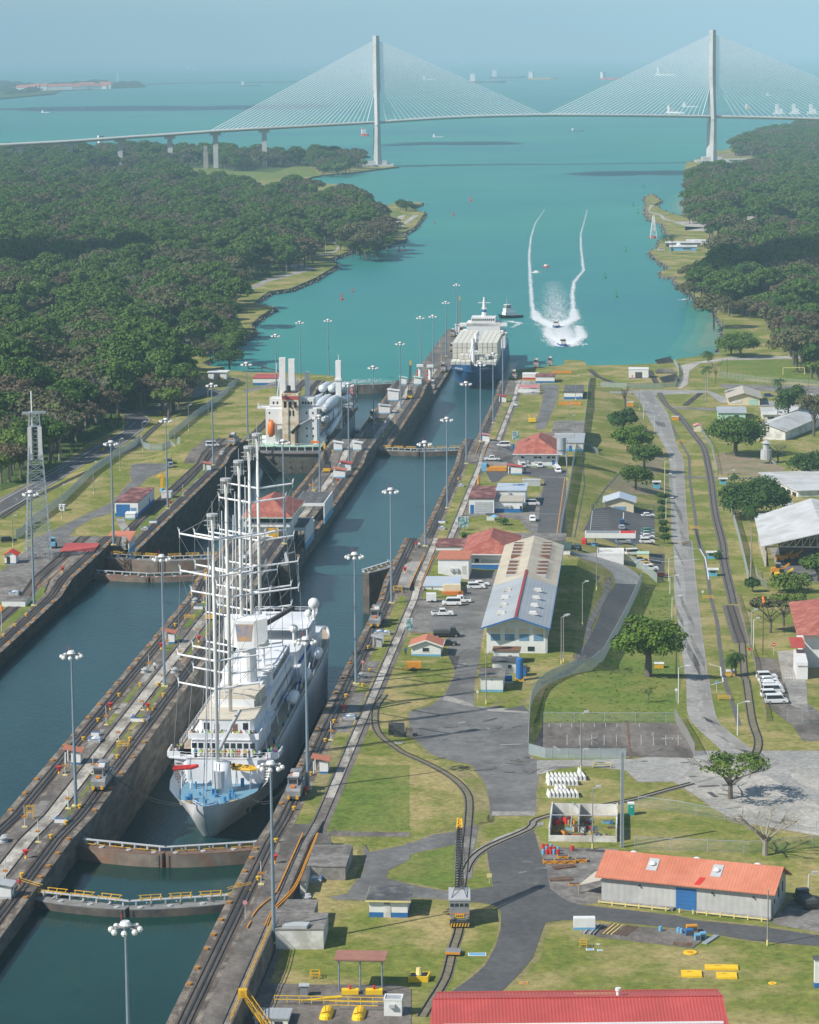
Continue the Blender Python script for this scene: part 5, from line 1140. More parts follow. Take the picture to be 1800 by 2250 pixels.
ppl=[person(SH[i],M('trousers_%d'%(i%3),[(.05,.06,.1),(.35,.3,.22),(.03,.03,.03)][i%3],sc=2),i) for i in range(8)]
col=['white','dark red','navy','black','tan','teal','yellow','lime green'];seal();rr=random.Random(12);k=0
svl=Vector(sv.location)
def onship(x,y,z): c,s=cos(-HEAD),sin(-HEAD);return (svl.x+x*c-y*s,svl.y+x*s+y*c,svl.z+z)
for (x0,x1,y,z,n,w) in ((-6.9,6.9,27.9,14.75,34,'upper promenade above the bridge windows'),(-8.2,8.2,26.0,11.25,30,'walkway in front of the bridge'),(-11,-8.9,29,11.25,9,'left bridge wing'),(8.9,11,29,11.25,12,'right bridge wing')):
  for i in range(n):
    j=rr.randrange(8);x=rr.uniform(x0,x1);c=dup(ppl[j],onship(x,y+(rr.uniform(-.25,.25) if n>15 else rr.uniform(-2,2.5)),z),rr.uniform(-.6,.6),'person in a %s shirt on the %s'%(col[j],w),'passengers on the %s'%w)
for y in (45,52,60,70,84,97,110,125,37,41):
  j=rr.randrange(8);dup(ppl[j],onship(9.0,y,11.25),rr.uniform(0,6),'person in a %s shirt on the side deck of the sailing ship'%col[j],'passengers on the side deck')
for x,j,lb in (('i 1468,955',0,'person in a white shirt and red vest walking on the centre wall'),('n 132,780',1,'person with a red bag walking on the centre wall by the grey kiosk'),('l 740,185',1,'person in a dark red shirt on the right wall hump, left of two'),('l 765,188',0,'person in a white shirt on the right wall hump, right of two'),('l 660,995',2,'person in navy beside the small orange roofed hut'),('g 1220,893',3,'person in black standing by the car park kiosk'),('l 573,525',4,'person in tan by the yellow valve frame')):
  p=G(px(x))[0];dup(ppl[j],(p[0],p[1],p[2]),0,lb).scale=(1.15,)*3
for p in ppl: drop(p)
# --- grey freighter seen from the stern with blades on deck
bk=thing('cargo_ship','grey geared freighter seen from the stern, carrying wind turbine blades','cargo ship',L(1038,-137.2,9.0))
bz=[(0,9),(16,9.6),(17,8.4),(120,8.4),(128,9.8),(150,10.5)];bd_=[(0,12.2),(10,13.3),(20,13.5),(115,13.5),(130,11),(142,6.5),(150,.3)]
V=[];fs=[]
hull(bk,'hull',150,[(0,9),(125,9),(133,11),(150,12.5)],[(0,8.2),(6,11.5),(16,13.2),(110,13.4),(128,9),(142,2.5),(150,.2)],[(0,12.6),(5,13.4),(112,13.5),(130,11),(142,6.5),(150,.4)],lambda v:lerp(2.5,0,v**.5),lambda v:lerp(140,150,v),[hull_s],50,8,-4)
st2=U(hull_g);n=12;top=[];bot=[]
for i in range(n+1):
  a=-1+2*i/n;top.append((a*12.7,-.35-1.2*(1-a*a),8.0));bot.append((a*(8.4 if abs(a)<.99 else 8.4),.9-.9*(1-a*a),-3));
for i in range(n): st2.add([bot[i],bot[i+1],(top[i+1][0]*.98,top[i+1][1],3.5),(top[i][0]*.98,top[i][1],3.5),top[i+1],top[i]],[(0,1,2,3),(3,2,4,5)])
st2.B('stern_plating',bk,True)
mb=U(hull_g)
for i in range(5):
  for j in range(4): a=-.8+.4*i;mb.ball(a*10.5,-.4-1.1*(1-a*a),1+j*1.9,.35,6)
mb.B('rivet_eyes',bk)
mb=U(grey);mb.prism([(-12.8,-.6),(-6,-1.5),(6,-1.5),(12.8,-.6),(12.8,.2),(6,-.9),(-6,-.9),(-12.8,.2)],8.0,9.0);mb.B('rubbing_band',bk)
mb=U(rust)
for i in range(26): a=-.96+i*.077;mb.tube([(a*12.7-.3,-.8-1.2*(1-a*a),7.9),(a*12.7+.3,-.8-1.2*(1-a*a),7.9)],.3,6)
tag(mb.B('rope_fender',bk),kind='stuff')
U(black).prism([(-12,.2),(-5,-.8),(5,-.8),(12,.2),(12,2),(-12,2)],9.0,10.4).B('mooring_opening',bk)
mb=U(white)
for i in range(9): mb.box(-12.2+i*3,-11.95+i*3,-1.0,-.7,9,10.6)
mb.B('frames',bk)
U(green_p).prism([(-12.6,0),(-6,-1),(6,-1),(12.6,0),(12.6,18),(-12.6,18)],10.4,10.7).B('stern_deck',bk)
mb=U(white);railing(mb,[(-12.6,0),(-6,-1),(6,-1),(12.6,0),(12.6,14)],10.7,1.1,.09,1.5);mb.B('railing',bk)
U(white).box(-10,10,5,16,10.7,24.5).box(-12.6,12.6,7,13,10.7,13).B('accommodation',bk)
U(white).box(-13.4,13.4,6,11,24.5,25.0).box(-8.6,8.6,6.5,14,25,28.2).B('bridge',bk)
mb=U(white);railing(mb,[(-13.4,6),(13.4,6),(13.4,11),(13.2,11)],25,1.1,.09,1.6);railing(mb,[(-13.4,11),(-13.4,6)],25,1.1,.09,1.6);railing(mb,[(-8.6,6.5),(8.6,6.5)],28.2,1,.09,1.6);mb.B('bridge_railing',bk)
mb=U(glass)
for x in (-7,-5.5,4.5,5.6,6.7,7.8): mb.box(x-.35,x+.35,6.46,6.5,26.2,27.2)
for z in (13.5,16.5,19.5,22.5):
  for x in (-8.5,8.5,6): mb.box(x-.3,x+.3,4.96,5,z,z+.8)
mb.B('porthole',bk)
fs2=U(M('funnel_cream',(.70,.64,.50),(.62,.52,.38),sc=.4,c3=(.5,.34,.2),sc3=.3));fs2.prism([(-3.2,2.6),(3.2,2.6),(3.4,8),(-3.4,8)],10.7,31);fu=fs2.B('funnel',bk)
U(r_red).box(-3.25,3.25,2.55,8.05,28.4,29.8).B('funnel_band',fu);mb=U(black)
for x in (-2,0,2): mb.box(x-.55,x+.55,2.56,2.6,25.3,27.6)
for x in (-.1,1.2): mb.box(x-.35,x+.35,2.56,2.6,22,24.2)
mb.box(-2.6,2.6,3,7.5,31,31.4).tube([(-.8,5,31),(-.8,5,33.6)],.8,10).B('exhaust',fu)
for y,x in ((9,-3.6),(9,0)):
  mb=U(white);mb.prism([(x-1.2,y-1),(x+1.2,y-1),(x+1.2,y+1.5),(x-1.2,y+1.5)],28,43.5+(.5 if x else 0)).bar((x-2.4,y,38),(x-2.4,y,42),.2).bar((x-2.4,y+.4,29),(x-.8,y,40),.3);mb.B('mast_house',bk)
mb=U(white);mb.box(4.6,6.2,13,14.6,22,38).box(2.6,8,12.5,13.4,27,28);mb.B('crane_tower',bk)
mb=U(white);mb.box(11.2,13.4,60,63,9,37).bar((12.3,61.5,37),(12.3,61.5,39.5),.2).box(10.9,13.7,59.6,63.4,29,29.8);mb.B('crane_tower',bk)
lb=U(orangeb);lb.tube([(-7.4,1.5,14),(-7.4,1.6,15),(-7.4,2.0,19),(-7.4,2.2,20.6)],[.3,1.5,1.5,.5],12);lb.B('lifeboat',bk,True);mb=U(white);mb.bar((-9,2.5,11),(-9,3,21.5),.25).bar((-5.8,2.5,11),(-5.8,3,21.5),.25).bar((-9,3,21.5),(-5.8,3,21.5),.2);mb.B('lifeboat_frame',bk)
cr=U(dark);cr.tube([(2.4,1.5,10.7),(2.4,1.5,16.5)],.7,10);cr.use(black).bar((.6,1,15.5),(3.6,2.4,18.6),1.1);cr.use(grey_l).bar((3.4,2.2,18.4),(11.8,8,22.4),.7);cr.B('provision_crane',bk)
U(orangeb).box(8,11.6,1.2,2.6,11.6,12.4).B('rescue_boat',bk)
mb=U(M('deck_brown',(.14,.10,.08),(.10,.075,.06),sc=.4)).box(-13.2,13.2,17,126,8.6,9.2).box(-9,9,20,40,9.2,11).box(-9,9,66,84,9.2,11).box(-9,9,90,118,9.2,10.6);mb.B('cargo_deck',bk)
def bladeobj(x0,y0,z0,x1,y1,z1,r0=1.6):
  b=U(blade);P=[Vector((x0,y0,z0)).lerp(Vector((x1,y1,z1)),k/10) for k in range(11)];R=[r0*a for a in (.75,.78,.8,1.0,1.05,.95,.8,.62,.45,.28,.08)];b.tube(P,R,10);o=b.B('turbine_blade',bk,True);return o
for i in range(6):
  lay=i%3;bladeobj(4.6+lay*3.4,20+i*.3,18+(4.4 if i>=3 else 0),4.2+lay*3.6,82,17+(4.4 if i>=3 else 0),2.1)
for i in range(3): bladeobj(9.0+i*2.2,16,10.5+i*1.6,10.0+i*1.6,66,13.0+i*1.4,1.4)
for i in range(3): bladeobj(5+i*3.9,66,25,3+i*3.6,125,19,2.2)
for i in range(3): bladeobj(5+i*3.9,67,20,3+i*3.6,126,15,2.2)
mb=U(pink)
for x in (4,7.2,10.4):
  for z in (15,18): mb.box(x-1.2,x+1.2,125,125.4,z-1.2,z+1.4)
mb.B('blade_rack',bk)
mb=U(grey)
for y in (20,34,50,66,72,90,108,122):
  for x in (3,13.2): mb.bar((x,y,9),(x,y,20),.3)
  mb.bar((3,y,12.5),(13.2,y,12.5),.3)
mb.bar((3,20,12.5),(3,122,12.5),.3);mb.bar((13.2,20,12.5),(13.2,122,12.5),.3)
mb.B('cargo_frame',bk)
mb=U(grey)
rr=random.Random(4)
for i in range(30): mb.cb(rr.uniform(-8,8),rr.uniform(128,146),11,rr.uniform(.4,1.2),rr.uniform(.4,1.4),rr.uniform(.6,2.2))
tag(mb.B('fore_deck_gear',bk),kind='stuff')
# --- container ship
cs=thing('container_ship','blue hulled container ship with cream containers entering the far right chamber','container ship',L(1352,-87.3,SEA))
cz=[(0,13.4),(10,12.6),(18,11.2),(24,10.6),(140,10.6)];cd=[(0,.3),(4,4.5),(9,8.5),(16,11.2),(26,12),(140,12),(160,10.5)]
hull(cs,'hull',160,cz,[(0,.05),(8,3.5),(20,8.5),(34,11.7),(45,12),(140,11.9),(150,10)],cd,lambda v:18*(1-v)**1.3,lambda v:lerp(155,160,v),[hull_b,hull_r,.9],60,8,-3)
U(hull_b).prism(deckpoly(cd,cz,.8,159,.2),9.9,10.3).B('weather_deck',cs)
mb=U(white)
cont=[M('container_cream',(.66,.64,.55),(.58,.56,.48),sc=.7),M('container_white',(.70,.70,.68),(.62,.62,.6),sc=.7)]
pc=U(cont[0]).box(-1.14,1.14,0,12.1,0,2.5)
for k in range(7): pc.use(grey).box(-1.1+k*.34,-1.04+k*.34,-.02,0,.1,2.5)
kc=pc.B('container_proto');rr=random.Random(6)
for x,y,n in [(-10.2+2.5*c_,20,1) for c_ in range(4)]+[(2.8+2.5*c_,20,1) for c_ in range(4)]+[(-6.3+2.5*c_,27,2) for c_ in range(6)]+[(-10.2+2.5*c_,y,4) for y in (34,46.6,59.2,72,84.6) for c_ in range(4)]+[(2.8+2.5*c_,y,4) for y in (34,46.6,59.2,72,84.6) for c_ in range(4)]:
  for j in range(n):
    if n==4 and y>60 and j<3: continue
    c=D.objects.new('container',kc.data);COL.objects.link(c);c.location=onl=None or (0,0,0)
    M_=Matrix.Translation(Vector(cs.location))@Matrix.Rotation(-HEAD,4,'Z');v=M_@Vector((x+ (0 if x<0 else 0),y,10.4+j*2.7));c.location=v;c.rotation_euler=(0,0,-HEAD)
    tag(c,'cream container stacked on the deck of the blue container ship','container','containers on the blue ship')
D.objects.remove(kc)
for y,x in ((26,-.3),(50,-.3)):
  mb=U(white);mb.tube([(x,y,10.3),(x,y,24)],.9,8).bar((x,y,22),(x-1,y-14,15.5),.5).bar((x-2.5,y+1,10),(x-1,y+1,21),.4).bar((x+2.5,y+1,10),(x+1,y+1,21),.4).box(x-2.6,x+2.6,y-.6,y+.6,17,18);mb.B('deck_crane',cs)
sup=U(white).box(-11.8,11.8,108,124,10.3,19).box(-9,9,108,122,19,24).box(-12.8,12.8,108,113,22,23.5).box(-6.5,6.5,108,120,24,26.8);so_=sup.B('superstructure',cs)
mb=U(glass)
for i in range(11): x=-5.6+i*1.12;mb.box(x-.38,x+.38,107.95,108,25,26.1)
mb.B('window',so_)
mb=U(white);mb.tube([(0,116,26.8),(0,116,37)],[1.4,.4],8).bar((-3.4,116,34),(3.4,116,34),.3).bar((-1.6,115,31),(1.6,115,31),.3);mb.use(hull_b).tube([(0,116,29),(0,116,30.2)],1.25,8);mb.B('radar_mast',cs)
for x in (-10.8,10.8):
  b_=U(orangeb);b_.tube([(x,101,19),(x,102,18.6),(x,106,18.6),(x,107.2,19)],[.2,1.3,1.3,.3],10);b_.B('lifeboat',cs,True)
mb=U(grey_l)
for i in range(30): mb.cb(rr.uniform(-5,5),rr.uniform(5,18),10.2,.5,.6,rr.uniform(.5,1.6))
tag(mb.B('fore_deck_gear',cs),kind='stuff')
mb=U(white)
for sg in (-1,1):
  for i in range(8): y=4.0+i*.75;x=sg*(tab(cd,y)*.945+.12);mb.cb(x,y,10.6,.3,.42,.75 if i%3 else .55)
mb.B('bow_lettering',cs)
# --- harbour craft
def boat(name,label,P,Lb,B,hm,heading,extra,z=SEA,cat='boat'):
  p=unz(px(P),SEA)[0];r=thing(name,label,cat,(p[0],p[1],SEA),heading)
  hull(r,'hull',Lb,[(0,B*.42),(Lb*.3,B*.3),(Lb,B*.26)],[(0,.05),(Lb*.25,B*.36),(Lb*.5,B*.45),(Lb,B*.4)],[(0,.1),(Lb*.2,B*.38),(Lb*.45,B*.5),(Lb,B*.46)],lambda v:Lb*.1*(1-v),lambda v:Lb*(.97+.03*v),[hm],20,5,-.8)
  dz=B*.26;U(grey_l).prism([(-B*.44,Lb),(-B*.46,Lb*.45),(0,Lb*.06),(B*.46,Lb*.45),(B*.44,Lb)],dz-.15,dz).B('deck',r)
  for nm_,m_,(x0,x1,y0,y1,z0,z1) in extra:
    U(m_).box(x0*B,x1*B,y0*Lb,y1*Lb,dz+z0*B,dz+z1*B).B(nm_,r)
  return r
PB=[('cabin',white,(-.33,.33,.3,.72,0,.38)),('wheelhouse',orange_y,(-.3,.3,.34,.55,.38,.62)),('window',glass,(-.31,.31,.335,.5,.42,.56)),('roof',white,(-.3,.3,.32,.58,.62,.67)),('mast',white,(-.02,.02,.45,.47,.67,1.1))]
b1=boat('pilot_boat','yellow topped pilot boat leading with white bow wave','F 1190,731',13,4.6,hull_b,.15,PB)
b2=boat('pilot_boat','pilot boat following behind in the foam of its wake','F 1170,692',13,4.6,hull_b,-.1,PB)
tg=boat('tug','black hulled tug with white tiered wheelhouse beside the container ship','F 1049,671',17,6.6,black,radians(-62),[('house',white,(-.36,.36,.25,.7,0,.35)),('upper_house',white,(-.3,.3,.28,.6,.35,.7)),('wheelhouse',M('tug_glass',(.12,.10,.09),(.3,.3,.3),sc=1),(-.26,.26,.32,.5,.7,1.0)),('roof',white,(-.28,.28,.3,.52,1.0,1.06)),('mast',grey_l,(-.03,.03,.38,.41,1.06,1.6)),('funnel',red,(-.3,-.18,.56,.64,.2,.6))],cat='tug')
boat('launch','small red and white launch far behind the wakes, upper','c 262,462',9,3,red,.4,PB[:1],cat='boat');boat('launch','small white launch left of the red one in the wakes','c 222,492',8,2.6,white,1.2,PB[:1],cat='boat')
# wakes: torn foam lying on the water
def wake(name,P,w0,w1,dens,seed,label):
  r=random.Random(seed);Q=stx(P,SEA);mb=U(foam);n=0
  for (a,b),k in zip(zip(Q,Q[1:]),range(99)):
    l=hypot(b[0]-a[0],b[1]-a[1]);m=int(l*dens)
    for _ in range(m):
      u=r.random();f=(k+u)/(len(Q)-1);w=lerp(w0,w1,f)*.5;t=lerp(a[1],b[1],u)+r.gauss(0,w*.5);s=lerp(a[0],b[0],u)+r.gauss(0,w*.5)
      sz=r.uniform(.15,.65)*(1.4-f);x,y=xy(s,t);an=r.uniform(0,6.28);c_,s__=cos(an)*sz,sin(an)*sz
      zz=SEA+r.uniform(.03,.4);mb.add([(x+c_,y+s__*1.5,zz),(x-s__*.7,y+c_,zz),(x-c_,y-s__*1.5,zz),(x+s__*.7,y-c_,zz)],[(0,1,2,3)])
  tag(mb.B(name),label,'wake',None,'stuff')
wake('wake','c 190,750 170,660 160,500 155,400 165,300 190,220 240,150',3,1.2,7,1,'left foam line of the pilot boat wake')
wake('wake','c 395,720 390,600 400,540 450,480 435,350 435,280 455,210 470,150',3,1.2,7,2,'right foam line of the pilot boat wake')
wake('wake','c 300,780 300,700 295,620 285,540',24,16,16,3,'middle foam band behind the pilot boats')
wake('wake','c 350,885 330,820 300,760',14,20,150,4,'white churned foam round the leading pilot boat');wake('wake','c 300,790 200,740 185,700',8,5,110,5,'white bow wave left of the following pilot boat');wake('wake','c 300,790 400,740 395,690',8,5,110,6,'white bow wave right of the following pilot boat')
wake('wake','c 350,890 440,840 420,780',7,5,110,7,'white bow wave right of the leading pilot boat');wake('wake','c 350,890 265,830 255,790',7,5,110,8,'white bow wave left of the leading pilot boat')
wake('wake','c 40,755 110,765 60,790',5,3,12,9,'foam beside the tug');wake('wake','c 985,640 1020,632 1060,650',7,3,6,10,'surf on the right shore point');wake('wake','b 640,500 700,485 780,455 860,415',6,4,5,11,'surf along the left shore')
wake('wake','e 1420,255 1500,250 1600,240 1725,250',14,14,9,12,'foamy outflow beyond the farthest gate')
# buoys
def buoy(m,nm_):
  r=thing('buoy','buoy','buoy',(0,0,-500),0);U(m).cyl(0,0,-.3,.9,1.3,1.2,n=12).B('float',r);mb=U(m)
  for k in range(4): a=k*pi/2+.7;mb.bar((cos(a)*.9,sin(a)*.9,.8),(cos(a)*.3,sin(a)*.3,4.2),.16)
  mb.cyl(0,0,2.2,4.0,.65,.35,n=8).cyl(0,0,4.2,4.9,.3,.2,n=8);mb.B('tower',r);return r
rb=buoy(red,0);gb=buoy(M('buoy_green',(.02,.28,.12),(.02,.22,.1),sc=1),1);seal()
for x,lb in (('b 722,745','nearest of all, left of the channel'),('b 1085,437','left one of the pair off the wooded point'),('b 1116,432','right one of the pair off the wooded point'),('b 1427,212','second farthest on the left of the channel'),('b 1540,122','far out on the left of the channel'),('B 258,845','farthest on the left of the channel')): dup(rb,tuple(unz(px(x),SEA)[0]),0,'red channel buoy, '+lb,'red channel buoys')
for x,lb in (('b 1310,262','small dark red spar buoy left of the channel off the sandy point'),('b 790,692','small dark buoy beside the nearest red one')): dup(rb,tuple(unz(px(x),SEA)[0]),0,lb,'red channel buoys',.65)
for x,lb in (('c 625,622','nearest of all, right of the channel'),('c 677,375','off the boat landing'),('c 565,520','small one between the two big ones'),('c 745,168','off the curved spit'),('c 775,30','farthest on the right'),('c 717,130','far out beside the spit')): dup(gb,tuple(unz(px(x),SEA)[0]),0,'green channel buoy, '+lb,'green channel buoys')
drop(rb);drop(gb)
sm_=thing('light_tower','white lattice beacon tower standing in the water off the right shore','beacon tower',tuple(unz(px('c 828,302'),SEA)[0]),0)
mb=U(white)
for a,b in ((-1,-1),(1,-1),(1,1),(-1,1)): mb.bar((a*3,b*3,0),(a*.5,b*.5,20),.5)
for k in range(6): w=3-k*.45;z=k*3.6;mb.bar((-w,-w,z),(w,-w,z),.35).bar((-w,-w,z),(w-.4,-w,z+3.4),.25)
mb.B('lattice',sm_);U(red).cyl(0,0,0,1.2,4,n=8).B('base',sm_);U(white).box(-1.2,1.2,-1.2,1.2,6,18).B('daymark',sm_)
# distant anchored ships
def farship(label,P,Lb,hm,heading,wht=True,hgt=1.35):
  p=unz(px(P),SEA)[0]
  if p[1]>42000: k=42000/p[1];p=np.array([p[0]*k,42000,SEA])
  r=thing('anchored_ship',label,'ship',(p[0],p[1],SEA),heading)
  hull(r,'hull',Lb,[(0,Lb*.055),(Lb*.2,Lb*.04),(Lb,Lb*.045)],[(0,.1),(Lb*.2,Lb*.07),(Lb*.9,Lb*.075),(Lb,Lb*.06)],[(0,.1),(Lb*.15,Lb*.07),(Lb*.9,Lb*.078),(Lb,Lb*.07)],lambda v:Lb*.04*(1-v),lambda v:Lb,[hm],16,4,-2)
  U(white).box(-Lb*.06,Lb*.06,Lb*.8,Lb*.93,Lb*.04,Lb*.17*hgt).box(-Lb*.075,Lb*.075,Lb*.8,Lb*.84,Lb*.14*hgt,Lb*.17*hgt).B('superstructure',r)
  mb=U(grey_l if wht else orange_y)
  for k in range(4): mb.bar((0,Lb*(.2+.15*k),Lb*.04),(0,Lb*(.2+.15*k),Lb*.12),Lb*.012)
  mb.B('crane',r);return r
hb=M('far_hull_dark',(.08,.10,.12),(.06,.08,.1),sc=.05)
for x,Lb,m_,hd,lb in (('A 1548,573',70,red,.15,'red and white vessel just left of the left bridge pylon'),('A 480,612',75,hb,.5,'grey ship behind the approach spans of the bridge'),('B 410,348',215,hb,1.4,'dark bulk ship between the pylons, front left one of three'),('B 490,328',230,hb,1.5,'container carrier with pale deck between the pylons'),('B 630,333',200,orange_y,1.3,'orange decked bulk ship between the pylons'),('B 890,335',190,red,.6,'red ship behind the right cable fan'),('B 1125,318',230,white,.5,'white ship seen through the right cable fan'),('B 1155,478',95,white,.35,'white and red tanker under the right cable fan'),('B 1230,450',60,white,1.3,'small white ship left of the right pylon'),('B 1438,458',60,orange_y,.1,'small cream ship right of the right pylon'),('B 1525,402',50,white,.2,'small white ship at the right edge of the cable fan'),('B 115,335',110,white,.9,'pale ship behind the left cable fan'),('B 300,277',240,hb,1.5,'faint long ship near the horizon left of centre'),('B 205,252',240,hb,1.4,'faint ship near the horizon behind the left fan'),('B 640,255',180,white,.3,'faint white ship near the horizon in the middle'),('B 1015,234',200,white,.6,'faint ship on the horizon left of the right pylon'),('B 1165,265',170,white,.4,'faint white ship near the horizon by the right pylon'),('B 1465,222',220,white,.8,'faint ship on the horizon at the far right'),('A 360,465',45,white,.2,'small white double decked boat on the left water'),('A 212,474',34,white,1.0,'small white boat left of the double decked one'),('A 850,288',200,white,1.3,'faint ship near the horizon on the left'),('A 1098,362',110,hb,1.5,'low grey barge on the left water'),('A 1352,262',230,white,.3,'faint ship near the horizon left of the left pylon'),('A 735,268',200,white,1.2,'faint ship on the horizon above the island'),('B 150,577',26,white,1.4,'white launch on the dark water right of the left pylon'),('B 735,552',28,hb,1.45,'small dark tug under the middle of the bridge')): farship(lb,x,Lb,m_,hd)
# distant island with red roofs and the long breakwater
isl=stx('A 0,420 0,352 60,360 150,372 300,358 430,352 500,348 560,353 615,366 560,370 430,374 250,384 230,398 120,408',SEA)
mb=U(bush_g);mb.prism([xy(*p) for p in isl],SEA-1,SEA+6);iso=tag(mb.B('island'),kind='structure')
mb=U(rock);P=stx('A 615,357 740,352 900,350 1250,345',SEA)
for a,b in zip(P,P[1:]): mb.bar(L(a[0],a[1],SEA+1),L(b[0],b[1],SEA+1),30,6)
tag(mb.B('breakwater'),'long dark breakwater far out on the left','breakwater')
rr=random.Random(3);hr=thing('resort_house','house','house',(0,0,-500),0);U(white).box(-30,30,-12,12,0,16).B('wall',hr);mb=U(r_tile);mb.prism([(-13,16),(13,16),(0,26)],-32,32);mb.v=[(c,a,b) for a,b,c in mb.v];mb.B('roof',hr);seal()
for i,x in enumerate(range(95,450,27)):
  p=unz(px('A %d,%d'%(x,384-(x-95)*.03)),8)[0];dup(hr,tuple(p),rr.uniform(-.4,.4),'white house with red roof on the distant island shore','houses with red roofs on the distant island').scale=(rr.uniform(.7,1.5),1,rr.uniform(.8,1.3))
drop(hr)
p=unz(px('A 498,352'),8)[0];lt=thing('lighthouse','thin white lighthouse on the distant island','lighthouse',tuple(p),0);U(white).cyl(0,0,0,52,4,2.5).B('tower',lt);U(white).cyl(0,0,52,58,4,3).B('lantern',lt)
FT=leafmesh('crown',fol[1],[(0,0,9,14,.8),(10,4,8,10,.8),(-11,-3,8,10,.7)],260,2.6,4);seal();k=0
rr=random.Random(31)
for i in range(46):
  x=rr.uniform(0,600);y=rr.uniform(352,402) if x<200 else rr.uniform(352,372)
  s,t=stx('A %f,%f'%(x,y),SEA)[0]
  if inside(isl,s,t): c=FT.copy();COL.objects.link(c);c.location=L(s,t,6);c.scale=(2.2,2.2,1.2);c.name='tree';tag(c,'low dark tree on the distant island','tree','trees on the distant island')
D.objects.remove(FT)
# ---------------------------------------------------------------- cable stayed bridge
br=thing('bridge','long pale cable stayed bridge with two tall pylons across the sea channel','bridge',(0,0,0),0)
bc=M('bridge_concrete',(.50,.51,.50),(.43,.44,.43),sc=.03,rough=.8,c3=(.36,.37,.36),sc3=.02)
PY=[]
for P,tp in (('A 1590,705','A 1583,150'),('B 1272,688','B 1273,125')):
  b=unz(px(P),SEA)[0];PY.append((b,height_to(b,px(tp)[0,1])))
A,B_=Vector((PY[0][0][0],PY[0][0][1],0)),Vector((PY[1][0][0],PY[1][0][1],0));ud=(B_-A).normalized();un=Vector((-ud.y,ud.x,0));span=(B_-A).length
hA,hB=PY[0][1],PY[1][1]
def deckpt(txt,w):  # deck height over chainage w from pylon A, from the photo
  P=A+ud*w;return P
DK=[]
for txt in ('A 0,608','A 300,592','A 510,577','A 720,563','A 910,549','A 1115,537','A 1400,521','A 1590,511','B 100,495','B 300,486','B 540,481','B 760,481','B 1000,483','B 1272,487','B 1500,492','B 1725,498'):
  p=px(txt);d=rays(p)[0];
  # the left approach curves towards the viewer: chainage from the ray and the bridge plane
  q=Vector((d[0],d[1],0));k=(A.x*un.x+A.y*un.y)/(q.x*un.x+q.y*un.y);X=Vector((d[0]*k,d[1]*k,CAMZ+d[2]*k));DK.append(((X-A).dot(ud),X.z))
DK.sort()
def dz(w): return tab(DK,w)
def dp(w,o=0,z=0): p=A+ud*w+un*o;return (p.x,p.y,dz(w)+z)
w0,w1=DK[0][0]-60,DK[-1][0]+60
mb=U(bc);n=60
for i in range(n):
  a,b=lerp(w0,w1,i/n),lerp(w0,w1,(i+1)/n)
  for o0,o1,z0,z1 in ((-11,11,-3.4,0),):
    c=[dp(a,o0*.55,z0),dp(a,o1*.55,z0),dp(a,o1,z1-1),dp(a,o1,z1),dp(a,o0,z1),dp(a,o0,z1-1)];e=[dp(b,o0*.55,z0),dp(b,o1*.55,z0),dp(b,o1,z1-1),dp(b,o1,z1),dp(b,o0,z1),dp(b,o0,z1-1)]
    mb.add(c+e,[(j,(j+1)%6,6+(j+1)%6,6+j) for j in range(6)])
mb.B('deck',br)
mb=U(white)
for o in (-10.8,10.8):
  for i in range(n): a,b=lerp(w0,w1,i/n),lerp(w0,w1,(i+1)/n);mb.bar(dp(a,o,.5),dp(b,o,.5),.4,1.1)
mb.B('parapet',br)
for k,(base,h_) in enumerate(PY):
  w=0 if k==0 else span;o=Vector((base[0],base[1],SEA));deck=dz(w)
  mb=U(bc)
  def leg(sgn,z0,z1,o0,o1,a,b_):
    p0=o+un*sgn*o0;p1=o+un*sgn*o1
    mb.tube([(p0.x,p0.y,SEA+z0),(p1.x,p1.y,SEA+z1)],[a,b_],4)
  for sg in (-1,1): leg(sg,0,deck-8,10,17,6.4,4.2);leg(sg,deck-8,h_*.62,17,2.2,4.2,4.4)
  leg(1,h_*.58,h_,0,0,5.6,4.8)
  q0=o+un*-16;q1=o+un*16;mb.bar((q0.x,q0.y,deck-6),(q1.x,q1.y,deck-6),5,4);mb.B('pylon',br)
  U(bc).add([],[]).prism([(o.x-24,o.y-20),(o.x+24,o.y-20),(o.x+24,o.y+20),(o.x-24,o.y+20)],-3,SEA+5).prism([(o.x-14,o.y-14),(o.x+14,o.y-14),(o.x+14,o.y+14),(o.x-14,o.y+14)],SEA+5,SEA+10).B('pile_cap',br)
  cm=U(M('stay_cable',(.9,.92,.93),(.85,.87,.88),sc=.1,rough=.5))
  for sg in (-1,1):
    R_=span*.5-4 if (k==0)==(sg>0) else (A-Vector((0,0,0))).length*0+(245 if k==0 else 300)
    for i in range(34):
      f=(i+1)/34
      if f*R_<10: continue
      zt=SEA+h_*(.62+.35*f)
      cm.tube([(o.x,o.y,zt),dp(w+sg*R_*f,0,.5)],.5,3,False)
  cm.B('stay_cables',br)
for P,tp in (('A 87,685','A 87,610'),('A 297,655','A 297,598'),('A 507,645','A 507,583'),('A 718,690','A 718,570'),('A 910,692','A 910,552'),('A 1115,685','A 1115,540')):
  b=unz(px(P),SEA)[0];d=rays(px(P))[0];k=(A.x*un.x+A.y*un.y)/(d[0]*un.x+d[1]*un.y);X=Vector((d[0]*k,d[1]*k,0));w=(X-A).dot(ud)
  p=dp(w);U(bc).prism([(p[0]-3.6,p[1]-2.5),(p[0]+3.6,p[1]-2.5),(p[0]+3.6,p[1]+2.5),(p[0]-3.6,p[1]+2.5)],0,p[2]-6).prism([(p[0]-8,p[1]-3),(p[0]+8,p[1]-3),(p[0]+8,p[1]+3),(p[0]-8,p[1]+3)],p[2]-7,p[2]-3.3).B('pier',br)
for sx in (40,):
  pass
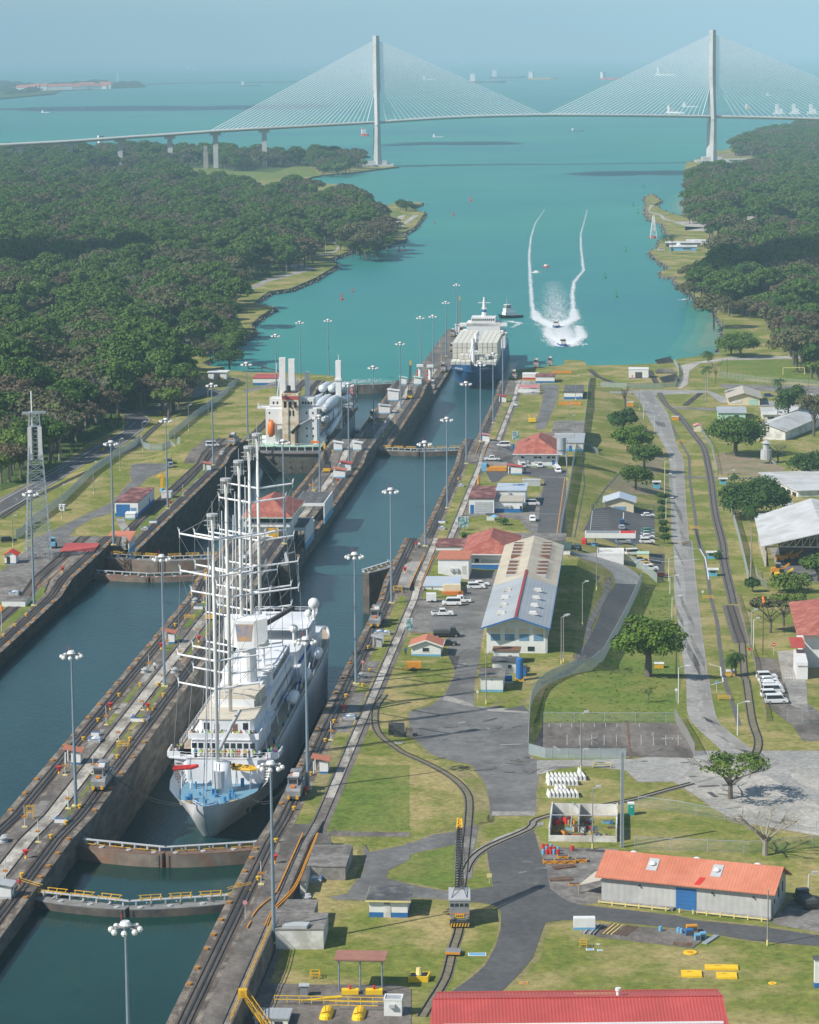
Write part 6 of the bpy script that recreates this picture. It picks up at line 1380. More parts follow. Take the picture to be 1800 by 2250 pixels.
for i,x in enumerate((1550,1600,1640,1690)):
  b=unz(px('B %d,505'%x),SEA)[0]
for x,y0,y1,lb in ((666,693,637,'left one of three pale tapering pillars before the bridge approach'),(868,718,615,'middle and tallest of three pale tapering pillars before the bridge'),(1088,708,612,'right one of three pale tapering pillars before the bridge')):
  b=unz(px('A %d,%d'%(x,y0)),SEA)[0];h_=height_to(b,px('A %d,%d'%(x,y1))[0,1]);r=thing('pillar',lb,'pillar',tuple(b),0)
  U(conc).prism([(-3.6,-3),(3.6,-3),(3.6,3),(-3.6,3)],0,h_*.78).B('shaft',r);U(conc).prism([(-2.6,-2.4),(2.6,-2.4),(2.6,2.4),(-2.6,2.4)],h_*.78,h_).B('top',r)
for x in (1547,1565,1618,1632,1690,1705):
  b=unz(px('B %d,480'%x),SEA)[0];r=thing('channel_marker','white channel marker post beyond the right end of the bridge','channel marker',tuple(b),0,'white markers beyond the bridge');U(white).box(-4,4,-4,4,0,26 if x in(1547,1618,1690) else 14).B('post',r);U(white).box(-9,9,-6,6,0,4).B('float',r)
# ---------------------------------------------------------------- buildings; local x = across (right), y = away, z up
def bld(label,s0,t0,w,d,h_,roof=('flat',.3,.4),wall=white,rm=r_dark,band_=None,feats=(),rot=-HEAD,z=None,name='building',cat='building',trim=None,sink=3.5,bh=.85):
  """front left corner at (s0,t0); feats: (face f/r/l, kind, x0, x1, z0, z1, material)"""
  zz=gz(s0,t0) if z is None else z;x,y=xy(s0,t0);r=thing(name,label,cat,(x,y,zz),rot);k=roof[0];rh=roof[1];ov=roof[2]
  mb=U(wall);mb.box(0,w,0,d,-sink,h_)
  if k=='gable': mb.prism([(0,h_),(w,h_),(w/2,h_+rh)],0.002,d-.002);n=len(mb.v)-6;mb.v[n:]=[(a,c,b) for a,b,c in mb.v[n:]]
  if k=='gabley': mb.prism([(0,h_),(d,h_),(d/2,h_+rh)],.002,w-.002);n=len(mb.v)-6;mb.v[n:]=[(c,a,b) for a,b,c in mb.v[n:]]
  if k=='shed': mb.prism([(0,h_),(d,h_),(d,h_+rh)],.002,w-.002);n=len(mb.v)-6;mb.v[n:]=[(c,a,b) for a,b,c in mb.v[n:]]
  wo=mb.B('wall',r)
  mb=U(rm);t=.18
  if k=='flat': mb.box(-ov,w+ov,-ov,d+ov,h_+.01,h_+rh)
  elif k=='parapet': mb.box(.15,w-.15,.15,d-.15,h_-.02,h_+.02);mb.use(wall).box(-.05,w+.05,-.05,.15,h_-.1,h_+rh).box(-.05,w+.05,d-.15,d+.05,h_-.1,h_+rh).box(-.05,.15,.15,d-.15,h_-.1,h_+rh).box(w-.15,w+.05,.15,d-.15,h_-.1,h_+rh)
  elif k=='gable':
    q=rh/(w/2);P=[(-ov,h_-q*ov),(w/2,h_+rh),(w+ov,h_-q*ov),(w+ov,h_-q*ov+t),(w/2,h_+rh+t),(-ov,h_-q*ov+t)];mb.add([(a,-ov,b+.02) for a,b in P]+[(a,d+ov,b+.02) for a,b in P],[(0,1,7,6),(1,2,8,7),(2,3,9,8),(3,4,10,9),(4,5,11,10),(5,0,6,11),(0,5,4,1),(1,4,3,2),(6,7,10,11),(7,8,9,10)])
  elif k=='gabley':
    q=rh/(d/2);P=[(-ov,h_-q*ov),(d/2,h_+rh),(d+ov,h_-q*ov),(d+ov,h_-q*ov+t),(d/2,h_+rh+t),(-ov,h_-q*ov+t)];mb.add([(-ov,a,b+.02) for a,b in P]+[(w+ov,a,b+.02) for a,b in P],[(6,7,1,0),(7,8,2,1),(8,9,3,2),(9,10,4,3),(10,11,5,4),(11,6,0,5),(1,4,5,0),(2,3,4,1),(11,10,7,6),(10,9,8,7)])
  elif k=='shed':
    q=rh/d;mb.add([(-ov,-ov,h_-q*ov+.02),(w+ov,-ov,h_-q*ov+.02),(w+ov,d+ov,h_+rh+q*ov+.02),(-ov,d+ov,h_+rh+q*ov+.02),(-ov,-ov,h_-q*ov+t),(w+ov,-ov,h_-q*ov+t),(w+ov,d+ov,h_+rh+q*ov+t),(-ov,d+ov,h_+rh+q*ov+t)],[(0,3,2,1),(4,5,6,7),(0,1,5,4),(1,2,6,5),(2,3,7,6),(3,0,4,7)])
  elif k=='hip':
    q=min(w,d)/2;a=[(-ov,-ov,h_),(w+ov,-ov,h_),(w+ov,d+ov,h_),(-ov,d+ov,h_)];b=[(q,d/2,h_+rh),(w-q,d/2,h_+rh)] if w>=d else [(w/2,q,h_+rh),(w/2,d-q,h_+rh)]
    if abs(w-d)<.1: b=[(w/2,d/2-.05,h_+rh),(w/2,d/2+.05,h_+rh)]
    mb.add(a+b,[(0,1,5,4),(1,2,5),(2,3,4,5),(3,0,4),(3,2,1,0)] if w>=d and abs(w-d)>=.1 else [(0,1,4),(1,2,5,4),(2,3,5),(3,0,4,5),(3,2,1,0)])
  ro=mb.B('roof',r)
  if trim is not None:
    mb=U(trim)
    if k in('flat','hip'): mb.box(-ov-.03,w+ov+.03,-ov-.05,-ov,h_-.12,h_+.18).box(w+ov,w+ov+.05,-ov,d+ov,h_-.12,h_+.18).box(-ov-.05,-ov,-ov,d+ov,h_-.12,h_+.18)
    elif k=='gable':
      q=rh/(w/2)
      for sg in (0,1): x0=-ov if not sg else w+ov;mb.bar((x0,-ov-.04,h_-q*ov+.05),(w/2,-ov-.04,h_+rh+.05),.1,.32)
      mb.bar((w+ov+.03,-ov,h_-q*ov+.1),(w+ov+.03,d+ov,h_-q*ov+.1),.1,.3)
    elif k in('gabley','shed'): q=(rh/(d/2) if k=='gabley' else rh/d);mb.bar((-ov,-ov-.03,h_-q*ov+.08),(w+ov,-ov-.03,h_-q*ov+.08),.08,.26)
    if mb.v: mb.B('fascia',ro)
  if band_ is not None: U(band_).box(-.015,w+.015,-.015,d+.015,-sink,bh).B('base_band',r)
  for f in feats:
    fc,kd,a,b,c,e=f[:6];m_=f[6] if len(f)>6 else {'window':glass,'door':blue,'garage_door':blue,'vent':dark,'air_conditioner':grey_l,'skylight':white,'opening':black}[kd]
    th=.5 if kd=='air_conditioner' else .06;mb=U(m_)
    if fc=='f': mb.box(a,b,-th-.02,-.02,c,e)
    elif fc=='r': mb.box(w+.02,w+.02+th,a,b,c,e)
    elif fc=='l': mb.box(-.02-th,-.02,a,b,c,e)
    o=mb.B(kd,r)
    if kd=='window' and m_ is glass and b-a>.7 and fc=='f': U(white).box(a-.08,b+.08,-th-.01-.02,-.021,c-.1,c-.01).B('sill',o)
    if kd=='garage_door':
      mb=U(dark)
      if fc=='f':
        for q in range(1,5): mb.box(a,b,-th-.035,-th-.021,c+(e-c)*q/5,c+(e-c)*q/5+.04)
        mb.B('slat_lines',o)
  return r
def turned(txt):  # base line from photo: returns s,t,w,rot
  a,b=G(px(txt))[:2];w=hypot(b[0]-a[0],b[1]-a[1]);s,t=st(a[0],a[1]);return s,t,w,atan2(b[1]-a[1],b[0]-a[0]),float(a[2])
# orange roofed warehouse
s,t,w,rot,z=turned('r 395,915 1430,1030')
wm=stripes(M('warehouse_sheet',(.40,.40,.385),(.34,.34,.33),sc=.35,rough=.7,c3=(.46,.455,.43),sc3=.12),1.1,.4)
wh=bld('large grey metal warehouse with orange roof and blue sliding door beside the road',s,t,w,10.5,4.7,('gabley',2.6,.9),wm,r_or,None,(('f','garage_door',w*.445,w*.565,0,3.7),('r','window',2.2,2.7,1.9,2.6,black),('r','window',5,5.6,2.2,3.9,black),('r','window',7.8,8.4,2.4,4.1,black),('r','door',.9,1.7,0,2.1,grey)),rot,z,'warehouse','warehouse')
mb=U(conc);mb.box(-.2,w*.44,-1.3,-.05,-1,.25).box(w*.57,w+.2,-1.2,-.05,-1,.25).B('loading_kerb',wh)
mb=U(yellow_p);
for k in range(13): x=k*w/12.5;mb.cb(x,-1.5,-.4,.22,.22,.95)
mb.bar((0,-1.5,.25),(w*.42,-1.5,.25),.18);mb.bar((w*.58,-1.5,.25),(w,-1.5,.25),.18);mb.B('guard_rail',wh)
q=2.6/5.25
for i,x in enumerate((w*.28,w*.66)):
  y=2.9;zz=4.7+q*y+.2;o=U(grey_l).add([(x-.9,y-1.3,zz-q*1.3+.02),(x+.9,y-1.3,zz-q*1.3+.02),(x+.9,y+1.3,zz+q*1.3+.02),(x-.9,y+1.3,zz+q*1.3+.02),(x-.9,y-1.3,zz-q*1.3+.12),(x+.9,y-1.3,zz-q*1.3+.12),(x+.9,y+1.3,zz+q*1.3+.12),(x-.9,y+1.3,zz+q*1.3+.12)],[(0,3,2,1),(4,5,6,7),(0,1,5,4),(1,2,6,5),(2,3,7,6),(3,0,4,7)]).B('skylight',wh);d_=U(white);d_.ball(x,y,zz+.1,.62,10,.8,True);d_.B('dome',o,True)
for x in (w*.12,w*.5,w*.86): d_=U(white);d_.ball(x,7.3,4.7+q*3.2+.3,.75,10,.7,True);d_.B('skylight',wh,True)
U(red).add([(w*.555,-.5,4.7-.02+q*-.5+.24),(w*.59,-.5,4.7+q*-.5+.24),(w*.61,1.2,4.7+q*1.2+.24),(w*.575,1.2,4.7+q*1.2+.24)],[(0,1,2,3)]).B('roof_patch',wh)
for x in (.23,.66,.9): U(black).cb(w*x,-.25,3.3,.25,.35,.25).B('wall_lamp',wh)
U(r_tan).add([(-4.5,1.2,1.9),(-.2,-.2,3.6),(-.2,5.5,4.3),(-2.8,5.2,3.3)],[(0,1,2,3)]).B('tarpaulin',wh);U(conc).tube([(-4.4,1.2,-.4),(-4.4,1.2,2.0)],.12,6).B('tarpaulin_post',wh)
# big red roof cut by the bottom edge
r=thing('building','long building with a red sheet roof cut off by the bottom edge','building',L(381.5,-30.2,26.2),0.002-HEAD*0)
U(white).box(.8,40.6,-13,-.6,-2,7.1).B('wall',r)
ro=U(r_red);ro.add([(0,0,7.3),(41.3,0,7.3),(41.3,-6.2,8.6),(-.6,-6.2,8.6),(-1.2,-14,6.7),(41.3,-14,6.7)],[(0,1,2,3),(3,2,5,4)]);rf=ro.B('roof',r)
U(r_or).add([(20,-1,7.53),(26,-1,7.53),(26,-3.4,8.03),(20,-3.4,8.03)],[(0,1,2,3)]).B('roof_patch',rf);v_=U(white);v_.cyl(26.3,-4.2,7.9,8.9,.28,n=10).cyl(26.3,-4.2,8.9,9.3,.42,n=10);v_.B('roof_vent',rf)
mb=U(r_red);mb.bar((0,0,7.42),(41.3,0,7.42),.25,.12);mb.bar((-.6,-6.2,8.7),(41.3,-6.2,8.7),.3,.14);mb.B('ridge_cap',rf)
s,t,w,rot,z=turned('q 42,1312 345,1315');bld('white and blue shed with a dark mossy flat roof on the lawn',s,t,w,7.2,2.9,('flat',.22,.55),white,r_dark,blue,(('f','door',2.4,3.6,0,2.1,white_w),('f','vent',2.5,3.5,2.25,2.6,grey)),trim=yellow_p)
s,t,w,rot,z=turned('r 225,1095 357,1100');bld('small white and pale blue block at the lawn corner by the timber store',s,t,w,1.4,1.9,('flat',.05,0),white,white,blue_l,(),rot,z,bh=.4)
bld('grey roofed white pump house in the yellow railed pit',386.5,-57.9,5.0,4.0,1.6,('flat',.2,.25),white,r_grey,None,(('f','window',.6,1.7,.4,1.2),('f','window',3.0,4.2,.3,1.2)),z=25.6)
bld('white square tower block in front of the red roof',391.2,-38.9,2.7,2.4,3.4,('parapet',.15,0),white,r_grey,None,(('f','air_conditioner',.8,1.7,2.3,2.8),),z=25.4)
# long cream and grey hall
cr=thing('workshop_hall','long hall with cream and grey gable roof, white walls and blue glass','hall',L(633,-37.6,28.1),-HEAD)
U(white).box(0,14.0,2.5,110,-9,6.6).prism([(0,6.6),(14,6.6),(7,9.2)],0,1).B('wall',cr);D.objects.remove(cr.children[0]) if False else None
wl_=[c for c in D.objects if c.parent==cr][0];me=wl_.data
for v in list(me.vertices)[8:]: a,b,c=v.co;v.co=(a,2.5+c*107.5,b)
q=2.7/8.2
for y0,y1,m_,nm_ in ((-.2,52,r_grey,'front_roof'),(52,111,r_cream,'rear_roof')):
  o=U(m_).add([(-1.2,y0,6.5),(7,y0,6.5+8.2*q),(15.2,y0,6.5),(15.2,y1,6.5),(7,y1,6.5+8.2*q),(-1.2,y1,6.5),(-1.2,y0,6.3),(7,y0,6.3+8.2*q),(15.2,y0,6.3),(15.2,y1,6.3),(7,y1,6.3+8.2*q),(-1.2,y1,6.3)],[(0,1,4,5),(1,2,3,4),(6,11,10,7),(7,10,9,8),(0,6,7,1),(1,7,8,2),(2,8,9,3),(3,9,10,4),(4,10,11,5),(5,11,6,0)]).B(nm_,cr)
  if nm_=='front_roof':
    for k in range(4):
      for xx in (3.2,10.8): y=9+k*9.5;h0=6.5+(xx+1.2 if xx<7 else 15.2-xx)*q;mb=U(white_w);mb.prism([(xx-1.2,h0+.0),(xx+1.2,h0+.0),(xx+.8,h0+.75),(xx-.8,h0+.75)],y,y+1.3);mb.v=[(a,c,b) for a,b,c in mb.v];mb.B('skylight',o)
  else:
    for k in range(26):
      for xx in (3.3,10.7): y=58+k*1.7+ (4 if k>12 else 0);h0=6.5+(xx+1.2 if xx<7 else 15.2-xx)*q;U(wood if k%3 else grey_l).box(xx-1.5,xx+1.5,y,y+.22,h0-.35,h0+.48).B('roof_vent',o)
U(M('ridge_red',(.35,.03,.04),(.25,.05,.04),sc=.5)).box(6.7,7.3,-.15,60,6.5+8.2*q-.05,6.5+8.2*q+.12).B('ridge_strip',cr)
U(blue).bar((-1.2,-.25,6.45),(7,-.25,6.45+8.2*q),.1,.35).bar((7,-.25,6.45+8.2*q),(15.2,-.25,6.45),.1,.35).bar((15.25,-.2,6.45),(15.25,111,6.45),.1,.3).B('fascia',cr)
for i in range(4):
  x=1.0+i*3.4
  U(glass_b).box(x,x+2.3,2.44,2.49,3.0,4.6).B('window',cr);U(cream).box(x,x+2.3,2.44,2.49,4.9,5.9).B('louvre',cr)
U(glass).box(9.8,11.4,2.43,2.49,.5,1.6).box(6,6.9,2.43,2.49,.4,1.6).B('window',cr);U(blue).box(-.02,14.02,2.46,110,-9,-.4).B('base_band',cr)
mb=U(grey_l);mb.box(14.0,14.5,2.5,7,-2,6).B('corner_frame',cr)
bld('small white annex with brown flat roof below the hall front',624,-35.3,6,4,3.0,('flat',.25,.3),white,wood,None,(('f','window',3.5,4.3,1.2,2),))
bld('low white annex with grey flat roof below the brown one',614,-35,5.4,5,2.6,('flat',.25,.3),white,r_dark,None,(('f','window',3.6,4.4,1.2,2),))
bld('white hut with grey slab roof and pale blue base beside the road fork',595.5,-36.6,5.0,7.4,3.4,('flat',.3,.5),white,conc_mid,blue_l,(('f','vent',2.4,2.6,2.6,2.9),),bh=.5)
bt=thing('tank','tall blue upright tank on yellow feet beside the white hut','tank',LG(607,-28.4),0);U(blue).cyl(0,0,.5,5.0,.85,n=14).ball(0,0,5.0,.85,14,.4,True).B('shell',bt);U(yellow).cb(0,0,0,1.9,1.4,.55).B('foot',bt)
bt=thing('tank','low dark blue tank left of the upright one','tank',LG(605,-31),0);U(blue).tube([(-1,0,.9),(1,0,.9)],.75,12).B('shell',bt);U(white).cb(0,0,0,2.2,1.6,.3).B('saddle',bt)
bt=thing('tank','dark blue box chiller behind the upright tank','chiller',LG(611,-27.8),-HEAD);U(dark).box(-1.3,.9,0,2.2,0,2.2).B('casing',bt);U(blue).box(-1.1,.7,-.06,-.01,.3,1.9).B('grille',bt)
# orange roofed hut
r=bld('small white house with orange gable roof, window and blue base by the parking yard',630.6,-55.2,7.0,6.2,2.5,('gable',1.25,.6),white,r_tile,blue_l,(('f','window',2.7,4.2,1.0,1.9),),bh=.35,trim=white)
bld('white building with red slab roof and wall units above the pale blue roof',724,-55.9,8.3,12,3.9,('flat',.3,.3),white,r_tile,None,(('f','air_conditioner',3.4,4.2,.6,1.5),('f','air_conditioner',4.7,5.5,.6,1.5),('f','door',6.6,7.6,0,2.2,white_w)))
bld('low pale blue roofed porch building before the red slab roof',706,-58.6,9.4,13,2.0,('flat',.25,.2),white,r_blue,blue_l,(('f','door',2.4,2.6,0,1.8),),z=28.2)
bld('white cabinet block before the pale blue roof',704.5,-53.2,4.6,2,2.3,('flat',.1,.05),cream,cream,None,(),z=28.2)
bld('building with big red hipped roof and white blue based wall, middle level',741,-49.2,12.5,27,3.9,('hip',3.6,1.6),white,r_red2,blue,(('f','window',2.2,3.4,1.4,2.5),('f','window',4.0,9.0,1.3,2.2,grey_l),('f','door',10.4,11.8,1,2.6)),trim=white)
bld('long low red roofed annex left of the big hipped roof',757,-59,8.6,12,3.4,('flat',.3,.3),white,r_brown,blue_l,(('f','door',5.2,6.4,0,2.2),('f','opening',6.9,8.4,0,2.6)),z=28.2)
bld('flat grey roofed block behind the big hipped roof',800,-46,22,12,3.4,('flat',.3,.3),white,conc_mid,None,(),z=22.2)
bld('white roof plant block behind the cream hall',768,-36,5,8,4.3,('flat',.3,.1),white,grey_l,None,(),z=26)
bld('dark roofed low building right of the plant block',770,-30.5,9,9,3.6,('flat',.4,.3),white,M('roof_dark_green',(.05,.10,.085),(.04,.07,.06),sc=.5),None,(),z=25)
# workshop with maroon roof
bld('workshop with maroon flat roof and grey roller door, lower level',877,-57.4,8.2,25,4.9,('flat',.3,.3),white,r_brown,None,(('f','garage_door',1.9,7.6,0,3.9,grey_l),('f','door',.4,1.6,0,2.9)))
bld('pale roofed wing right of the maroon workshop roof',879,-49.1,9.0,11,3.6,('flat',.3,.3),white,r_tan,blue,(('f','air_conditioner',3.2,4.0,1.9,2.5),('f','air_conditioner',4.6,5.4,1.9,2.5),('f','window',8.2,8.8,.6,2.2)),bh=1.3)
bld('rear wing with pale blue and tan roof beside the maroon workshop',892,-49.1,9.4,14,5.2,('flat',.3,.4),white,r_blue,None,(('f','air_conditioner',3.8,4.6,3.9,4.6),))
MB()
bld('station building with large red hipped roof and white walls, lower level',981,-46.3,14.4,30,4.6,('hip',4.8,1.8),white,r_red2,blue_l,(('f','window',1.2,2.3,2.9,3.6),('f','window',5.8,7.0,2.9,3.6),('f','window',7.4,8.6,2.9,3.6),('f','window',10.6,11.8,2.9,3.6),('f','window',12.3,13.5,2.9,3.6),('f','door',12.4,13.4,0,2.2),('f','air_conditioner',1.8,2.6,1.4,2.2),('f','air_conditioner',3.2,4.0,1.4,2.2),('f','air_conditioner',6.1,6.9,1.2,2.0)),bh=.25,trim=white)
rd=bld('small red dormer gable on the hipped station roof',1000,-41.6,4.4,9,8.3,('gable',1.3,.5),white,r_red2,None,(),sink=0,name='dormer') if False else None
kiosk('kiosk','white kiosk with red roof on the car park by the hipped station','g 1145,905',5.0,3,2.6,r_red,blue_l,1.0)
bld('low grey steel container shed on the grass island',935,-42.6,6.2,3.6,1.9,('flat',.12,.1),grey_l,grey_l,None,())
bld('long grey roofed white store beside the upper fence, front part',1057,-36,11.6,26,3.2,('flat',.35,.3),white_w,r_grey,blue_l,(('f','window',1,2,1.2,2),('f','door',6,7.2,0,2.2)))
bld('long grey roofed white store beside the upper fence, rear part',1086,-37.4,12,42,5.0,('gabley',1.2,.3),white_w,conc_mid,None,())
bld('white store with dark flat roof and blue base near the quay',1243,-37.4,8.4,26,3.2,('flat',.3,.3),white,r_dark,blue,(('f','window',7.2,7.5,1.0,1.5),),bh=1.1)
bld('small white and blue quay office with maroon roof',1368,-55.5,9.5,12,3.2,('flat',.35,.3),white,r_brown,blue,(),z=4.5,bh=1.0)
bld('long white and red shed left of the quay office',1385,-63,8,8,2.2,('flat',.3,.1),white,white,red,(),z=4.5,bh=.7)
bld('white quay garage with dark opening beyond the right fence',1384,-8.9,10,8,4.6,('flat',.3,.15),white,white,blue,(('f','garage_door',3.3,6.8,0,3.3,dark),('f','door',1.5,2.1,0,2,orange)),z=4.9,bh=.45)
bld('white quay garage with dark door at the end of the left bank',1360,-220.9,9.3,8,3.6,('flat',.3,.5),white,white,blue,(('f','garage_door',3.0,6.0,0,2.8,dark),('f','door',6.9,7.9,0,1.2,yellow)),z=7.1,bh=.3)
bld('white and blue quay building with red roof behind the freighter',1345,-196,13,16,3.6,('flat',.3,.3),white,r_red,blue,(),bh=1.3)
# right side
bld('small grey roofed guard office at the car park',911,-13.6,9.6,11,3.4,('gable',1.5,.9),cream,r_blue,None,(('f','window',2.6,7.0,.6,1.8,glass_b),),z=15.9,sink=2)
cg=thing('canopy','flat white canopy with red end over the car park gate','canopy',L(826,-18.5,18.4),-HEAD)
U(white).box(0,15.5,0,5,3.6,5.1).B('roof',cg);U(grey).box(.3,10.5,.3,4.7,5.1,5.16).B('roof_top',cg);U(red).box(10.8,15.3,.3,4.7,5.1,5.17).box(-1,.4,-.6,4,0,3.0).B('red_panel',cg)
mb=U(blue)
for x in (.3,3,10,15): mb.box(x,x+.3,.5,.8,-4,3.6)
mb.B('posts',cg);U(blue_l).box(0,4,1,4,-4,1.4).B('gate_booth',cg)
bld('white flat topped block below the gate canopy',797,-14.2,7.8,9,4.0,('parapet',.35,0),white,white_w,None,(),z=18.3)
bld('pale yellow control box beside the parked cars',816,-2.5,3.6,4,3,('flat',.1,.1),yellow_p,green_p,None,(),z=16)
for x,lb,m_ in (('h 955,1405','blue guard booth with white roof beside the long road, upper of two'),('h 965,1525','blue guard booth with white roof beside the long road, lower of two'),('h 580,912','blue and grey guard booth by the trees left of the road'),('h 1040,890','blue guard booth by the far crossing gate')) and [(a,b,cyan) for a,b in (('h 955,1405','blue guard booth with white roof beside the long road, upper of two'),('h 965,1525','blue guard booth with white roof beside the long road, lower of two'),('h 580,912','blue and grey guard booth by the trees left of the road'),('h 1040,890','blue guard booth by the far crossing gate'))]:
  p=G(px(x))[0];s,t=st(p[0],p[1]);bld(lb,s,t,2.5,2.6,1.9,('flat',.15,.45),m_,white_w,None,(('f','window',.5,1.9,.9,1.6),('r','window',.5,2,.9,1.6)),name='guard_booth',cat='guard booth',sink=.5)
for x,lb in (('m 765,845','open yellow guard shelter under the large tree by the road'),('m 1185,890','open yellow guard shelter with white roof behind the palms'),('h 400,350','small orange guard hut by the bare tree'),('h 710,450','small orange guard hut by the rail junction')):
  p=G(px(x))[0];s,t=st(p[0],p[1]);bld(lb,s,t,2.2 if 'm ' in x else 3,2,1.0 if 'm ' in x else 1.6,('flat',.1,.1),yellow if 'm ' in x else orange_y,white_w,None,(),name='guard_booth',cat='guard booth',sink=.5)
# hall with open truss front
mh=thing('hangar','open fronted grey maintenance hangar with yellow machines inside','hangar',L(818,36.2,14.9),-HEAD)
U(r_white).add([(-1.5,-3,6.9),(17,-3,11.3),(40,-3,7),(40,60,7),(17,60,11.3),(-1.5,50,6.9),(-1.5,-3,6.6),(17,-3,11.0),(40,-3,6.7),(40,60,6.7),(17,60,11.0),(-1.5,50,6.6)],[(0,1,4,5),(1,2,3,4),(11,10,7,6),(10,9,8,7),(0,6,7,1),(1,7,8,2),(5,11,6,0)]).B('roof',mh)
mb=U(M('truss_steel',(.62,.55,.48),(.5,.4,.33),sc=1));mb.bar((0,0,6.2),(38,0,6.2),.3)
for k in range(8): a=k*2.2;mb.bar((a,0,6.2),(a+2.2,0,6.6+(a+2.2)*.24),.22);mb.bar((a+2.2,0,6.2),(a+2.2,0,6.6+(a+2.2)*.24),.18)
mb.bar((-.8,0,6.6),(17,0,11),.3);mb.B('truss',mh)
mb=U(M('truss_steel'))if 0 else U(MATS['truss_steel'])
for y in (0,12,24,36,48): mb.bar((0,y,-1),(0,y,6.6),.5)
mb.B('columns',mh);U(grey_l).box(-.1,.2,0,48,-1,1.0).box(0,38,55,55.5,-1,7).B('wall',mh)
s,t,w,rot,z=turned('h 1320,872 1580,980');bld('grey and brown roofed workshop behind the round trees',s,t,w,24,3.6,('flat',.3,.6),white_w,r_white,None,[('f','opening',k*w/7+.3,(k+.7)*w/7,0,2.6) for k in range(7)],rot,z-.5)
ac=thing('dust_collector','grey hopper machine with conical cap behind the hangar','hopper',L(1068,47,8.6),0);U(grey_l).cyl(0,0,2,6,2.2,n=12).cyl(0,0,6,8.5,1.3,n=10).cyl(0,0,8.5,9.6,2.0,.2,n=12).B('body',ac);mb=U(grey);mb.bar((0,0,4),(4,-2,0),.8);[mb.bar((a*1.6,b*1.6,-.5),(a*1.4,b*1.4,3),.25) for a in(-1,1) for b in(-1,1)];mb.box(-3,3,-.5,.5,5.9,6.1);mb.B('frame',ac)
s,t,w,rot,z=turned('h 1215,640 1640,745');bld('long white hall with pale sheet roof and roof slots behind the big tree',1145,43,16,92,4.3,('gable',2.6,.8),white_w,r_white,None,[('f','opening',2,4,.6,1.6,grey)],-HEAD-radians(20),7.6)
bld('tan roofed house with pale green door on the upper right',1268,38.2,14.4,26,3.6,('gable',2.2,1.2),cream,r_tan,None,(('f','garage_door',9.4,13.5,0,2.9,green_p),('f','window',1.5,6,1,2.4,white_w)),z=6.2)
bld('low grey roofed pale green house below the tan roof',1212,32,12,20,3.0,('gabley',1.4,.6),green_p,r_grey,None,(('f','window',7,9,1,2),))
bld('low white roofed house right of the grey roof',1206,51.5,16,24,3.0,('gabley',1.6,.8),white_w,r_white,None,(('f','opening',10,12,0,2),('f','window',2,5,1,2)))
bld('tiny cream shed with pink roof in the rail triangle',1168,20.5,3.2,4,2.4,('gable',.7,.3),cream,pink,None,())
# red roofed white building at the right edge
wr=thing('building','white building with red hipped roof cut by the right edge','building',L(640,37.8,24.6),-HEAD)
U(white).box(0,30,0,34,-4,8.2).box(-2.6,0,-14,0,-4,4).B('wall',wr)
U(r_red2).add([(-2,-2.5,8),(32,-2.5,8),(32,37,8),(-2,37,8),(13,14,13.5),(17,22,13.5)],[(0,1,4),(1,2,5,4),(2,3,5),(3,0,4,5),(3,2,1,0)]).B('roof',wr);U(r_red).box(-3.4,-.2,-5,6,5.4,5.7).B('canopy',wr)
mb=U(white)
for k in range(16): mb.box(-2.2,.0,-14+k*.8,-13.4+k*.8,2.8-k*0.1*0,3.2)
mb.B('stair_rail',wr)
mb=U(red);mb.box(-.03,-.01,-3,-1.5,.8,2.3)
mb.B('emblem',wr)
# left bank
bld('blue and white garage with maroon weathered roof on the left bank',867.5,-172.6,7.6,30,4.7,('flat',.25,.15),white,r_brown,blue,(('f','garage_door',.4,4.9,0,4.1),('f','window',5.2,7.0,1.4,3.0,glass_b),('r','door',20,21.5,0,2.6)),bh=1.2)
bld('small white annex with slanted top in front of the blue garage',863,-168.4,3.2,3,1.6,('shed',.3,.1),white,white,blue_l,(),bh=.4)
bld('long low white hut with faded red roof on the left wall platform',752,-165.6,9.2,9,2.1,('shed',.7,.3),white,r_red,blue_l,(),z=28.3,bh=.3)
bld('white and blue shed with upturned orange roof behind the red roofed hut',790,-159.8,6.6,9,3.2,('shed',1.1,.5),white,r_or,blue_l,(('f','opening',4.8,6.0,0,2.4),('f','window',1.5,3.5,.8,2.0,grey)),z=23.6)
bld('tiny white hut with bright red gable roof at the left edge',733,-177.3,3.2,3.4,2.8,('gable',.9,.5),white,M('roof_bright_red',(.72,.05,.035),(.62,.05,.035),sc=.4),blue,(('f','door',.6,1.5,.2,2.2,black),),bh=.4)
bld('small white guard hut by the left fence gate',878,-193.5,1.8,2,1.9,('flat',.1,.1),white,white,None,(('f','window',.5,1.2,.8,1.4),))
bl=bld('white platform block with raised lid at the left edge',684,-166.6,6.2,7,1.4,('flat',.06,0),white,conc_mid,None,(),z=28.3)
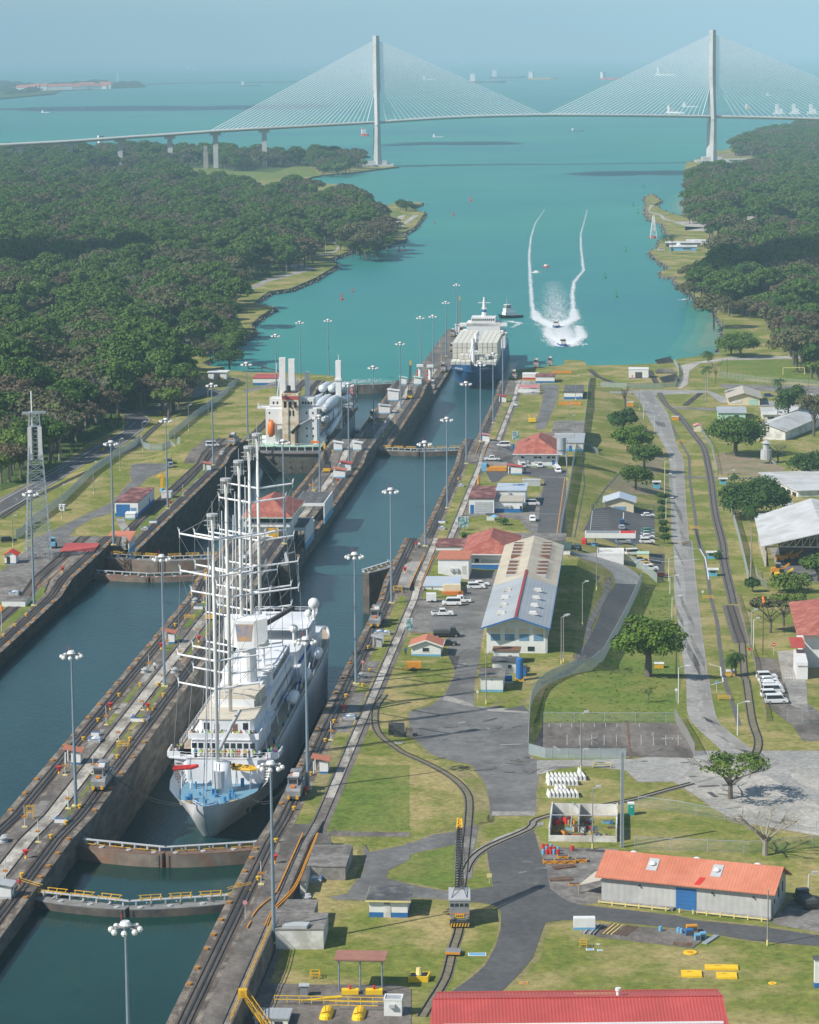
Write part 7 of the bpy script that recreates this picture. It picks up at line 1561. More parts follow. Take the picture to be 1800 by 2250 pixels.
# control tower on the centre wall
z=30.2
ct=thing('control_house','lock control house with big red hipped roof, seen between the ship masts','control house',L(798,-118.5,22),-HEAD)
U(white).box(0,11.6,0,26,-2,8.6).B('wall',ct);U(blue).box(-.02,11.62,-.02,26.02,-2,1.2).B('base_band',ct)
U(white).box(-1.1,12.7,-1.2,27.2,8.0,9.3).B('balcony',ct);U(glass).box(.4,11.2,.5,25.5,9.3,11.0).B('window_band',ct)
U(r_red2).add([(-2,-2.4,11),(13.6,-2.4,11),(13.6,28.4,11),(-2,28.4,11),(5.8,8.5,15.6),(5.8,19,15.6)],[(0,1,4),(1,2,5,4),(2,3,5),(3,0,4,5),(3,2,1,0)]).B('roof',ct);U(green_p).box(-2.05,13.65,-2.5,-2.38,10.8,11.1).box(13.6,13.7,-2.5,28.4,10.8,11.1).B('gutter',ct)
U(grey_l).box(4.2,7.4,6,7,13.3,13.8).B('roof_vent',ct);U(yellow).box(6.4,9.4,-2.0,-.1,2,7.6).B('stair_tower',ct);U(white).box(6.3,9.6,-2.2,-.2,-.5,2).B('stair_base',ct)
for (s,t,w,d,h_,lb) in ((858,-112.2,9.6,24,5.4,'upper open shelter with black flat roof over the centre tracks'),(812,-113.6,10.6,20,5.4,'lower open shelter with black flat roof beside the control house')):
  x,y=xy(s,t);r=thing('shelter',lb,'shelter',(x,y,gz(s,t)),-HEAD)
  U(r_dark).box(0,w,0,d,h_+.75,h_+.85).B('roof',r);U(white).box(-.1,w+.1,-.12,0,h_,h_+1.0).box(-.1,0,0,d,h_,h_+1.0).box(w-.35,w,0,d,-.5,h_+1.0).B('wall',r);U(blue_l).box(w,w+.02,0,d,-.5,1.6).box(w-.36,w+.01,-.01,0,-.5,1.6).B('base_band',r)
  mb=U(grey)
  for x_ in (.3,w*.62): mb.bar((x_,.4,0),(x_,.4,h_),.2);mb.bar((x_,d-.4,0),(x_,d-.4,h_),.2)
  mb.B('posts',r)
bld('small pale office with blue doors behind the lower shelter',836,-103.9+ -2.4,2.2,8,3.2,('flat',.2,.1),grey_l,grey_l,None,(('f','door',.3,1.0,0,2.2),('f','door',1.2,1.9,0,2.2)),sink=.2)
# canopy with three posts
r=thing('canopy','rust coloured flat canopy on three blue grey posts by the yellow pumps','canopy',L(402,-47,26.2),-HEAD)
U(M('canopy_rust',(.36,.17,.12),(.30,.13,.09),sc=.6)).box(-.6,7.4,-.6,3.9,5.15,5.35).B('roof',r)
mb=U(mastm);mb.bar((-.5,0,5.0),(7.3,0,5.0),.25)
mb.B('beam',r)
for x in (.1,3.4,6.8): U(mastm).tube([(x,0,0),(x,0,5.1)],.13,8).B('post',r)
# ---------------------------------------------------------------- single trees, palms, hedges
def tree(label,P,R,H,fm,n=2600,leafs=.34,kind='round',seed=1,group=None,nl=9,bk=bark,name='tree',th=None):
  p=G(px(P))[0];r=random.Random(seed);root=thing(name,label,'tree',tuple(p),r.uniform(0,6),group);th=th or R*.055
  if kind=='palm':
    c,t,_,_=palm(H,seed,R,.2,19);c.name='crown';t.name='trunk';c.parent=root;t.parent=root;return root
  if kind=='bare': limbs(r,H,R,10,bk,t0=.3,twigs=16,th=th,up=.85).B('trunk',root);return root
  if kind=='flat':
    limbs(r,H,R,8,bk,t0=.35,spread=.85,th=th,twigs=8,up=.8).B('trunk',root);lb=[(cos(a)*R*k,sin(a)*R*k,H*r.uniform(.8,.98),R*r.uniform(.2,.32),.32) for a,k in [(i*2.4,.15+.75*((i*.618)%1)) for i in range(nl*2)]]
    leafmesh('crown',fm,lb,n,leafs,seed,ragged=.5).parent=root;return root
  limbs(r,H,R,7,bk,t0=.28,spread=.7,th=th,twigs=3,up=.72).B('trunk',root)
  lb=lobes_round(r,R,H,nl,.32);lb+=[(cos(a)*R*.75,sin(a)*R*.75,H*r.uniform(.45,.7),R*.3,.7) for a in (r.uniform(0,6.28) for _ in range(nl))]
  leafmesh('crown',fm,lb,n,leafs,seed,ragged=.3).parent=root;return root
tree('big round leafy tree with several trunks beside the long road','m 730,893',8.6,15,fol[5],9500,.36,seed=3,nl=13,th=.75)
tree('thin young sapling on the lawn below the big round tree','m 730,1050',1.6,4.6,fol[5],160,.18,seed=4,th=.08)
tree('flat topped spreading tree above the pale yard','r 1182,292',9.0,8.0,fol[2],1700,.30,'flat',5,th=.42)
tree('bare leafless white tree beyond the orange roofed warehouse','r 1395,638',7.8,8.0,None,kind='bare',seed=6,bk=bark_p,th=.42)
tree('dense dark round tree at the back of the tree row on the grass bank','h 375,520',6.6,9,fol[1],3800,.4,seed=7)
tree('bright green umbrella shaped tree in front of the dark one in the row','h 437,680',8.4,12,fol[5],5200,.4,seed=8)
tree('third tree of the row leaning towards the road','h 520,782',6.6,10,fol[0],3200,.38,seed=9)
tree('nearest small tree of the row above the guard office','h 462,925',6.2,9.5,fol[0],2800,.36,seed=10)
tree('leafless tree with thick stubs at the top of the long road','h 387,378',2.4,11,None,kind='bare',seed=11,th=.45)
tree('wide green tree on brown soil in front of the long white hall','h 1150,695',12,16.5,fol[0],7600,.45,seed=12,nl=12,th=.8)
tree('large dense round tree beside the hangar roof','h 1270,1120',12.5,13,fol[1],12000,.42,seed=13,nl=14,th=.7)
tree('tall palm in front of the hangar','h 1255,1560',4.2,22,None,kind='palm',seed=14,name='palm_tree')
tree('palm beside the gravel path near the far shore, front one','h 943,322',4.6,16,None,kind='palm',seed=15,name='palm_tree')
tree('palm beside the gravel path near the far shore, taller rear one','h 960,250',5.0,19,None,kind='palm',seed=16,name='palm_tree')
tree('palm between the two low grey and white houses','h 1440,470',4.2,19,None,kind='palm',seed=17,name='palm_tree')
tree('round crowned tree right of the tan roofed house','h 1510,490',7.5,21,fol[1],3000,.45,seed=18)
tree('sparse grey green tree at the upper right edge','h 1690,560',9,22,fol[3],3800,.42,seed=19,th=.5)
tree('dark bushy tree in front of the white hall end','h 1650,845',8,10,fol[1],4200,.42,seed=20)
tree('dark bushy tree at the right edge by the hopper machine','h 1715,830',7,9.5,fol[3],3000,.42,seed=21)
tree('leafless small tree before the white hall wall','h 1445,740',5,7,None,kind='bare',seed=22)
tree('feathery pale green tree left of the red roofed building','m 1440,638',7.2,8.5,fol[3],3600,.34,'flat',23,th=.3)
tree('feathery grey branched tree touching the red roofed building','m 1520,600',6.5,8,fol[2],2000,.32,'flat',24,th=.28)
tree('small dark tree by the fence right of the switch','m 1340,400',2.6,4.5,fol[1],900,.3,seed=25)
tree('bushy green tree at the right edge by the hangar yard','h 1715,1560',5.5,9,fol[0],2600,.4,seed=26)
tree('low leafy tree inside the hangar yard fence','m 1560,400',6,5,fol[2],2400,.38,seed=27)
tree('low spreading palm beside the yellow shelter, left','m 1215,895',3.0,4.6,None,kind='palm',seed=28,name='palm_tree')
tree('low spreading palm beside the yellow shelter, right','m 1240,890',3.0,5.4,None,kind='palm',seed=29,name='palm_tree')
tree('short palm beside the upper blue booth','m 1135,210',2.2,2.2,None,kind='palm',seed=30,name='palm_tree')
tree('short palm near the far blue booth','h 1140,905',3,4.4,None,kind='palm',seed=31,name='palm_tree')
tree('bushy low palm on the lawn before the hipped red roof','g 772,1392',2.6,1.6,None,kind='palm',seed=32,name='palm_tree')
tree('yellowish palm shrub by the blue parasol','g 1060,1290',2.2,2.0,None,kind='palm',seed=33,name='palm_tree')
tree('round tree in the small inlet by the left quay garage','a 1450,1175',8.2,10,fol[1],2400,.45,seed=34)
tree('dark tree with twin trunks on the right shore','c 1300,950',11,14,fol[0],3600,.5,seed=35)
tree('bright yellow green tree left of the dark one on the right shore','c 1250,940',9,11,fol[5],2600,.5,seed=36)
tree('bare pale tree at the right shore near the pylon poles','c 1570,948',6,19,None,kind='bare',seed=37)
tree('bare dark tree by the gravel road at the right shore','c 1165,1090',4,13,None,kind='bare',seed=38)
tree('bare grey tree left of the small pylon on the right shore','c 1290,640',11,14,None,kind='bare',seed=39,bk=bark_p)
for i,x in enumerate((890,930,1130,1330,1440,1480,1610)): tree('palm on the right shore, '+('left of the boat landing','right of the boat landing','above the landing shed','before the dark wood','beyond the gravel strip','among the dark crowns','near the two poles')[i],'c %d,%d'%(x,(392,390,345,330,235,330,650)[i]),6,15,None,kind='palm',seed=40+i,name='palm_tree')
tree('dark tree clump on the sandy point across the water','b 1130,185',9,11,fol[1],1800,.5,seed=50);tree('dark tree on the tip of the sandy point','b 1185,182',6,8,fol[1],1000,.5,seed=51);tree('dark tree left of the clump on the point','b 1095,175',7,12,fol[1],1400,.5,seed=52)
tree('forest edge palm beside the left road with pale trunk','a 915,1395',5.5,14,None,kind='palm',seed=53,name='palm_tree')
for i in range(7): tree('slim hedge tree of the row beside the long road, '+('farthest','second','third','fourth','fifth','sixth','nearest')[i]+' one','h %d,%d'%(640+i*3,1010+i*48),1.7,3.6,fol[1],700,.28,seed=60+i,group='hedge row beside the long road')
# scattered tufts and shrubs
def tufts(name,P,dens,seed,label,m=None,hh=(.15,.5)):
  r=random.Random(seed);mb=U(m or fol[0])
  for s,t in scatter(stx(P),dens,seed):
    z=gz(s,t)
    for k in range(4):
      a=r.uniform(0,3.14);w=r.uniform(.1,.35);h_=r.uniform(*hh);dx,dy=cos(a)*w,sin(a)*w;x,y=xy(s+r.uniform(-.3,.3),t+r.uniform(-.3,.3));mb.add([(x-dx,y-dy,z),(x+dx,y+dy,z),(x+dx*.6,y+dy*.6,z+h_),(x-dx*.6,y-dy*.6,z+h_)],[(0,1,2,3)])
  tag(mb.B(name),label,'grass tufts',None,'stuff')
tufts('grass_tufts','m 60,1340 130,960 400,860 560,600 700,360 850,400 860,1160 100,1165',.12,1,'low tufts on the lawn round the big tree',hh=(.06,.16))
tufts('shrubs','d 750,600 960,560 980,500 900,430 330,850 200,930 0,1000 0,1040 330,900',.05,3,'rough undergrowth along the left road',fol[0],(.5,2.2))
tufts('shrubs','a 1250,600 1500,560 1725,520 1725,600 1530,670 1400,660 1250,700 1180,760',.03,4,'tall grass slope behind the left shore',fol[2],(.8,2.6))
tufts('shrubs','c 1000,540 1180,560 1160,640 1060,630 990,580',.03,5,'low shrubs on the right shore',fol[2],(.6,2))
for P,m_ in (('a 1250,600 1500,560 1725,520 1725,600 1530,670 1400,660 1250,700 1180,760',grass_lush),('b 0,560 180,530 400,540 430,560 250,600 90,680 0,660',bush_g),('b 490,490 640,480 640,520 540,540 480,520',grass_lush),('b 1000,180 1095,180 1090,230 1000,210',grass_lush),('A 700,705 920,700 960,720 1300,700 1350,740 1100,760 800,750',grass_lush),('A 360,740 520,728 560,745 380,755',grass_lush),('c 1060,655 1170,640 1165,680 1120,690',grass_lush),('c 1210,770 1350,800 1440,870 1300,900 1230,870',grass_lush),('o 1080,270 1658,270 1658,740 1030,740',grass_lush),('m 60,1340 130,960 400,860 560,600 700,360 860,400 930,900 870,1160 60,1165',grass_lush),('q 200,960 430,820 720,740 720,1040 500,1060 230,1010',grass_lush),('q 740,110 960,250 990,480 960,560 870,560 860,330 800,250 650,120',grass_dry),('h 1040,40 1250,30 1725,30 1725,200 1040,150',grass_lush)): drape('grass_patch',stx(P),m_,.012)
# ---------------------------------------------------------------- fences
def meshmat(name,c=(.3,.2,.15),a=.35):
  if name in MATS: return MATS[name]
  m=M(name,c,sc=.5,rough=.6);b=m.node_tree.nodes['Principled BSDF'];b.inputs['Alpha'].default_value=a;return m
ch=meshmat('chain_link',(.42,.50,.50),.55);ch2=meshmat('chain_link_fine',(.36,.38,.37),.16);chb=meshmat('chain_link_dense',(.50,.58,.60),.72)
postp=U(galv).tube([(0,0,0),(0,0,1)],.06,5).B('post')
def fence(label,P,h_=2.6,m=ch,sp_=3.2,top=True,pm=None,name='fence',dense=1.0,maxp=95,z=None):
  P=stx(P,z) if isinstance(P,str) else P;root=thing(name,label,'fence',(0,0,0),0)
  pts=[]
  for a,b in zip(P,P[1:]):
    l=hypot(b[0]-a[0],b[1]-a[1]);k=max(1,int(l/2.2))
    pts+=[(lerp(a[0],b[0],i/k),lerp(a[1],b[1],i/k)) for i in range(k)]
  pts.append(P[-1]);mb=U(m)
  for a,b in zip(pts,pts[1:]): A,B=LG(*a),LG(*b);mb.poly([(A[0],A[1],A[2]-.1),(B[0],B[1],B[2]-.1),(B[0],B[1],B[2]+h_),(A[0],A[1],A[2]+h_)])
  mb.B('mesh_panel',root)
  if top:
    mb=U(galv if pm is None else pm)
    for a,b in zip(pts,pts[1:]): A,B=LG(*a,h_),LG(*b,h_);mb.bar(A,B,.08)
    mb.B('top_rail',root)
  L_=sum(hypot(b[0]-a[0],b[1]-a[1]) for a,b in zip(P,P[1:]));sp_=max(sp_,L_/maxp);d=0;nx=0
  for a,b in zip(P,P[1:]):
    l=hypot(b[0]-a[0],b[1]-a[1])
    while nx<=d+l+.01:
      f=(nx-d)/l if l else 0;s,t=lerp(a[0],b[0],f),lerp(a[1],b[1],f);o=D.objects.new('post',postp.data);COL.objects.link(o);o.parent=root;o.location=LG(s,t);o.scale=(1,1,h_+.15);nx+=sp_
    d+=l
  return root
fence('tall grey fence along the top of the grass bank right of the lower buildings','g 1715,175 1690,400 1655,640 1650,690 1640,640 1620,640 1600,780 1560,1000 1520,1200 1490,1380',2.9,chb)
fence('pale curving security fence around the big lawn and along the side road',smooth(stx('m 30,1345 35,1200 45,1080 60,1030 100,970 180,920 290,880 400,850 450,810 500,740 570,610 620,510 690,345'),3),2.9,chb,2.6)
fence('short fence from the curving one towards the parked cars','m 780,350 740,310 690,270 560,218',2.6,ch)
fence('grey security fence along the left bank below the cell tower','d 120,1395 220,1310 480,1120 700,905 850,800 1060,655',2.9,chb,3.5)
fence('short sagging fence dip on the left bank','d 1060,655 1085,700 1135,722 1230,722 1290,690 1365,670',2.4,ch,3)
fence('far grey security fence along the left bank towards the quay garage','d 1280,640 1450,500 1600,390 1680,330 1725,290 b 65,1255',2.9,chb,3.5)
fence('fence across the far right quay grass','h 220,218 400,228 640,228 730,222 760,160 755,100 725,55',2.4,ch)
fence('fence on the right of the bank turning to the guard office','g 1650,700 1725,715 h 205,688 100,630',1.8,ch2)
fence('fence between the track and the brown yard','h 890,500 930,560 990,660 1015,790 1020,830',2.2,ch2)
fence('security fence with coiled wire left of the hangar palm','h 1105,1010 1130,1120 1180,1300 1215,1450 1240,1560',2.6,ch)
fence('thin wire fence behind the fenced concrete pad','m 120,1160 300,1163 600,1163 880,1163',2.2,ch2,6.5)
fence('pale fence in front of the fenced concrete pad','m 30,1345 128,1372 300,1375 600,1376',2.2,ch,3.2)
fence('rusty post fence at the right side of the concrete pad','m 885,1150 910,1195 950,1260 1000,1360',2.6,meshmat('rust_mesh',(.35,.2,.14),.35),1.1,pm=rust)
fence('wire fence with thin posts right of the portable toilet','r 620,345 860,375 1040,410 1210,435 1540,470 1725,505',2.2,ch2,6)
fence('wire fence with thin posts behind the warehouse','r 600,600 880,612 1190,622 1300,628 1560,605 1725,590',2.2,ch2,6.5)
fence('low fence around the guard car park','h 150,1060 245,1055 250,1030',1.6,ch2);fence('low fence behind the guard car park','h 455,1055 460,1065 590,1068 640,1070',1.8,ch2)
fence('parking yard fence at the lower right','m 1540,1160 1700,1160',2.6,ch2);fence('tall fence before the football field','c 1190,1060 1420,1090 1725,1110',3,ch2)
fence('fence around the hangar yard front','h 1290,1500 1300,1560 m 1420,380',1.8,ch2)
fence('brown fence between the railway and the parking yard','m 1240,420 1280,560 1320,740 1345,800 1390,1000 1420,1160',1.5,meshmat('rust_mesh'),5,pm=rust)
D.objects.remove(postp)
# yellow handrail along the high wall
hr=thing('handrail','long yellow handrail along the edge of the high right wall','handrail',(0,0,0),0);mb=U(yellow)
for z in (.55,1.1): mb.bar(L(378,-60.15,29.6+z),L(425,-60.15,29.6+z),.09)
mb.B('rails',hr)
for k in range(20): U(yellow).bar(L(378+k*2.47,-60.15,29.5),L(378+k*2.47,-60.15,30.7),.09).B('post',hr)
st_=thing('stairway','yellow railed stair going down from the high right wall','stairway',(0,0,0),0);mb=U(yellow);a=Vector(L(389,-60,29.6));b=Vector(L(384,-55.6,26.0));off=Vector((0,0,1.05))
for u in (Vector((0,0,0)),Vector((.5,1.0,0))): mb.bar(a+u,b+u,.14,.3);mb.bar(a+u+off,b+u+off,.09);mb.bar(a+u+off*.5,b+u+off*.5,.07);[mb.bar(a.lerp(b,k/5)+u,a.lerp(b,k/5)+u+off,.08) for k in range(6)]
mb.B('stringers',st_);mb=U(grey)
for k in range(14): p=a.lerp(b,(k+.5)/14);mb.bar(p,p+Vector((.5,1.0,0)),.3,.05)
mb.B('treads',st_);U(yellow).cb(*[a.x,a.y,a.z],1.3,1.2,1.2).B('gate_box',st_)
# amber beams beside the return track at the steps
def beam(label,P,z,w=.2,hh=.3,m=orange_y,k=5):
  Q=smooth(stx(P,z),k);mb=U(m);zz=z
  for a,b in zip(Q,Q[1:]): mb.bar(L(a[0],a[1],gz(*a)+hh/2 if zz is None else zz),L(b[0],b[1],gz(*b)+hh/2 if zz is None else zz),w,hh)
  tag(mb.B('guide_beam'),label,'guide beam')
beam('amber guide beam left of the return track at the nearest step','o 880,768 800,950 720,1130 690,1190',29.7)
beam('amber guide beam left of the return track, lower curved piece','o 685,1195 650,1235 560,1310 510,1375',29.7)
beam('short amber guide beam end piece on the high wall','o 500,1410 475,1455',29.75)
beam('double amber guide beam right of the return track at the nearest step, inner','o 985,768 895,985 850,1095 790,1190 680,1300',29.7,.16);beam('double amber guide beam right of the return track at the nearest step, outer','o 993,768 905,985 860,1100 800,1200 690,1312',29.7,.16)
beam('double amber guide beam end piece, inner','o 650,1335 605,1440',29.7,.14);beam('double amber guide beam end piece, outer','o 658,1340 620,1440',29.7,.14)
beam('amber guide beam left of the track at the second step','l 805,232 760,330 690,480',30.5);beam('amber guide beam right of the track at the second step','l 880,236 830,350 775,482',30.5)
beam('amber guide beam left of the track at the third step','T 1360,1340 1310,1460',22.9);beam('amber guide beam right of the track at the third step','T 1440,1355 1400,1460',22.9)
beam('amber beam at the left wall hump track','P 890,145 700,350 480,520',30.4,.2,.25)
# raised concrete slabs behind the high wall
def slab(label,P,z,zb,m=conc_mid,side=white_w,par=None):
  Q=[xy(*p) for p in stx(P,z)];r=thing('platform',label,'platform',(0,0,0),0);U(side).prism(Q,zb,z-.15).B('base',r);c=sum(q[0] for q in Q)/len(Q),sum(q[1] for q in Q)/len(Q);U(m).prism([(c[0]+(q[0]-c[0])*1.02,c[1]+(q[1]-c[1])*1.02) for q in Q],z-.15,z).B('top',r);return r
slab('wide stained concrete platform right of the amber beams','o 960,850 1245,850 1190,1008 915,1000',29.95,25,side=conc)
slab('small concrete platform behind the wide one','o 1000,768 1085,770 1070,840 965,845',29.9,25,conc_dark)
slab('concrete platform with round vent below the white hatch','o 770,1248 990,1250 960,1340 690,1345',30.0,25,side=conc)
slab('concrete platform with a pale steel lid, nearest','o 680,1400 700,1345 1065,1345 1030,1465 680,1465',29.95,25)
slab('concrete infill beside the return track','o 990,768 950,860 900,1000 860,1110 900,1110 1010,768',29.75,25,conc_dark)
o=slab('concrete floor of the yellow railed pump yard','o 480,1850 900,1870 1550,1870 1658,1900 1658,2156 400,2156',26.3,24,conc_dark)
r=thing('steel_cover','pale faceted steel cover on the nearest platform','cover',L(420.5,-58.2,29.98),-HEAD);U(grey_l).prism([(0,0),(4.0,0),(4.3,2.2),(.6,2.2)],0,[.5]*4).B('plate',r)
slab('white edged platform block by the pale blue roof','l 670,240 800,240 690,480 600,480',30.45,27.5,conc,conc)
slab('brick fronted end of the track hump','l 700,480 770,480 755,530 690,530',28.6,27,conc,conc)
# ---------------------------------------------------------------- vehicles
def car(kind,col,nm,label):
  r=thing(nm,label,nm.replace('_',' '),(0,0,-500),0)
  Lc,Wc,H1,H2={'sedan':(4.5,1.8,.8,1.42),'suv':(4.8,1.9,1.0,1.8),'pickup':(5.6,1.95,1.05,1.85),'van':(5.0,1.95,1.1,2.1),'truck':(6.5,2.2,1.1,2.3)}[kind]
  x0=-Lc/2;P=[(x0,.35),(x0,H1*.9),(x0+.25,H1),(Lc/2-.2,H1*.98),(Lc/2,H1*.75),(Lc/2,.35)]
  mb=U(col);mb.prism(P,-Wc/2,Wc/2);mb.v=[(a,c,b) for a,b,c in mb.v];mb.B('body',r)
  c0,c1,t0,t1={'sedan':(-1.75,1.15,-1.1,.4),'suv':(-2.35,1.2,-2.15,.5),'pickup':(-.95,1.35,-.75,.6),'van':(-2.4,1.9,-2.35,1.1),'truck':(.9,2.7,1.0,2.2)}[kind]
  mb=U(col);Q=[(c0,H1-.02),(t0,H2),(t1,H2),(c1,H1-.02)];mb.prism(Q,-Wc/2+.12,Wc/2-.12);mb.v=[(a,c,b) for a,b,c in mb.v];cb_=mb.B('cabin',r)
  mb=U(glass);k=.14
  for sg in (-1,1):
    y=sg*(Wc/2-.105);mb.add([(c0+.2,y,H1+.06),(c1-.25,y,H1+.06),(t1-.02,y,H2-k),(t0+.1,y,H2-k)],[(0,1,2,3)])
  mb.add([(c1+.01,-Wc/2+.25,H1+.05),(c1+.01,Wc/2-.25,H1+.05),(t1+.03,Wc/2-.25,H2-.08),(t1+.03,-Wc/2+.25,H2-.08)],[(0,1,2,3)]).add([(c0-.01,-Wc/2+.25,H1+.05),(c0-.01,Wc/2-.25,H1+.05),(t0-.03,Wc/2-.25,H2-.08),(t0-.03,-Wc/2+.25,H2-.08)],[(0,1,2,3)]);mb.B('windows',cb_)
  if kind=='pickup': U(dark).box(-2.6,-1.05,-.8,.8,.8,1.06).B('load_bed',r)
  if kind=='truck': U(dark).box(-3.2,.7,-1.05,1.05,.9,1.7).B('load_bed',r)
  w_=U(tire).tube([(0,-.11,0),(0,.11,0)],.36,10).use(grey_l).tube([(0,-.125,0),(0,.125,0)],.18,8).B('wheel',r);w_.location=(x0+.95,-Wc/2+.1,.36)
  for x,y in ((x0+.95,Wc/2-.1),(Lc/2-.95,-Wc/2+.1),(Lc/2-.95,Wc/2-.1)): q=w_.copy();COL.objects.link(q);q.location=(x,y,.36)
  for y in (-.65,.65): U(white).box(Lc/2-.02,Lc/2+.03,y-.18,y+.18,.6,.75).B('headlight',r)
  return r
carw=M('car_white',(.78,.78,.77),(.74,.74,.73),sc=1,rough=.3);cars_={}
CC={'white':carw,'silver':M('car_silver',(.42,.43,.44),(.4,.41,.42),sc=1,rough=.3,metal=.3),'black':M('car_black',(.02,.02,.025),(.03,.03,.03),sc=1,rough=.25),'blue':M('car_blue',(.03,.07,.16),(.03,.06,.14),sc=1,rough=.3),'green':M('car_green',(.04,.22,.14),(.04,.2,.12),sc=1,rough=.3),'yellow':yellow,'maroon':M('car_maroon',(.16,.02,.02),(.13,.02,.02),sc=1,rough=.3),'orange':orange}
NM={'sedan':'parked_car','suv':'parked_car','pickup':'pickup_truck','van':'van','truck':'flatbed_truck'}
LST=[('m 1420,908','suv','white',5,'white','farthest hatchback of the white row in the parking yard'),('m 1428,928','sedan','white',5,'','second farthest white car of the row in the parking yard'),('m 1440,948','sedan','white',5,'','third white car from the far end of the row'),('m 1450,968','suv','white',5,'','fourth white car from the far end of the row'),('m 1455,992','van','white',5,'','white minivan in the middle of the row'),('m 1448,1014','suv','white',5,'','white car second from the near end of the row'),('m 1475,1050','van','white',3,'','large white van nearest in the row'),
('l 1195,497','suv','white',5,'','white wagon before the hipped red roof'),('l 1230,475','sedan','white',8,'','white car mostly behind the white wagon'),('l 940,700','pickup','white',3,'','white pickup in the middle of the parking yard'),('l 1010,622','van','white',178,'','white minibus behind the pickup'),('l 1075,600','pickup','white',178,'','white pickup behind the minibus'),('l 970,860','truck','black',3,'','black sided truck behind the orange roofed hut'),('l 985,925','sedan','black',0,'','dark car in the shade beside the orange roofed hut'),
('g 1058,697','van','white',180,'','white van with open side door by the blue barrel'),('g 970,800','pickup','white',182,'','long white pickup beside the blue loading box'),('g 1205,850','suv','white',95,'','white car parked against the station wall, left'),('g 1330,850','suv','white',95,'','white car parked against the station wall, right'),('g 1470,890','van','white',-88,'','white van facing the viewer in the station car park'),('g 1455,860','sedan','white',100,'','white car behind the van in the station car park'),('g 1275,1140','van','white',2,'','white van behind the pale wing of the workshop'),('g 1277,1258','pickup','white',-92,'','white pickup facing the viewer on the lower road'),
('h 545,1115','sedan','white',5,'','single white sedan in the guard car park'),('h 366,1160','sedan','blue',90,'','dark blue car in the middle of the guard car park'),('h 364,1200','sedan','silver',90,'','silver car behind the dark blue one in the guard car park'),('h 545,1222','sedan','green',4,'','teal car in the row of the guard car park'),('h 545,1240','sedan','silver',4,'','silver car in the row of the guard car park'),('h 542,1262','sedan','white',4,'','white sedan in the row of the guard car park'),('h 540,1298','suv','white',4,'','white off-road car nearest in the guard car park'),
('h 495,1425','sedan','black',3,'','black car behind the pale control box'),('h 510,1442','sedan','silver',3,'','pale car in front of the black one by the control box'),('h 530,1456','sedan','yellow',3,'','yellow car in the row by the pale fence'),('h 562,1484','suv','white',4,'','white car in the row by the pale fence'),('h 637,1530','sedan','maroon',3,'','dark red car at the end of the pale fence'),('h 445,1380','van','white',10,'','white van behind the pale control box'),('h 375,1298','suv','silver',0,'','silver car under the gate canopy'),('h 20,1350','suv','black',0,'','dark car left of the gate canopy, left one'),('h 60,1345','suv','black',95,'','dark car left of the gate canopy, right one'),
('d 1290,848','suv','silver',100,'','silver car at the end of the left bank yard'),('d 1285,822','suv','black',100,'','dark car behind the silver one on the left bank'),('d 65,1420','suv','black',20,'','dark car at the left edge beyond the fence'),('d 1610,695','van','white',10,'','white van on the left bank grass by the wall'),
('h 1640,1255','pickup','white',185,'','white pickup on the hangar deck'),('h 1500,1040','van','white',10,'','white bus like van by the round tree'),('h 1520,1055','sedan','silver',60,'','silver car by the round tree'),('c 870,372','van','white',5,'','white van at the boat landing'),('b 250,490','van','white',10,'','white van on the shore road across the water'),('h 1690,290','sedan','white',4,'','white car beside the tan roofed house'),('h 1380,290','suv','blue',4,'','dark car under the eaves of the tan roofed house'),
('r 1640,940','truck','black',100,'','dark equipment truck right of the warehouse')]
done={}
for P,k,c,a,_,lb in LST:
  if (k,c) not in done: done[(k,c)]=car(k,CC[c],NM[k],'x')
seal()
for P,k,c,a,_,lb in LST:
  p=G(px(P))[0];dup(done[(k,c)],(p[0],p[1],p[2]+.06),radians(a),lb)
for r in done.values(): drop(r)
# ---------------------------------------------------------------- rail crane with its lattice jib
p=G(px('q 755,1395'))[0];ck=thing('rail_crane','grey rail crane with yellow black striped buffer and tall black jib on the old track','rail crane',tuple(p),radians(-1))
U(dark).box(-1.6,1.6,0,7.5,.5,1.3).B('chassis',ck);cb_=U(grey).box(-1.65,1.65,.1,6.5,1.3,4.6).B('body',ck);U(grey_l).prism([(-1.8,0),(1.8,0),(1.8,6.6),(-1.8,6.6)],4.6,4.85).B('roof',ck)
mb=U(glass)
for x in (-1.2,-.45,.35,1.15): mb.box(x-.3,x+.3,.06,.1,3.55,4.1)
mb.B('window',cb_);U(yellow).box(-.8,.8,.0,.09,1.6,2.3).box(-1.65,-1.2,.02,.1,1.4,1.7).box(1.2,1.65,.02,.1,1.4,1.7).B('name_plate',ck);U(orange).box(-1.6,1.6,.03,.1,2.3,2.4).B('stripe',ck)
mb=U(dark)
for k in range(4): mb.box(-.55+k*.3,-.35+k*.3,-.01,0,1.8,2.1)
mb.B('lettering',ck)
mb=U(black).box(-1.6,1.6,-.5,.1,.25,.95);bf=mb.B('buffer_beam',ck);mb=U(yellow)
for k in range(7): x=-1.55+k*.47;mb.add([(x,-.52,.27),(x+.22,-.52,.27),(x+.38,-.52,.93),(x+.16,-.52,.93)],[(0,1,2,3)])
mb.B('hazard_stripes',bf)
for x in (-1.15,1.15): U(grey).cb(x,-.1,1.5,.5,.25,.45).B('headlight',ck)
for y in (1.2,3,5,6.6): mb=U(dark);mb.tube([(-1,y,.45),(1,y,.45)],.45,10);mb.B('wheel_pair',ck)
tgt=px('q 745,490')[0];S_=G(px('q 1410,1070'))[0];best=None
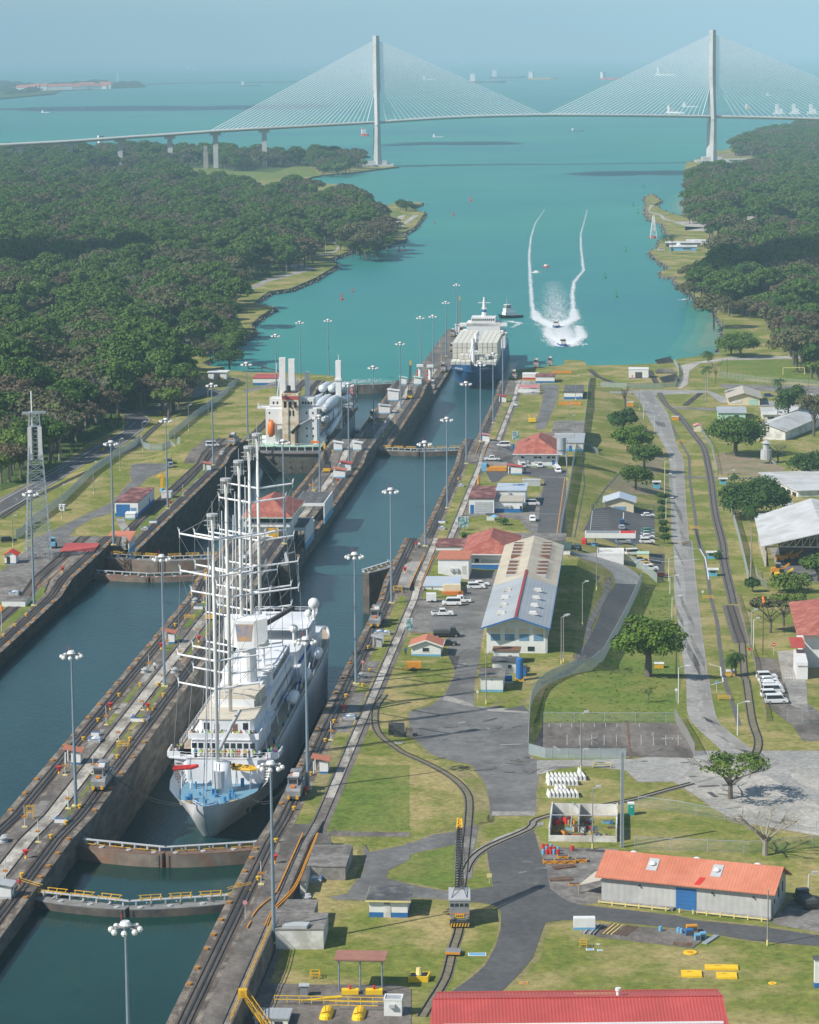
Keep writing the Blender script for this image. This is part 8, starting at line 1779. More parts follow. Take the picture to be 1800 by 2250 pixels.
for hh in np.linspace(8,40,321):
  T_=(S_[0]+hh/tan(SUN_EL)*SUN_DIR[0],S_[1]+hh/tan(SUN_EL)*SUN_DIR[1],S_[2]+hh);u,v=project(T_);e=abs(u-tgt[0])+abs(v-tgt[1])*1.0
  if best is None or e<best[0]: best=(e,T_,hh)
tip=Vector(best[1])-Vector(ck.location);base=Vector((0,5.4,4.6));W_=Vector((1,0,0))
print('JIB',best)
d_=(tip-base).normalized();up=W_.cross(d_)
def lattice(mb,a,b,w0,wm,w1,n,r):
  pr=None
  for i in range(n+1):
    f=i/n;w=lerp(w0,wm,f/.25) if f<.25 else lerp(wm,w1,(f-.25)/.75);c=a.lerp(b,f);q=[c+W_*w*sx+up*w*sy for sx,sy in ((-1,-1),(1,-1),(1,1),(-1,1))]
    if pr:
      for j in range(4): mb.bar(pr[j],q[j],r);mb.bar(pr[j],q[(j+1)%4],r*.6);mb.bar(q[j],q[(j+1)%4],r*.6)
    pr=q
mb=U(black);lattice(mb,base,base.lerp(tip,.87),.75,.62,.38,24,.13);mb.B('jib',ck);mb=U(yellow);lattice(mb,base.lerp(tip,.86),tip,.42,.4,.3,3,.22);mb.bar(base.lerp(tip,.9),tip,.5);mb.B('jib_head',ck)
mb=U(dark)
for x in (-1.3,1.3): mb.bar((x,6.2,4.8),tuple(tip+Vector((x*.2,0,0))),.06);mb.bar((x,.6,4.8),(x*.5,4.6,5.6),.1)
mb.bar((0,5.6,4.6),tuple(tip),.04);mb.B('stay_wire',ck)
p=G(px('q 700,1625'))[0];fc=thing('rail_trolley','small flat rail trolley with yellow end on the old track','trolley',tuple(p),radians(-8));U(grey).box(-1.2,1.2,0,2.2,.5,.75).B('deck',fc);U(orange_y).box(-1.2,1.2,-.05,0,.35,.75).B('end_board',fc);[U(dark).tube([(x,y,.25),(x*1.1,y,.25)],.25,8).B('wheel',fc) for x in(-.8,.8) for y in(.4,1.8)]
# other cranes
def crane(label,P,tipP,hgt,wide=2.6,yel=True,ct=black):
  p=G(px(P))[0];r=thing('crane',label,'crane',tuple(p),-HEAD);U(yellow if yel else dark).box(-wide/2,wide/2,-.2,5,.5,1.4).B('carrier',r);U(dark).box(-1.1,1.1,1,4.4,1.4,3.6).B('cab',r)
  h_=height_to(p,px(tipP)[0,1]);u=px(tipP)[0,0];sc=(project((p[0]+1,p[1],p[2]+h_))[0]-project((p[0],p[1],p[2]+h_))[0]);dx=(u-project((p[0],p[1],p[2]+h_))[0])/sc
  global up;a=Vector((0,1.5,3));b=Vector((dx,1.5,h_));up=W_.cross((b-a).normalized());mb=U(ct);lattice(mb,a,b,.6,.55,.3,14,.14);mb.B('jib',r);U(yellow).bar(b+Vector((0,0,-1.2)),b+Vector((0,0,.8)),.8).B('jib_head',r)
  for x in (-wide/2+.3,wide/2-.3):
    for y in (.6,4): U(tire).tube([(x-.2,y,.45),(x+.2,y,.45)],.5,10).B('wheel',r)
  return r
crane('black lattice crane with yellow head on the centre wall left of the ship masts','V 935,1230','V 863,670',14)
crane('black crane on a yellow rail truck behind the upper shelter','e 1155,1115','e 1130,865',9)
crane('black lattice crane with floating yellow hook by the green roofed kiosks','T 590,870','T 600,480',20)
crane('tall brownish lattice crane with yellow base at the tip of the approach wall','T 1130,150','F 968,628',24,3,True,M('lattice_brown',(.3,.2,.14),(.25,.17,.12),sc=1))
p=G(px('d 1230,1035'))[0];yc=thing('loading_crane','yellow folding loading crane on a blue foot on the left wall','loading crane',tuple(p),0);U(blue_l).cyl(0,0,0,1.2,.8,n=10).B('foot',yc);U(yellow).bar((0,0,1),(.3,0,6),.8).bar((.3,0,6),(-1.6,.3,5.2),.7).bar((-.5,.8,1),(-.3,.2,5),.4).B('boom',yc)
bld('white service truck bodies beside the yellow loading crane',905,-164,3.4,4,2.0,('flat',.1,.05),white_w,grey_l,None,(),name='service_cabin',cat='cabin')
# striped towers near the last hump
for x,lb in (('T 705,660','left red and white striped post tower on the last hump'),('T 815,665','right red and white striped post tower on the last hump')):
  p=G(px(x))[0];r=thing('striped_tower',lb,'tower',tuple(p),0);U(white).cyl(0,0,0,7,.9,n=10).B('shaft',r);U(white).cb(0,0,6.6,3.4,3.4,1.1).B('cabin',r);mb=U(red)
  for k in range(3): mb.cyl(-1.3,0,k*2.0,k*2.0+1.1,.35,n=8)
  mb.B('striped_post',r)
# ---------------------------------------------------------------- lamps, poles, towers
def pole(label,P,top,kind='lamp',m=None,group=None):
  p=G(px(P))[0];h_=height_to(p,px(top)[0,1]);r=thing('street_lamp' if kind in('lamp','arm') else 'utility_pole',label,'street lamp' if kind in('lamp','arm') else 'pole',tuple(p),0,group)
  m=m or M('pole_concrete',(.30,.29,.26),(.24,.23,.21),sc=1);U(m).tube([(0,0,0),(0,0,h_)],[.16,.1],6).B('pole',r)
  if kind=='lamp': mb=U(grey_l);mb.bar((0,0,h_-.2),(.9,0,h_+.3),.12).box(.6,1.5,-.3,.3,h_+.2,h_+.5);mb.B('lamp_head',r)
  if kind=='arm': mb=U(grey_l);mb.bar((0,0,h_-.1),(1.6,0,h_+.4),.12);mb.B('arm',r);U(white).box(1.5,2.5,-.2,.2,h_+.3,h_+.5).B('lamp_head',r)
  if kind=='power': mb=U(m);mb.bar((-1.6,0,h_-1),(1.6,.3,h_-.2),.2);mb.bar((-1.6,.2,h_-2),(1.6,0,h_-1.6),.18);mb.B('crossarm',r)
  if kind=='lamp' or kind=='base': U(yellow_p).cyl(0,0,.0,1.0,.2,n=6).B('base_paint',r)
  return r
wp=M('white_pole',(.66,.66,.63),(.6,.6,.57),sc=1)
for P,tp,k,lb,m_ in (('r 270,118','r 270,0','lamp','lamp pole beside the white barrier blocks',None),('r 340,600','r 342,228','lamp','lamp pole between the scrap walls and the warehouse',None),('m 337,1440','m 343,1108','lamp','lamp pole in front of the fenced pad',None),('r 1410,1190','r 1412,850','base','bare pole on the front lawn in front of the warehouse corner',None),('m 222,820','m 222,545','lamp','lamp pole at the foot of the bank beside the hall',None),('m 346,600','m 348,345','lamp','lamp pole on the grass bank beside the hall, middle',None),('m 428,390','m 430,170','lamp','lamp pole at the top of the side road',None),('l 1272,1370','l 1272,985','lamp','lamp pole in front of the white hut',None),('m 905,1050','m 907,840','arm','white street lamp on the lawn edge below the tree shadow',wp),('m 1250,1235','m 1252,1050','arm','white street lamp right of the long road, nearest',wp),('m 892,880','m 893,690','arm','street lamp beside the trunk of the big tree',None),('m 868,555','m 868,430','arm','street lamp above the big tree',wp),('m 856,410','m 856,310','arm','street lamp left of the long road before the blue booths',wp),('h 690,1560','h 692,1400','arm','street lamp at the parking corner',wp),('h 670,1200','h 668,990','arm','street lamp in the hedge row',wp),('h 662,900','h 662,730','arm','street lamp by the first stop line',wp),('h 660,1010','h 660,825','arm','street lamp beside the blue booth',wp),('h 590,540','h 590,420','arm','thin street lamp left of the long road, far',wp),('h 515,440','h 515,330','arm','thin street lamp at the far crossing',wp),('h 487,380','h 487,250','lamp','slim pole left of the road top',None),('h 1098,900','h 1100,800','arm','dark lamp by the far booth',None),('m 1330,740','m 1332,510','lamp','blue grey pole by the windsock',galv),('m 1343,740','m 1347,560','lamp','pale double lamp by the windsock',wp),('r 1660,900','r 1662,755','lamp','white lamp right of the warehouse',wp),
('d 858,1430' if 0 else 'd 470,1240','d 465,990','lamp','grey post on the left bank grass, third',None),('d 98,1450','d 90,1225','lamp','grey post at the left edge by the fence',None),('d 712,1055','d 700,815','lamp','grey lamp post before the left fence, second',None),('d 912,880','d 903,640','lamp','grey lamp post before the left fence, first of the far ones',None),('d 1084,735','d 1070,510','lamp','grey lamp post by the fence dip',None),('d 1328,700','d 1322,490','lamp','grey lamp post behind the left wall',None),('d 1432,580','d 1418,380','lamp','grey lamp post on the far left grass',None),('d 1580,455','d 1565,265','lamp','grey lamp post near the far fence',None),
('d 545,715','d 540,480','power','power pole at the forest edge, middle',bark),('d 155,920','d 148,680','power','power pole at the forest edge, nearest',bark),('d 842,570','d 838,390','power','left pole of the double power pole by the road bend',bark),('d 882,565','d 880,400','power','right pole of the double power pole by the road bend',bark),('d 1040,415','d 1035,150','pole','tall thin pole left of the forest edge palm',None),('a 1098,1110','a 1105,950','pole','pale pole by the shore path, nearest',wp),('a 1118,930','a 1118,810','pole','pale pole by the shore path, farther',wp),
('a 413,758','a 412,690','pole','pole at the forest road bend',wp),('a 503,695','a 503,660','pole','pole above the forest road bend',wp),('a 1030,605','a 1028,560','pole','pole in the scrub, left of three',wp),('a 1190,585','a 1190,535','pole','pole in the scrub, middle of three',wp),('a 1367,555','a 1367,500','pole','pole in the scrub, right of three',wp),('b 335,500','b 333,435','pole','pole by the shore road junction, left',wp),('b 482,490','b 482,412','pole','orange banded pole by the shore road junction',wp),('b 620,445','b 622,370','pole','pole by the curved path on the shore',wp),
('c 1455,735','c 1455,650','pole','pale pole on the right shore hillside, left',wp),('c 1527,755','c 1527,670','pole','pale pole on the right shore hillside, right',wp),('c 1552,925','c 1550,780','pole','pale pole by the bare tree, left',wp),('c 1228,1045','c 1228,955','pole','dark pole left of the football field',bark),('c 1665,1160','c 1662,1050','pole','dark pole near the tan roofed house',bark),('c 1316,530','c 1316,470','pole','pole in the right wood',wp),
('F 1187,1395','F 1190,1297','lamp','lamp pole right of the hall front corner',None),('g 1540,950','g 1535,640','lamp','grey pole beside the water tank',grey),('g 1575,640','g 1575,460','lamp','grey lamp before the upper fence',grey),('g 1605,340','g 1608,160','lamp','grey lamp near the dark roofed store',grey),('g 1555,660','g 1552,375','lamp','tall grey lamp in front of the long store',grey)): pole(lb,P,tp,k,m_)
# lattice mast beside the toilet, cell tower, small pylon
def lat(label,P,tp,w0,w1,m,n=10,name='lattice_mast',cat='mast',r0=.12,z=None):
  p=G(px(P))[0];h_=height_to(p,px(tp)[0,1]);r=thing(name,label,cat,tuple(p),.2);mb=U(m);pr=None
  for i in range(n+1):
    w=lerp(w0,w1,i/n)/2;q=[Vector((a*w,b*w,h_*i/n)) for a,b in((-1,-1),(1,-1),(1,1),(-1,1))]
    if pr:
      for j in range(4): mb.bar(pr[j],q[j],r0);mb.bar(pr[j],q[(j+1)%4],r0*.55);mb.bar(pr[(j+1)%4],q[j],r0*.55);mb.bar(q[j],q[(j+1)%4],r0*.6)
    pr=q
  mb.B('lattice',r);return r,h_
lat('thick pale lattice mast beside the portable toilet','r 520,590','r 543,5',.5,.4,galv,44,r0=.09)
ct_,h_=lat('tall grey telephone mast with two long white antenna panels on the left','d 293,1530','d 265,430',7.0,2.6,galv,17,r0=.2)
for x in (-1.5,1.3): U(white).box(x-.55,x+.55,-1.9,-1.5,h_*.675,h_*.90).B('antenna_panel',ct_)
U(black).box(-.5,.4,-1.4,-1.2,h_*.675,h_*.90).B('cable_ladder',ct_);U(white).tube([(-.6,0,h_*.9),(-.6,0,h_*1.14)],.22,6).B('whip_antenna',ct_);U(galv).box(-3.3,3.3,-.5,.5,h_*.985,h_).box(-1.6,1.6,-1.6,1.6,h_*.9,h_*.905).B('top_frame',ct_)
lat('grey lattice power pylon on the right shore','c 1285,68','B 1384,762',7,2,galv,8,r0=.4,name='power_pylon',cat='pylon')
r,h_=lat('white H shaped power frame on the shore road across the water','b 165,522','b 165,475',3,3,white,3,r0=.5,name='power_gantry',cat='gantry')
# windsocks
for P,tp,lb in (('m 1397,768','m 1402,462','orange windsock on a tall pole at the parking yard'),('i 18,592','i 17,400','orange windsock at the left edge of the picture')):
  p=G(px(P))[0];h_=height_to(p,px(tp)[0,1]);r=thing('windsock',lb,'windsock',tuple(p),0);U(rust if 'm ' in P else grey_l).tube([(0,0,0),(0,0,h_)],.13,6).B('pole',r);U(orange).tube([(.15,0,h_),(0,.2,h_+.9),(-.15,.4,h_+1.5)],[.38,.32,.24],10).B('sock',r)
# billboards
bbm=M('billboard_print',(.55,.66,.66),(.08,.22,.25),sc=1.1,rough=.5,lo=.45,hi=.55)
for P,w,h0,h1,lb in (('g 1150,665',2.6,1.2,4.6,'blue green picture board by the hipped station'),('g 752,1330',3.4,1.0,4.4,'blue green picture board beside the maroon workshop'),('l 690,848',1.6,1.2,4.2,'pale picture board beside the orange roofed hut')):
  p=G(px(P))[0];r=thing('billboard',lb,'billboard',tuple(p),.15);U(white).box(-w/2-.08,w/2+.08,0,.25,h0,h1).B('frame',r);U(bbm).box(-w/2,w/2,-.03,0,h0+.08,h1-.08).B('picture',r);U(grey_l).bar((0,.12,0),(0,.12,h0),.16).B('post',r)
# signs
def sign(lb,P,h_,m1,w,kind=0):
  p=G(px(P))[0];r=thing('road_sign',lb,'sign',tuple(p),0);U(wp).tube([(0,.05,0),(0,.05,h_)],.05,6).B('post',r)
  if kind==1: U(m1).prism([(-w,0),(0,-w),(w,0),(0,w)],0,.05).B('panel',r);o=[c for c in D.objects if c.parent==r and c.name.startswith('panel')][0];o.rotation_euler=(pi/2,0,0);o.location=(0,0,h_)
  elif kind==2: U(m1).tube([(0,0,h_),(0,-.04,h_)],w,12).B('panel',r)
  else: U(m1).box(-w,w,-.03,0,h_-w,h_+w*.6).B('panel',r)
  return r
sign('white diamond sign on the lawn beside the road','m 892,1038',2.6,white,.45,1);sign('yellow diamond road sign on the left road','d 783,735',1.2,orange_y,.9,1);sign('yellow diamond sign at the left road bend','d 1215,455',1.2,orange_y,.8,1);sign('blue square sign by the road junction','m 1128,985',2.4,blue_l,.35);r=sign('red and white no entry sign at the parking yard','m 1460,768',2.6,red,.45,2);U(white).box(-.32,.32,-.07,-.045,2.52,2.68).B('bar',r)
sign('pink round sign on a yellow post by the nearest lock gate','o 462,1395',2.9,pink,.4,2);sign('pink round sign on the right wall beside the capstan','l 335,1120',2.2,pink,.38,2);sign('yellow and red panel sign at the track crossing','q 990,1050',1.6,yellow_p,.45);sign('round white sign before the white hut','l 1206,1330',1.6,white,.3,2);sign('small white sign beside the parking lot lamp','m 1047,425',1.4,white,.35);sign('red and white round signs by the railway gate','m 1318,770',1.6,red,.35,2)
p=G(px('h 775,600'))[0]
for P,lb in (('h 775,603','yellow barrier gate by the tree row'),('h 865,1205','yellow barrier gate by the drain'),('m 1080,445','yellow barrier gate beside the railway'),('m 1172,1035','yellow barrier frame by the lower drain')): frame_cage(lb,P,2.6,1.0,1.0)
# ---------------------------------------------------------------- yards, stacks and small objects
def at_(P): return tuple(G(px(P))[0])
def simple(name,label,cat,P,fn,rot=0,group=None,z=None):
  p=at_(P) if isinstance(P,str) else P;r=thing(name,label,cat,p,rot,group);fn(r);return r
bk_=thing('barrier_block','x','barrier',(0,0,-500),0);mb=U(white);mb.prism([(-.3,0),(.3,0),(.2,.3),(.1,1.05),(-.1,1.05),(-.2,.3)],0,3);mb.v=[(a,c,b) for a,b,c in mb.v];mb.B('body',bk_);U(dark).box(.11,.13,.3,2.7,.35,.9).B('side_groove',bk_);seal()
rr=random.Random(14)
for i in range(10):
  for j in range(2 if i<9 else 1): p=at_('r %d,%d'%(78+i*24,214-(30 if j else 0)-(0 if i<8 else 30)));dup(bk_,p,.12,'white concrete barrier block stacked in the upper row on the grass','white barrier blocks, upper row')
for i in range(8):
  for j in range(2 if 1<i<5 else 1): p=at_('r %d,%d'%(82+i*24,288-(30 if j else 0)));dup(bk_,p,.12,'white concrete barrier block standing in the lower row on the grass','white barrier blocks, lower row')
drop(bk_)
simple('portable_toilet','teal portable toilet beside the lattice mast','portable toilet','r 577,395',lambda r:(U(teal_p).box(-.6,.6,0,1.2,0,2.1).B('cabin',r),U(white).box(-.62,.62,-.02,1.22,2.1,2.35).B('roof',r),U(M('teal_door',(.015,.33,.26),sc=1)).box(-.45,.45,-.03,-.005,.1,1.9).B('door',r),U(white).box(-.15,.25,-.045,-.03,1.55,1.75).B('label_plate',r)))
# scrap enclosure
sc_=thing('scrap_enclosure','roofless white walled scrap enclosure with blue base','enclosure',L(480,-17.3,27.1),-HEAD)
U(white_w).box(0,12.4,0,.25,-1,1.7).B('front_wall',sc_);U(blue_l).box(0,12.42,-.015,0,-1,.45).B('base_band',sc_);U(white_w).box(0,.25,.25,17,-1,3.2).B('left_wall',sc_);U(white_w).box(12.15,12.4,.25,17,-1,3.2).B('right_wall',sc_);U(white_w).box(.25,12.15,16.8,17,-1,3.0).B('rear_wall',sc_);U(grey_l).box(5.2,5.4,6,16.8,-1,3.0).B('partition_wall',sc_)
mb=U(grey_l);mb.bar((0,8,3.3),(12.4,8,3.3),.15);mb.bar((4,.2,3.3),(4,17,3.3),.12);mb.B('roof_beam',sc_)
cols=[(red,'red'),(blue_l,'blue'),(grey_l,'grey'),(white,'white'),(rust,'rusty'),(orange_y,'yellow'),(M('plastic_blue',(.03,.12,.3),sc=1),'dark blue'),(M('cardboard',(.42,.3,.18),sc=1),'brown')]
dr={}
for m_,c in cols[:2]+cols[3:5]:
  r=thing('drum',c+' drum standing upright here','drum',(0,0,-500),0);mb=U(m_);mb.cyl(0,0,0,.9,.3,n=12).cyl(0,0,.28,.33,.32,n=12).cyl(0,0,.6,.65,.32,n=12);mb.B('shell',r);U(dark).cyl(.12,0,.9,.93,.05,n=8).B('bung',r);dr[c]=r
bxp={}
for m_,c in cols:
  r=thing('scrap_box',c,'box',(0,0,-500),0);U(m_).box(-.5,.5,-.4,.4,0,.7).B('casing',r);U(dark).box(-.42,.42,-.32,.32,.69,.72).B('lid_opening',r);bxp[c]=r
seal();base=Vector(sc_.location)
def inw(x,y,z=0): c,s=cos(-HEAD),sin(-HEAD);return (base.x+x*c-y*s,base.y+x*s+y*c,base.z+z)
for i in range(70):
  m_,c=rr.choice(cols);x,y=rr.uniform(.9,11.6),rr.uniform(3,14);s_=rr.uniform(.7,1.5);dup(bxp[c],inw(x,y,rr.choice((0,0,.7))),rr.uniform(0,3),'%s discarded box in the heap inside the scrap enclosure'%c,'discarded boxes in the scrap enclosure, '+c,(s_,s_*.8,s_*rr.uniform(.6,1.3)))
for i in range(14):
  c=rr.choice(['red','red','blue']);dup(dr[c],inw(rr.uniform(2,8),rr.uniform(1.2,4)),0,'%s drum standing inside the white scrap enclosure'%c,'drums in the scrap enclosure, '+c)
for i in range(13):
  c='red' if i%3 else 'blue';p=at_('r %d,%d'%(40+i%5*22+rr.uniform(-3,3),632-i//5*16));dup(dr[c],p,0,'%s drum of the cluster at the roadside corner of the scrap yard'%c,'drums at the roadside corner, '+c)
dup(dr['red'],at_('r 217,610'),0,'single red drum before the scrap enclosure wall');
for x,lb in (('r 755,1105','single blue drum in the middle of the timber store'),('r 865,1112','blue drum, left of the pair in the timber store'),('r 884,1118','blue drum, right of the pair in the timber store')): dup(dr['blue'],at_(x),0,lb)
for r_ in list(dr.values())+list(bxp.values()): drop(r_)
g_=r=thing('barrel','dark blue barrel beside the white van','barrel',at_('g 1130,715'),0);U(blue).cyl(0,0,0,1.9,.55,n=12).B('shell',r);U(dark).cyl(0,0,1.9,1.95,.5,n=12).B('lid',r)
# yellow skips, beams and pipes in the scrap yard
for i,x in enumerate(((72,692),(142,692),(205,690),(272,684),(160,665),(230,838))):
  simple('skip','small yellow skip in the scrap yard, '+('leftmost','second from the left','third from the left','rightmost of the front row','upper one behind the row','open V shaped one by the tarpaulin')[i],'skip','r %d,%d'%x,lambda r:(U(yellow_p).prism([(-.85,0),(.85,0),(1.05,.85),(-1.05,.85)],0,1.2) and None,U(orange_y).box(-1,1,0,1.2,.0,.62).B('tub',r),U(dark).box(-.9,.9,.1,1.1,.6,.64).B('load',r),U(black).bar((-.8,-.02,.1),(0,-.02,.55),.06).bar((0,-.02,.55),(.8,-.02,.1),.06).B('brace',r)))
def logs(label,P0,P1,n,m,w=.25,gap=.35,name='steel_beam',z=0,group=None,cat='beam'):
  A,B=[Vector(at_(q)) for q in (P0,P1)];d=(B-A).normalized();nn=Vector((-d.y,d.x,0))
  for i in range(n):
    o=U(m[i%len(m)]).bar(A+nn*gap*i+Vector((0,0,.15)),B+nn*gap*i*1.0+Vector((0,0,.15)),w).B(name);tag(o,label,cat,group or label)
slab('dark pad of the timber store on the front lawn','r 320,1130 410,1060 600,1075 940,1095 1040,1130 950,1200',26.33,25.8,conc_dark,conc_dark)
logs('dark steel pipe lying in the timber store','r 345,1128','r 400,1068',7,[grey,dark,grey_l],.22,.33);logs('pale timber beam with gaps in the timber store','r 455,1128','r 525,1070',6,[yellow_p,wood],.2,.36,'timber_beam',cat='timber beam');logs('brown steel bar lying in the timber store','r 540,1138','r 620,1080',6,[rust,wood],.14,.4,'steel_bar',cat='steel bar')
logs('rusty rail section in the right part of the timber store','r 830,1190','r 945,1196',5,[rust],.16,.3,'rail_section',cat='rail section');logs('galvanised pipe of the bundle beside the timber store','r 1035,1185','r 1110,1135',4,[galv],.2,.22,'pipe',cat='pipe')
logs('rusty girder in the scrap yard behind the skips','r 110,728','r 240,712',4,[rust,wood],.25,.4,'girder',cat='girder');logs('rusty girder lying nearest the road in the scrap yard','r 80,797','r 220,790',3,[rust],.3,.5,'girder',cat='girder');logs('long dark pipe before the scrap enclosure','r 300,612','r 430,622',2,[dark],.25,.4,'pipe',cat='pipe')
for P,m_,lb,sx in (('r 935,1135',blue,'dark blue steel crate in the timber store',1.3),('r 985,1165',blue_l,'light blue cabinet in the timber store, left',.9),('r 1020,1155',blue_l,'light blue cabinet in the timber store, right',.9),('r 950,1110',orange_y,'yellow frame crate on the timber store',1.8)):
  simple('crate',lb,'crate',P,lambda r:(U(m_).box(-sx/2,sx/2,0,.9,0,1.15).B('casing',r),U(dark).box(-sx/2+.1,sx/2-.1,-.02,0,.2,.9).B('panel',r)),.1)
U(red)
for P,w,d,lb in (('r 885,1385',3.2,2.8,'yellow covered slab on the lawn, left of three'),('r 1030,1340',5.2,2.0,'wide yellow covered slab on the lawn, rear of three'),('r 1100,1395',3.2,2.6,'yellow covered slab on the lawn, right of three')):
  yl=M('yellow_bright',(.85,.56,.01),(.78,.48,.01),sc=.6,rough=.6);simple('cover_slab',lb,'slab',P,lambda r:(U(yl).box(0,w,0,d,0,.28).B('slab',r),U(wood).box(w*.3,w*.5,d*.7,d*.78,.281,.29).B('handle',r)),-.06)
simple('ring','yellow ring plate on the lawn before the timber store','ring','r 937,1235',lambda r:(U(yl).cyl(0,0,0,.15,1.1,n=18).B('plate',r),U(orange_y).cyl(0,0,.15,.18,.55,n=14).B('hub',r)))
simple('ring','small yellow disc in the lawn at the lower right','disc','r 1440,1422',lambda r:(U(yl).cyl(0,0,0,.08,.65,n=18).B('plate',r),U(orange_y).cyl(0,0,.08,.1,.3,n=14).B('hub',r)))
simple('ring','orange square manhole frame on the lawn by the dark road','manhole','q 1262,1795' if 0 else 'q 1262,1832',lambda r:(U(orange_y).box(-.7,.7,-.6,.6,0,.08).B('frame',r),U(grey).cyl(0,0,.08,.1,.4,n=12).B('lid',r)))
for P,lb,a,b in (('q 893,1608','blue hatch plate with white border beside the track',2.9,1.5),('r 325,1215','white plate with blue field on the front lawn',1.3,.9),('r 385,1220','small blue plate on the front lawn',.9,.7),('r 374,1183','tiny blue white plate on the front lawn',.5,.5)): simple('hatch_plate',lb,'plate',P,lambda r:(U(white).box(-a/2,a/2,-b/2,b/2,0,.06).B('frame',r),U(blue_l).box(-a/2+.15,a/2-.15,-b/2+.15,b/2-.15,.06,.08).B('lid',r)))
simple('white_post_box','white and blue hydrant house at the right edge of the lawn','box','r 1718,1450',lambda r:(U(white).box(-.5,1.2,0,1,0,4.6).B('wall',r),U(blue).box(-.52,1.22,-.02,1,0,.8).B('base_band',r),U(r_dark).box(-.8,1.4,-.2,1.2,4.6,4.8).B('roof',r)))
simple('pump','yellow box with cream pump beside the canopy','pump','q 430,1828',lambda r:(U(yl).prism([(-1.6,0),(1.5,0),(1.9,2.4),(-1.2,2.4)],0,.9).B('trough',r),U(black).prism([(-1.35,.25),(1.3,.25),(1.6,2.1),(-1.0,2.1)],.9,.905).B('inside',r),U(yellow_p).tube([(.1,1.0,.5),(.1,1.3,2.0)],[.6,.4],10).B('motor',r)))
for x,lb in (('o 1225,1948','left yellow pump basin under the canopy'),('o 1400,1948','right yellow pump basin under the canopy')): simple('pump_basin',lb,'basin',x,lambda r:(U(yl).box(-1.3,1.3,0,1.2,0,.8).B('basin',r),U(red).tube([(0,.6,.8),(0,.6,1.4)],.2,8).B('valve',r)))
for x,lb in ((-47.6,'left yellow pressure tank in the pump yard'),(-42.7,'right yellow pressure tank in the pump yard')):
  r=thing('pressure_tank',lb,'tank',L(389.6,x,25.4),-HEAD);U(yl).tube([(0,0,.9),(0,3.2,.9)],.95,14).ball(0,0,.9,.95,12).B('shell',r);U(orange_y).bar((-.6,-.6,1.9),(.6,.4,1.9),.1).bar((0,.2,1.8),(0,.2,2.9),.12).B('railing',r);U(white).box(-1,1,.4,1,-.4,.3).B('saddle',r)
r=thing('walkway_rail','yellow railed gangway over the pump yard','gangway',L(395,-49,26.6),-HEAD);mb=U(yl)
for z in (.6,1.2): mb.bar((-7,0,z),(10,0,z),.08);mb.bar((1.6,-2,z),(9,-2,z),.08)
mb.B('rails',r)
for k in range(10): U(yl).bar((-7+k*1.88,0,0),(-7+k*1.88,0,1.25),.08).B('post',r)
U(yl).tube([(.6,1.5,.4),(-3,.4,.3)],.14,8).tube([(.6,1.5,.4),(3,2.2,.4)],.25,8).B('pipe',r)
simple('cabinet','grey cabinet with flat lid by the pump yard railing','cabinet','o 890,1960',lambda r:(U(grey).box(-.6,.6,0,1,0,1.7).B('casing',r),U(grey_l).box(-.8,.8,-.15,1.15,1.7,1.85).B('lid',r)))
simple('compressor','yellow towed compressor on the grass below the orange roofed hut','compressor','l 722,1118',lambda r:(U(orange_y).box(-1.7,1.7,0,1.5,.55,2.0).B('casing',r),U(tire).tube([(-.6,-.1,.4),(.3,-.1,.4)],.4,10).B('wheel',r),U(orange_y).bar((-1.7,.7,.6),(-3.2,.7,.3),.12).B('drawbar',r)))
simple('rail_wreck','black open steel skips beside the old track curve','scrap container','l 610,1620',lambda r:(U(M('skip_black',(.03,.035,.04),(.05,.05,.05),sc=1)).box(-2.2,-.2,1.2,3.4,0,2.3).B('left_bin',r),U(dark).box(-1.1,1.2,0,2,0,2.6).B('right_bin',r),U(black).box(-.9,1.0,.1,1.9,2.6,2.61).B('opening',r),U(conc_dark).box(1.4,2.9,.2,.6,0,1.9).B('fence_panel',r)))
simple('road_plates','small pale steel grate by the black skips','grate','l 610,1672',lambda r:(U(grey_l).box(-.9,.9,0,.8,0,.3).B('grate',r),U(dark).box(-.8,.8,.1,.7,.3,.31).B('slots',r)))
simple('generator','cream generator housing on the pale blue roof','generator',L(704,-52.8,28.4),lambda r:(U(cream).box(0,4.4,0,2,0,2.6).B('casing',r),U(orange).box(-.4,5,-1.0,-.3,0,1.0).B('barrier',r)))
simple('trailer','white box trailer beside the minibus','trailer','l 855,600',lambda r:(U(white).box(-1.3,1.3,0,1.9,.4,2.3).B('box',r),U(tire).tube([(0,-.1,.35),(.3,-.1,.35)],.35,8).B('wheel',r)))
simple('open_shed','grey framed open shed behind the locomotive on the right wall','frame',at_('l 445,905'),lambda r:(U(grey_l).box(.2,1.6,0,1,0,1.9).B('cabinet',r),U(grey_l).bar((-.9,0,0),(-.9,0,2.4),.12).bar((-.9,0,2.4),(1.7,.3,2.5),.1).B('frame',r)))
simple('loading_box','blue and amber loading box behind the long pickup','container',L(968,-57,20.9),lambda r:(U(blue_l).box(-1.8,0,0,4.4,0,2.4).B('blue_end',r),U(orange_y).box(0,7.2,0,3.6,0,1.3).B('amber_side',r),U(conc).box(0,7.2,3.6,7,0,2.2).B('rear_block',r)),-HEAD)
simple('water_tank','grey steel water tank on a frame beside the station','water tank',L(978,-30.5,20.8),lambda r:(U(galv).cyl(0,3,6,10.5,1.7,n=16).cyl(0,3,4.2,5.6,1.8,n=16).B('tank',r),U(grey_l).box(-2.6,4.6,5,8,10,11.4).B('housing',r),[U(galv).bar((a*2,3+b*2,0),(a*1.6,3+b*1.6,5),.25).B('leg',r) for a in(-1,1) for b in(-1,1)]),-HEAD)
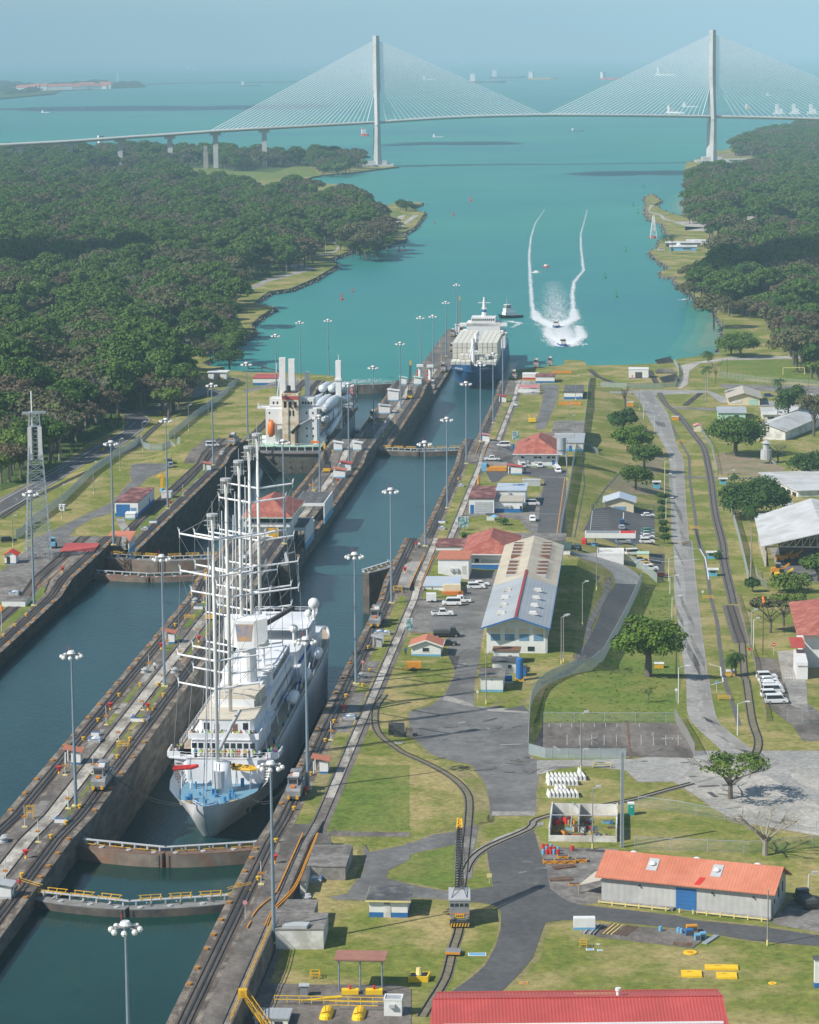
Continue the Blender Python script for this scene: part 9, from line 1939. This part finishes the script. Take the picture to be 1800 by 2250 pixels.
for x,c,lb in (('h 1470,1430',orange_y,'yellow loader inside the hangar, rear'),('h 1540,1420',orange_y,'long orange excavator arm machine inside the hangar'),('h 1440,1520',orange_y,'yellow compactor at the hangar post'),('h 1465,1555',yl,'yellow machine below the compactor')):
  simple('machine',lb,'machine',x,lambda r:(U(c).box(-1.8,1.8,0,2,.7,2.2).B('body',r),U(black).box(-.4,.9,.2,1.8,2.2,3.2).B('cab',r),U(c).bar((1.5,1,1.8),(3.6,1,3.4),.5).B('arm',r),U(tire).tube([(-1.2,-.2,.6),(-1.2,.3,.6)],.6,10).tube([(1.2,-.2,.6),(1.2,.3,.6)],.6,10).B('wheels',r)))
simple('tractor','small blue tractor at the foot of the telephone mast','tractor','d 395,1470',lambda r:(U(blue_l).box(-.9,.9,0,2.6,.8,1.7).B('body',r),U(blue_l).box(-.8,.8,1,2.4,1.7,3).B('cab',r),U(glass).box(-.7,.7,.97,1,1.9,2.8).B('window',r),U(tire).tube([(-1.1,2,.8),(-.8,2,.8)],.8,10).tube([(.8,2,.8),(1.1,2,.8)],.8,10).B('wheels',r)))
for P,w,lb in (('b 1,1' if 0 else 'h 1550,135',11,'thin yellow football goal on the far field'),):
  p=at_(P);r=thing('football_goal',lb,'goal',p,0);U(yellow_p).bar((-w/2,0,0),(-w/2,0,3.6),.35).bar((w/2,0,0),(w/2,0,3.6),.35).bar((-w/2,0,3.6),(w/2,0,3.6),.35).B('frame',r)
p=at_('h 1615,45');r=thing('football_goal','white football goal at the far side of the field','goal',p,0);U(yellow_p).bar((-5,0,0),(-5,0,3.4),.35).bar((5,0,0),(5,0,3.4),.35).bar((-5,0,3.4),(5,0,3.4),.35).B('frame',r)
for i in range(9): simple('road_barrier','orange plastic road barrier across the left shore road','road barrier','a %d,1235'%(1140+i*17),lambda r:(U(orangeb).box(-1.1,1.1,-.3,.3,0,1.1).B('body',r),U(white).box(-1,1,-.32,-.3,.5,.75).B('band',r)),.05,'orange barriers across the left shore road')
for P,lb in (('F 1200,775','left'),('F 1215,775','middle'),('c 360,1010','front')): pass
for P,w,c,lb in (('c 1095,340',34,white_w,'long low boat shed at the right landing'),('c 970,350',30,conc_mid,'grey roofed boat shed at the right landing, left'),('c 975,372',22,blue_l,'blue boat sheds at the right landing'),('c 1230,262',12,white_w,'small open shelter on the right shore')):
  p=at_(P);s,t=st(p[0],p[1]);bld(lb,s,t-w*.4,w,10,3.2,('gabley',1.2,.6),c,r_white,None,((('f','opening',1,3,0,2)),('f','window',w*.5,w*.8,1,2)))
p=at_('c 965,366');r=thing('dish','white satellite dish at the right boat landing','satellite dish',p,0);d=U(white);d.ball(0,0,3.4,2.3,12,.5,True);o=d.B('reflector',r);o.rotation_euler=(1.2,0,0);o.location=(0,3.2,2.2);U(grey).bar((0,.6,0),(0,.6,3),.4).B('mount',r)
slab('dark track platform on the far right quay','h 600,115 620,90 720,100 740,118',5.6,4,conc_dark,conc_dark)
for P,lb,n in (('h 660,60','lattice loading gantry folded on the far right quay',5),('h 700,190','stack of dark rail frames inside the far quay fence',6)):
  p=at_(P);r=thing('steel_stack',lb,'steel stack',p,.2);[U(dark).bar((-4,k*1.2,.4+k*.25),(5,k*1.2+.4,1.0+k*.5),.5).B('frame_bar',r) for k in range(n)]
for i,(P,lb) in enumerate((('e 520,130','folded black gangway on the far left quay'),('e 650,165','low steel frames on the far left quay'))):
  p=at_(P);r=thing('gangway',lb,'gangway',p,0);U(dark).bar((-6,0,2.8),(4,0,.6),.5).bar((-6,0,.2),(4,0,.2),.4).B('beam',r);U(dark).bar((-6,0,0),(-6,0,3.4),.4).B('post',r)
# parasol
simple('parasol','small blue parasol on the lawn by the maroon workshop','parasol','g 990,1268',lambda r:(U(blue_l).cyl(0,0,1.9,2.5,1.5,.1,n=8).B('canopy',r),U(white).tube([(0,0,0),(0,0,2)],.05,6).B('pole',r)))
simple('palm_pot','white open kiosk frame above the parasol','kiosk','g 955,1255',lambda r:(U(white).box(-1,1.4,0,1.6,0,1.9).B('wall',r),U(r_dark).box(-1.4,1.8,-.3,2,1.9,2.1).B('roof',r)))
simple('flag','small red flag sign on a pole before the workshop','flag','g 1035,1280',lambda r:(U(grey).tube([(0,0,0),(0,0,2.6)],.05,6).B('pole',r),U(red).box(-.5,.5,-.03,0,2.0,2.6).B('cloth',r)))
simple('machine','small yellow excavator on the grass of the last chamber','machine','g 1275,515',lambda r:(U(yl).box(-1.5,1.5,0,2,.4,1.8).B('body',r),U(yl).bar((-.5,.5,1.6),(-1.6,.5,3.6),.4).B('arm',r)))
simple('buoy_store','yellow upright marker on the right wall yard','marker','g 868,985',lambda r:(U(orange_y).cyl(0,0,0,3.4,.5,.3,n=8).B('shell',r),U(wood).cyl(0,0,0,.3,.7,n=8).B('foot',r)))
# ALTO painted on the pad
def text(body,P,size,m,rot,par,name='lettering'):
  cu=D.curves.new(name,'FONT');cu.body=body;cu.size=size;cu.extrude=.01;o=D.objects.new(name,cu);COL.objects.link(o);dg=bpy.context.evaluated_depsgraph_get();me=D.meshes.new_from_object(o.evaluated_get(dg));D.objects.remove(o);me.materials.append(m);q=D.objects.new(name,me);COL.objects.link(q);q.location=(P[0],P[1],P[2]+.13);q.rotation_euler=(0,0,rot);q['kind']='structure';return q
text('ALTO',at_('m 802,1262'),1.7,grey_l,-.05,None,'road_lettering')
for i in range(10):
  mark('m %d,%d %d,%d'%(255+i*72,1235,256+i*72,1295),.12,grey_l);
  if i<9: mark('m %d,%d %d,%d'%(150+i*66,1168,151+i*66,1190),.12,grey_l)
mark('m 606,1150 628,1372',.45,rust,'drain',.08)
# coloured crates and tracks of wear in the field of posts near the far quay
for i,(P,m_,lb) in enumerate((('g 1250,250',pink,'stack of pink red pipes by the quay office'),('g 1250,285',white,'stack of white gate arms by the quay office'),('g 1560,380',orange_y,'yellow steel frames beside the pale store'),('g 1500,140',orange_y,'yellow frames on the gravel of the far quay'))):
  p=at_(P);r=thing('steel_stack',lb,'steel stack',p,-HEAD);[U(m_).bar((-5,k*.8,.3+.25*(k%3)),(5,k*.8+.2,.3+.25*(k%3)),.4).B('bar',r) for k in range(6)]
# ---------------------------------------------------------------- clouds high above the air box, their shade falls on forest and sea
cm_=M('cloud_white',(.9,.9,.9),(.85,.85,.86),sc=.01);rr=random.Random(77)
for (s,t),lx,ly,lb in ((stx('a 420,590')[0],100,70,'long low cloud above the left forest'),(stx('B 150,605',SEA)[0],150,90,'flat cloud above the sea by the left pylon'),(stx('A 640,455',SEA)[0],700,400,'broad cloud above the open sea on the left'),(stx('B 1000,728',SEA)[0],120,70,'cloud above the sea near the right pylon'),(stx('c 1640,520')[0],60,110,'cloud above the right wood')):
  x,y=xy(s,t);H=1500;mb=U(cm_);x+=SUN_DIR[0]*H/tan(SUN_EL);y+=SUN_DIR[1]*H/tan(SUN_EL)
  for k in range(26): a,b=rr.uniform(-.7,.7),rr.uniform(-.7,.7);mb.ball(x+a*lx,y+b*ly,H+rr.uniform(-20,20),min(ly,lx)*rr.uniform(.3,.6),10,.45)
  tag(mb.B('cloud',smooth=True),lb,'cloud')
# ---------------------------------------------------------------- air
mb=MB();hz=D.materials.new('haze');hz.use_nodes=True;n=hz.node_tree.nodes;n.remove(n['Principled BSDF']);pv=n.new('ShaderNodeVolumePrincipled')
pv.inputs['Color'].default_value=(.56,.88,1,1);pv.inputs['Density'].default_value=.00007;pv.inputs['Anisotropy'].default_value=-.36
hz.node_tree.links.new(pv.outputs[0],n['Material Output'].inputs['Volume'])
mb.use(hz).box(-25000,25000,-300,61000,-3,950);tag(mb.B('haze'),kind='stuff')
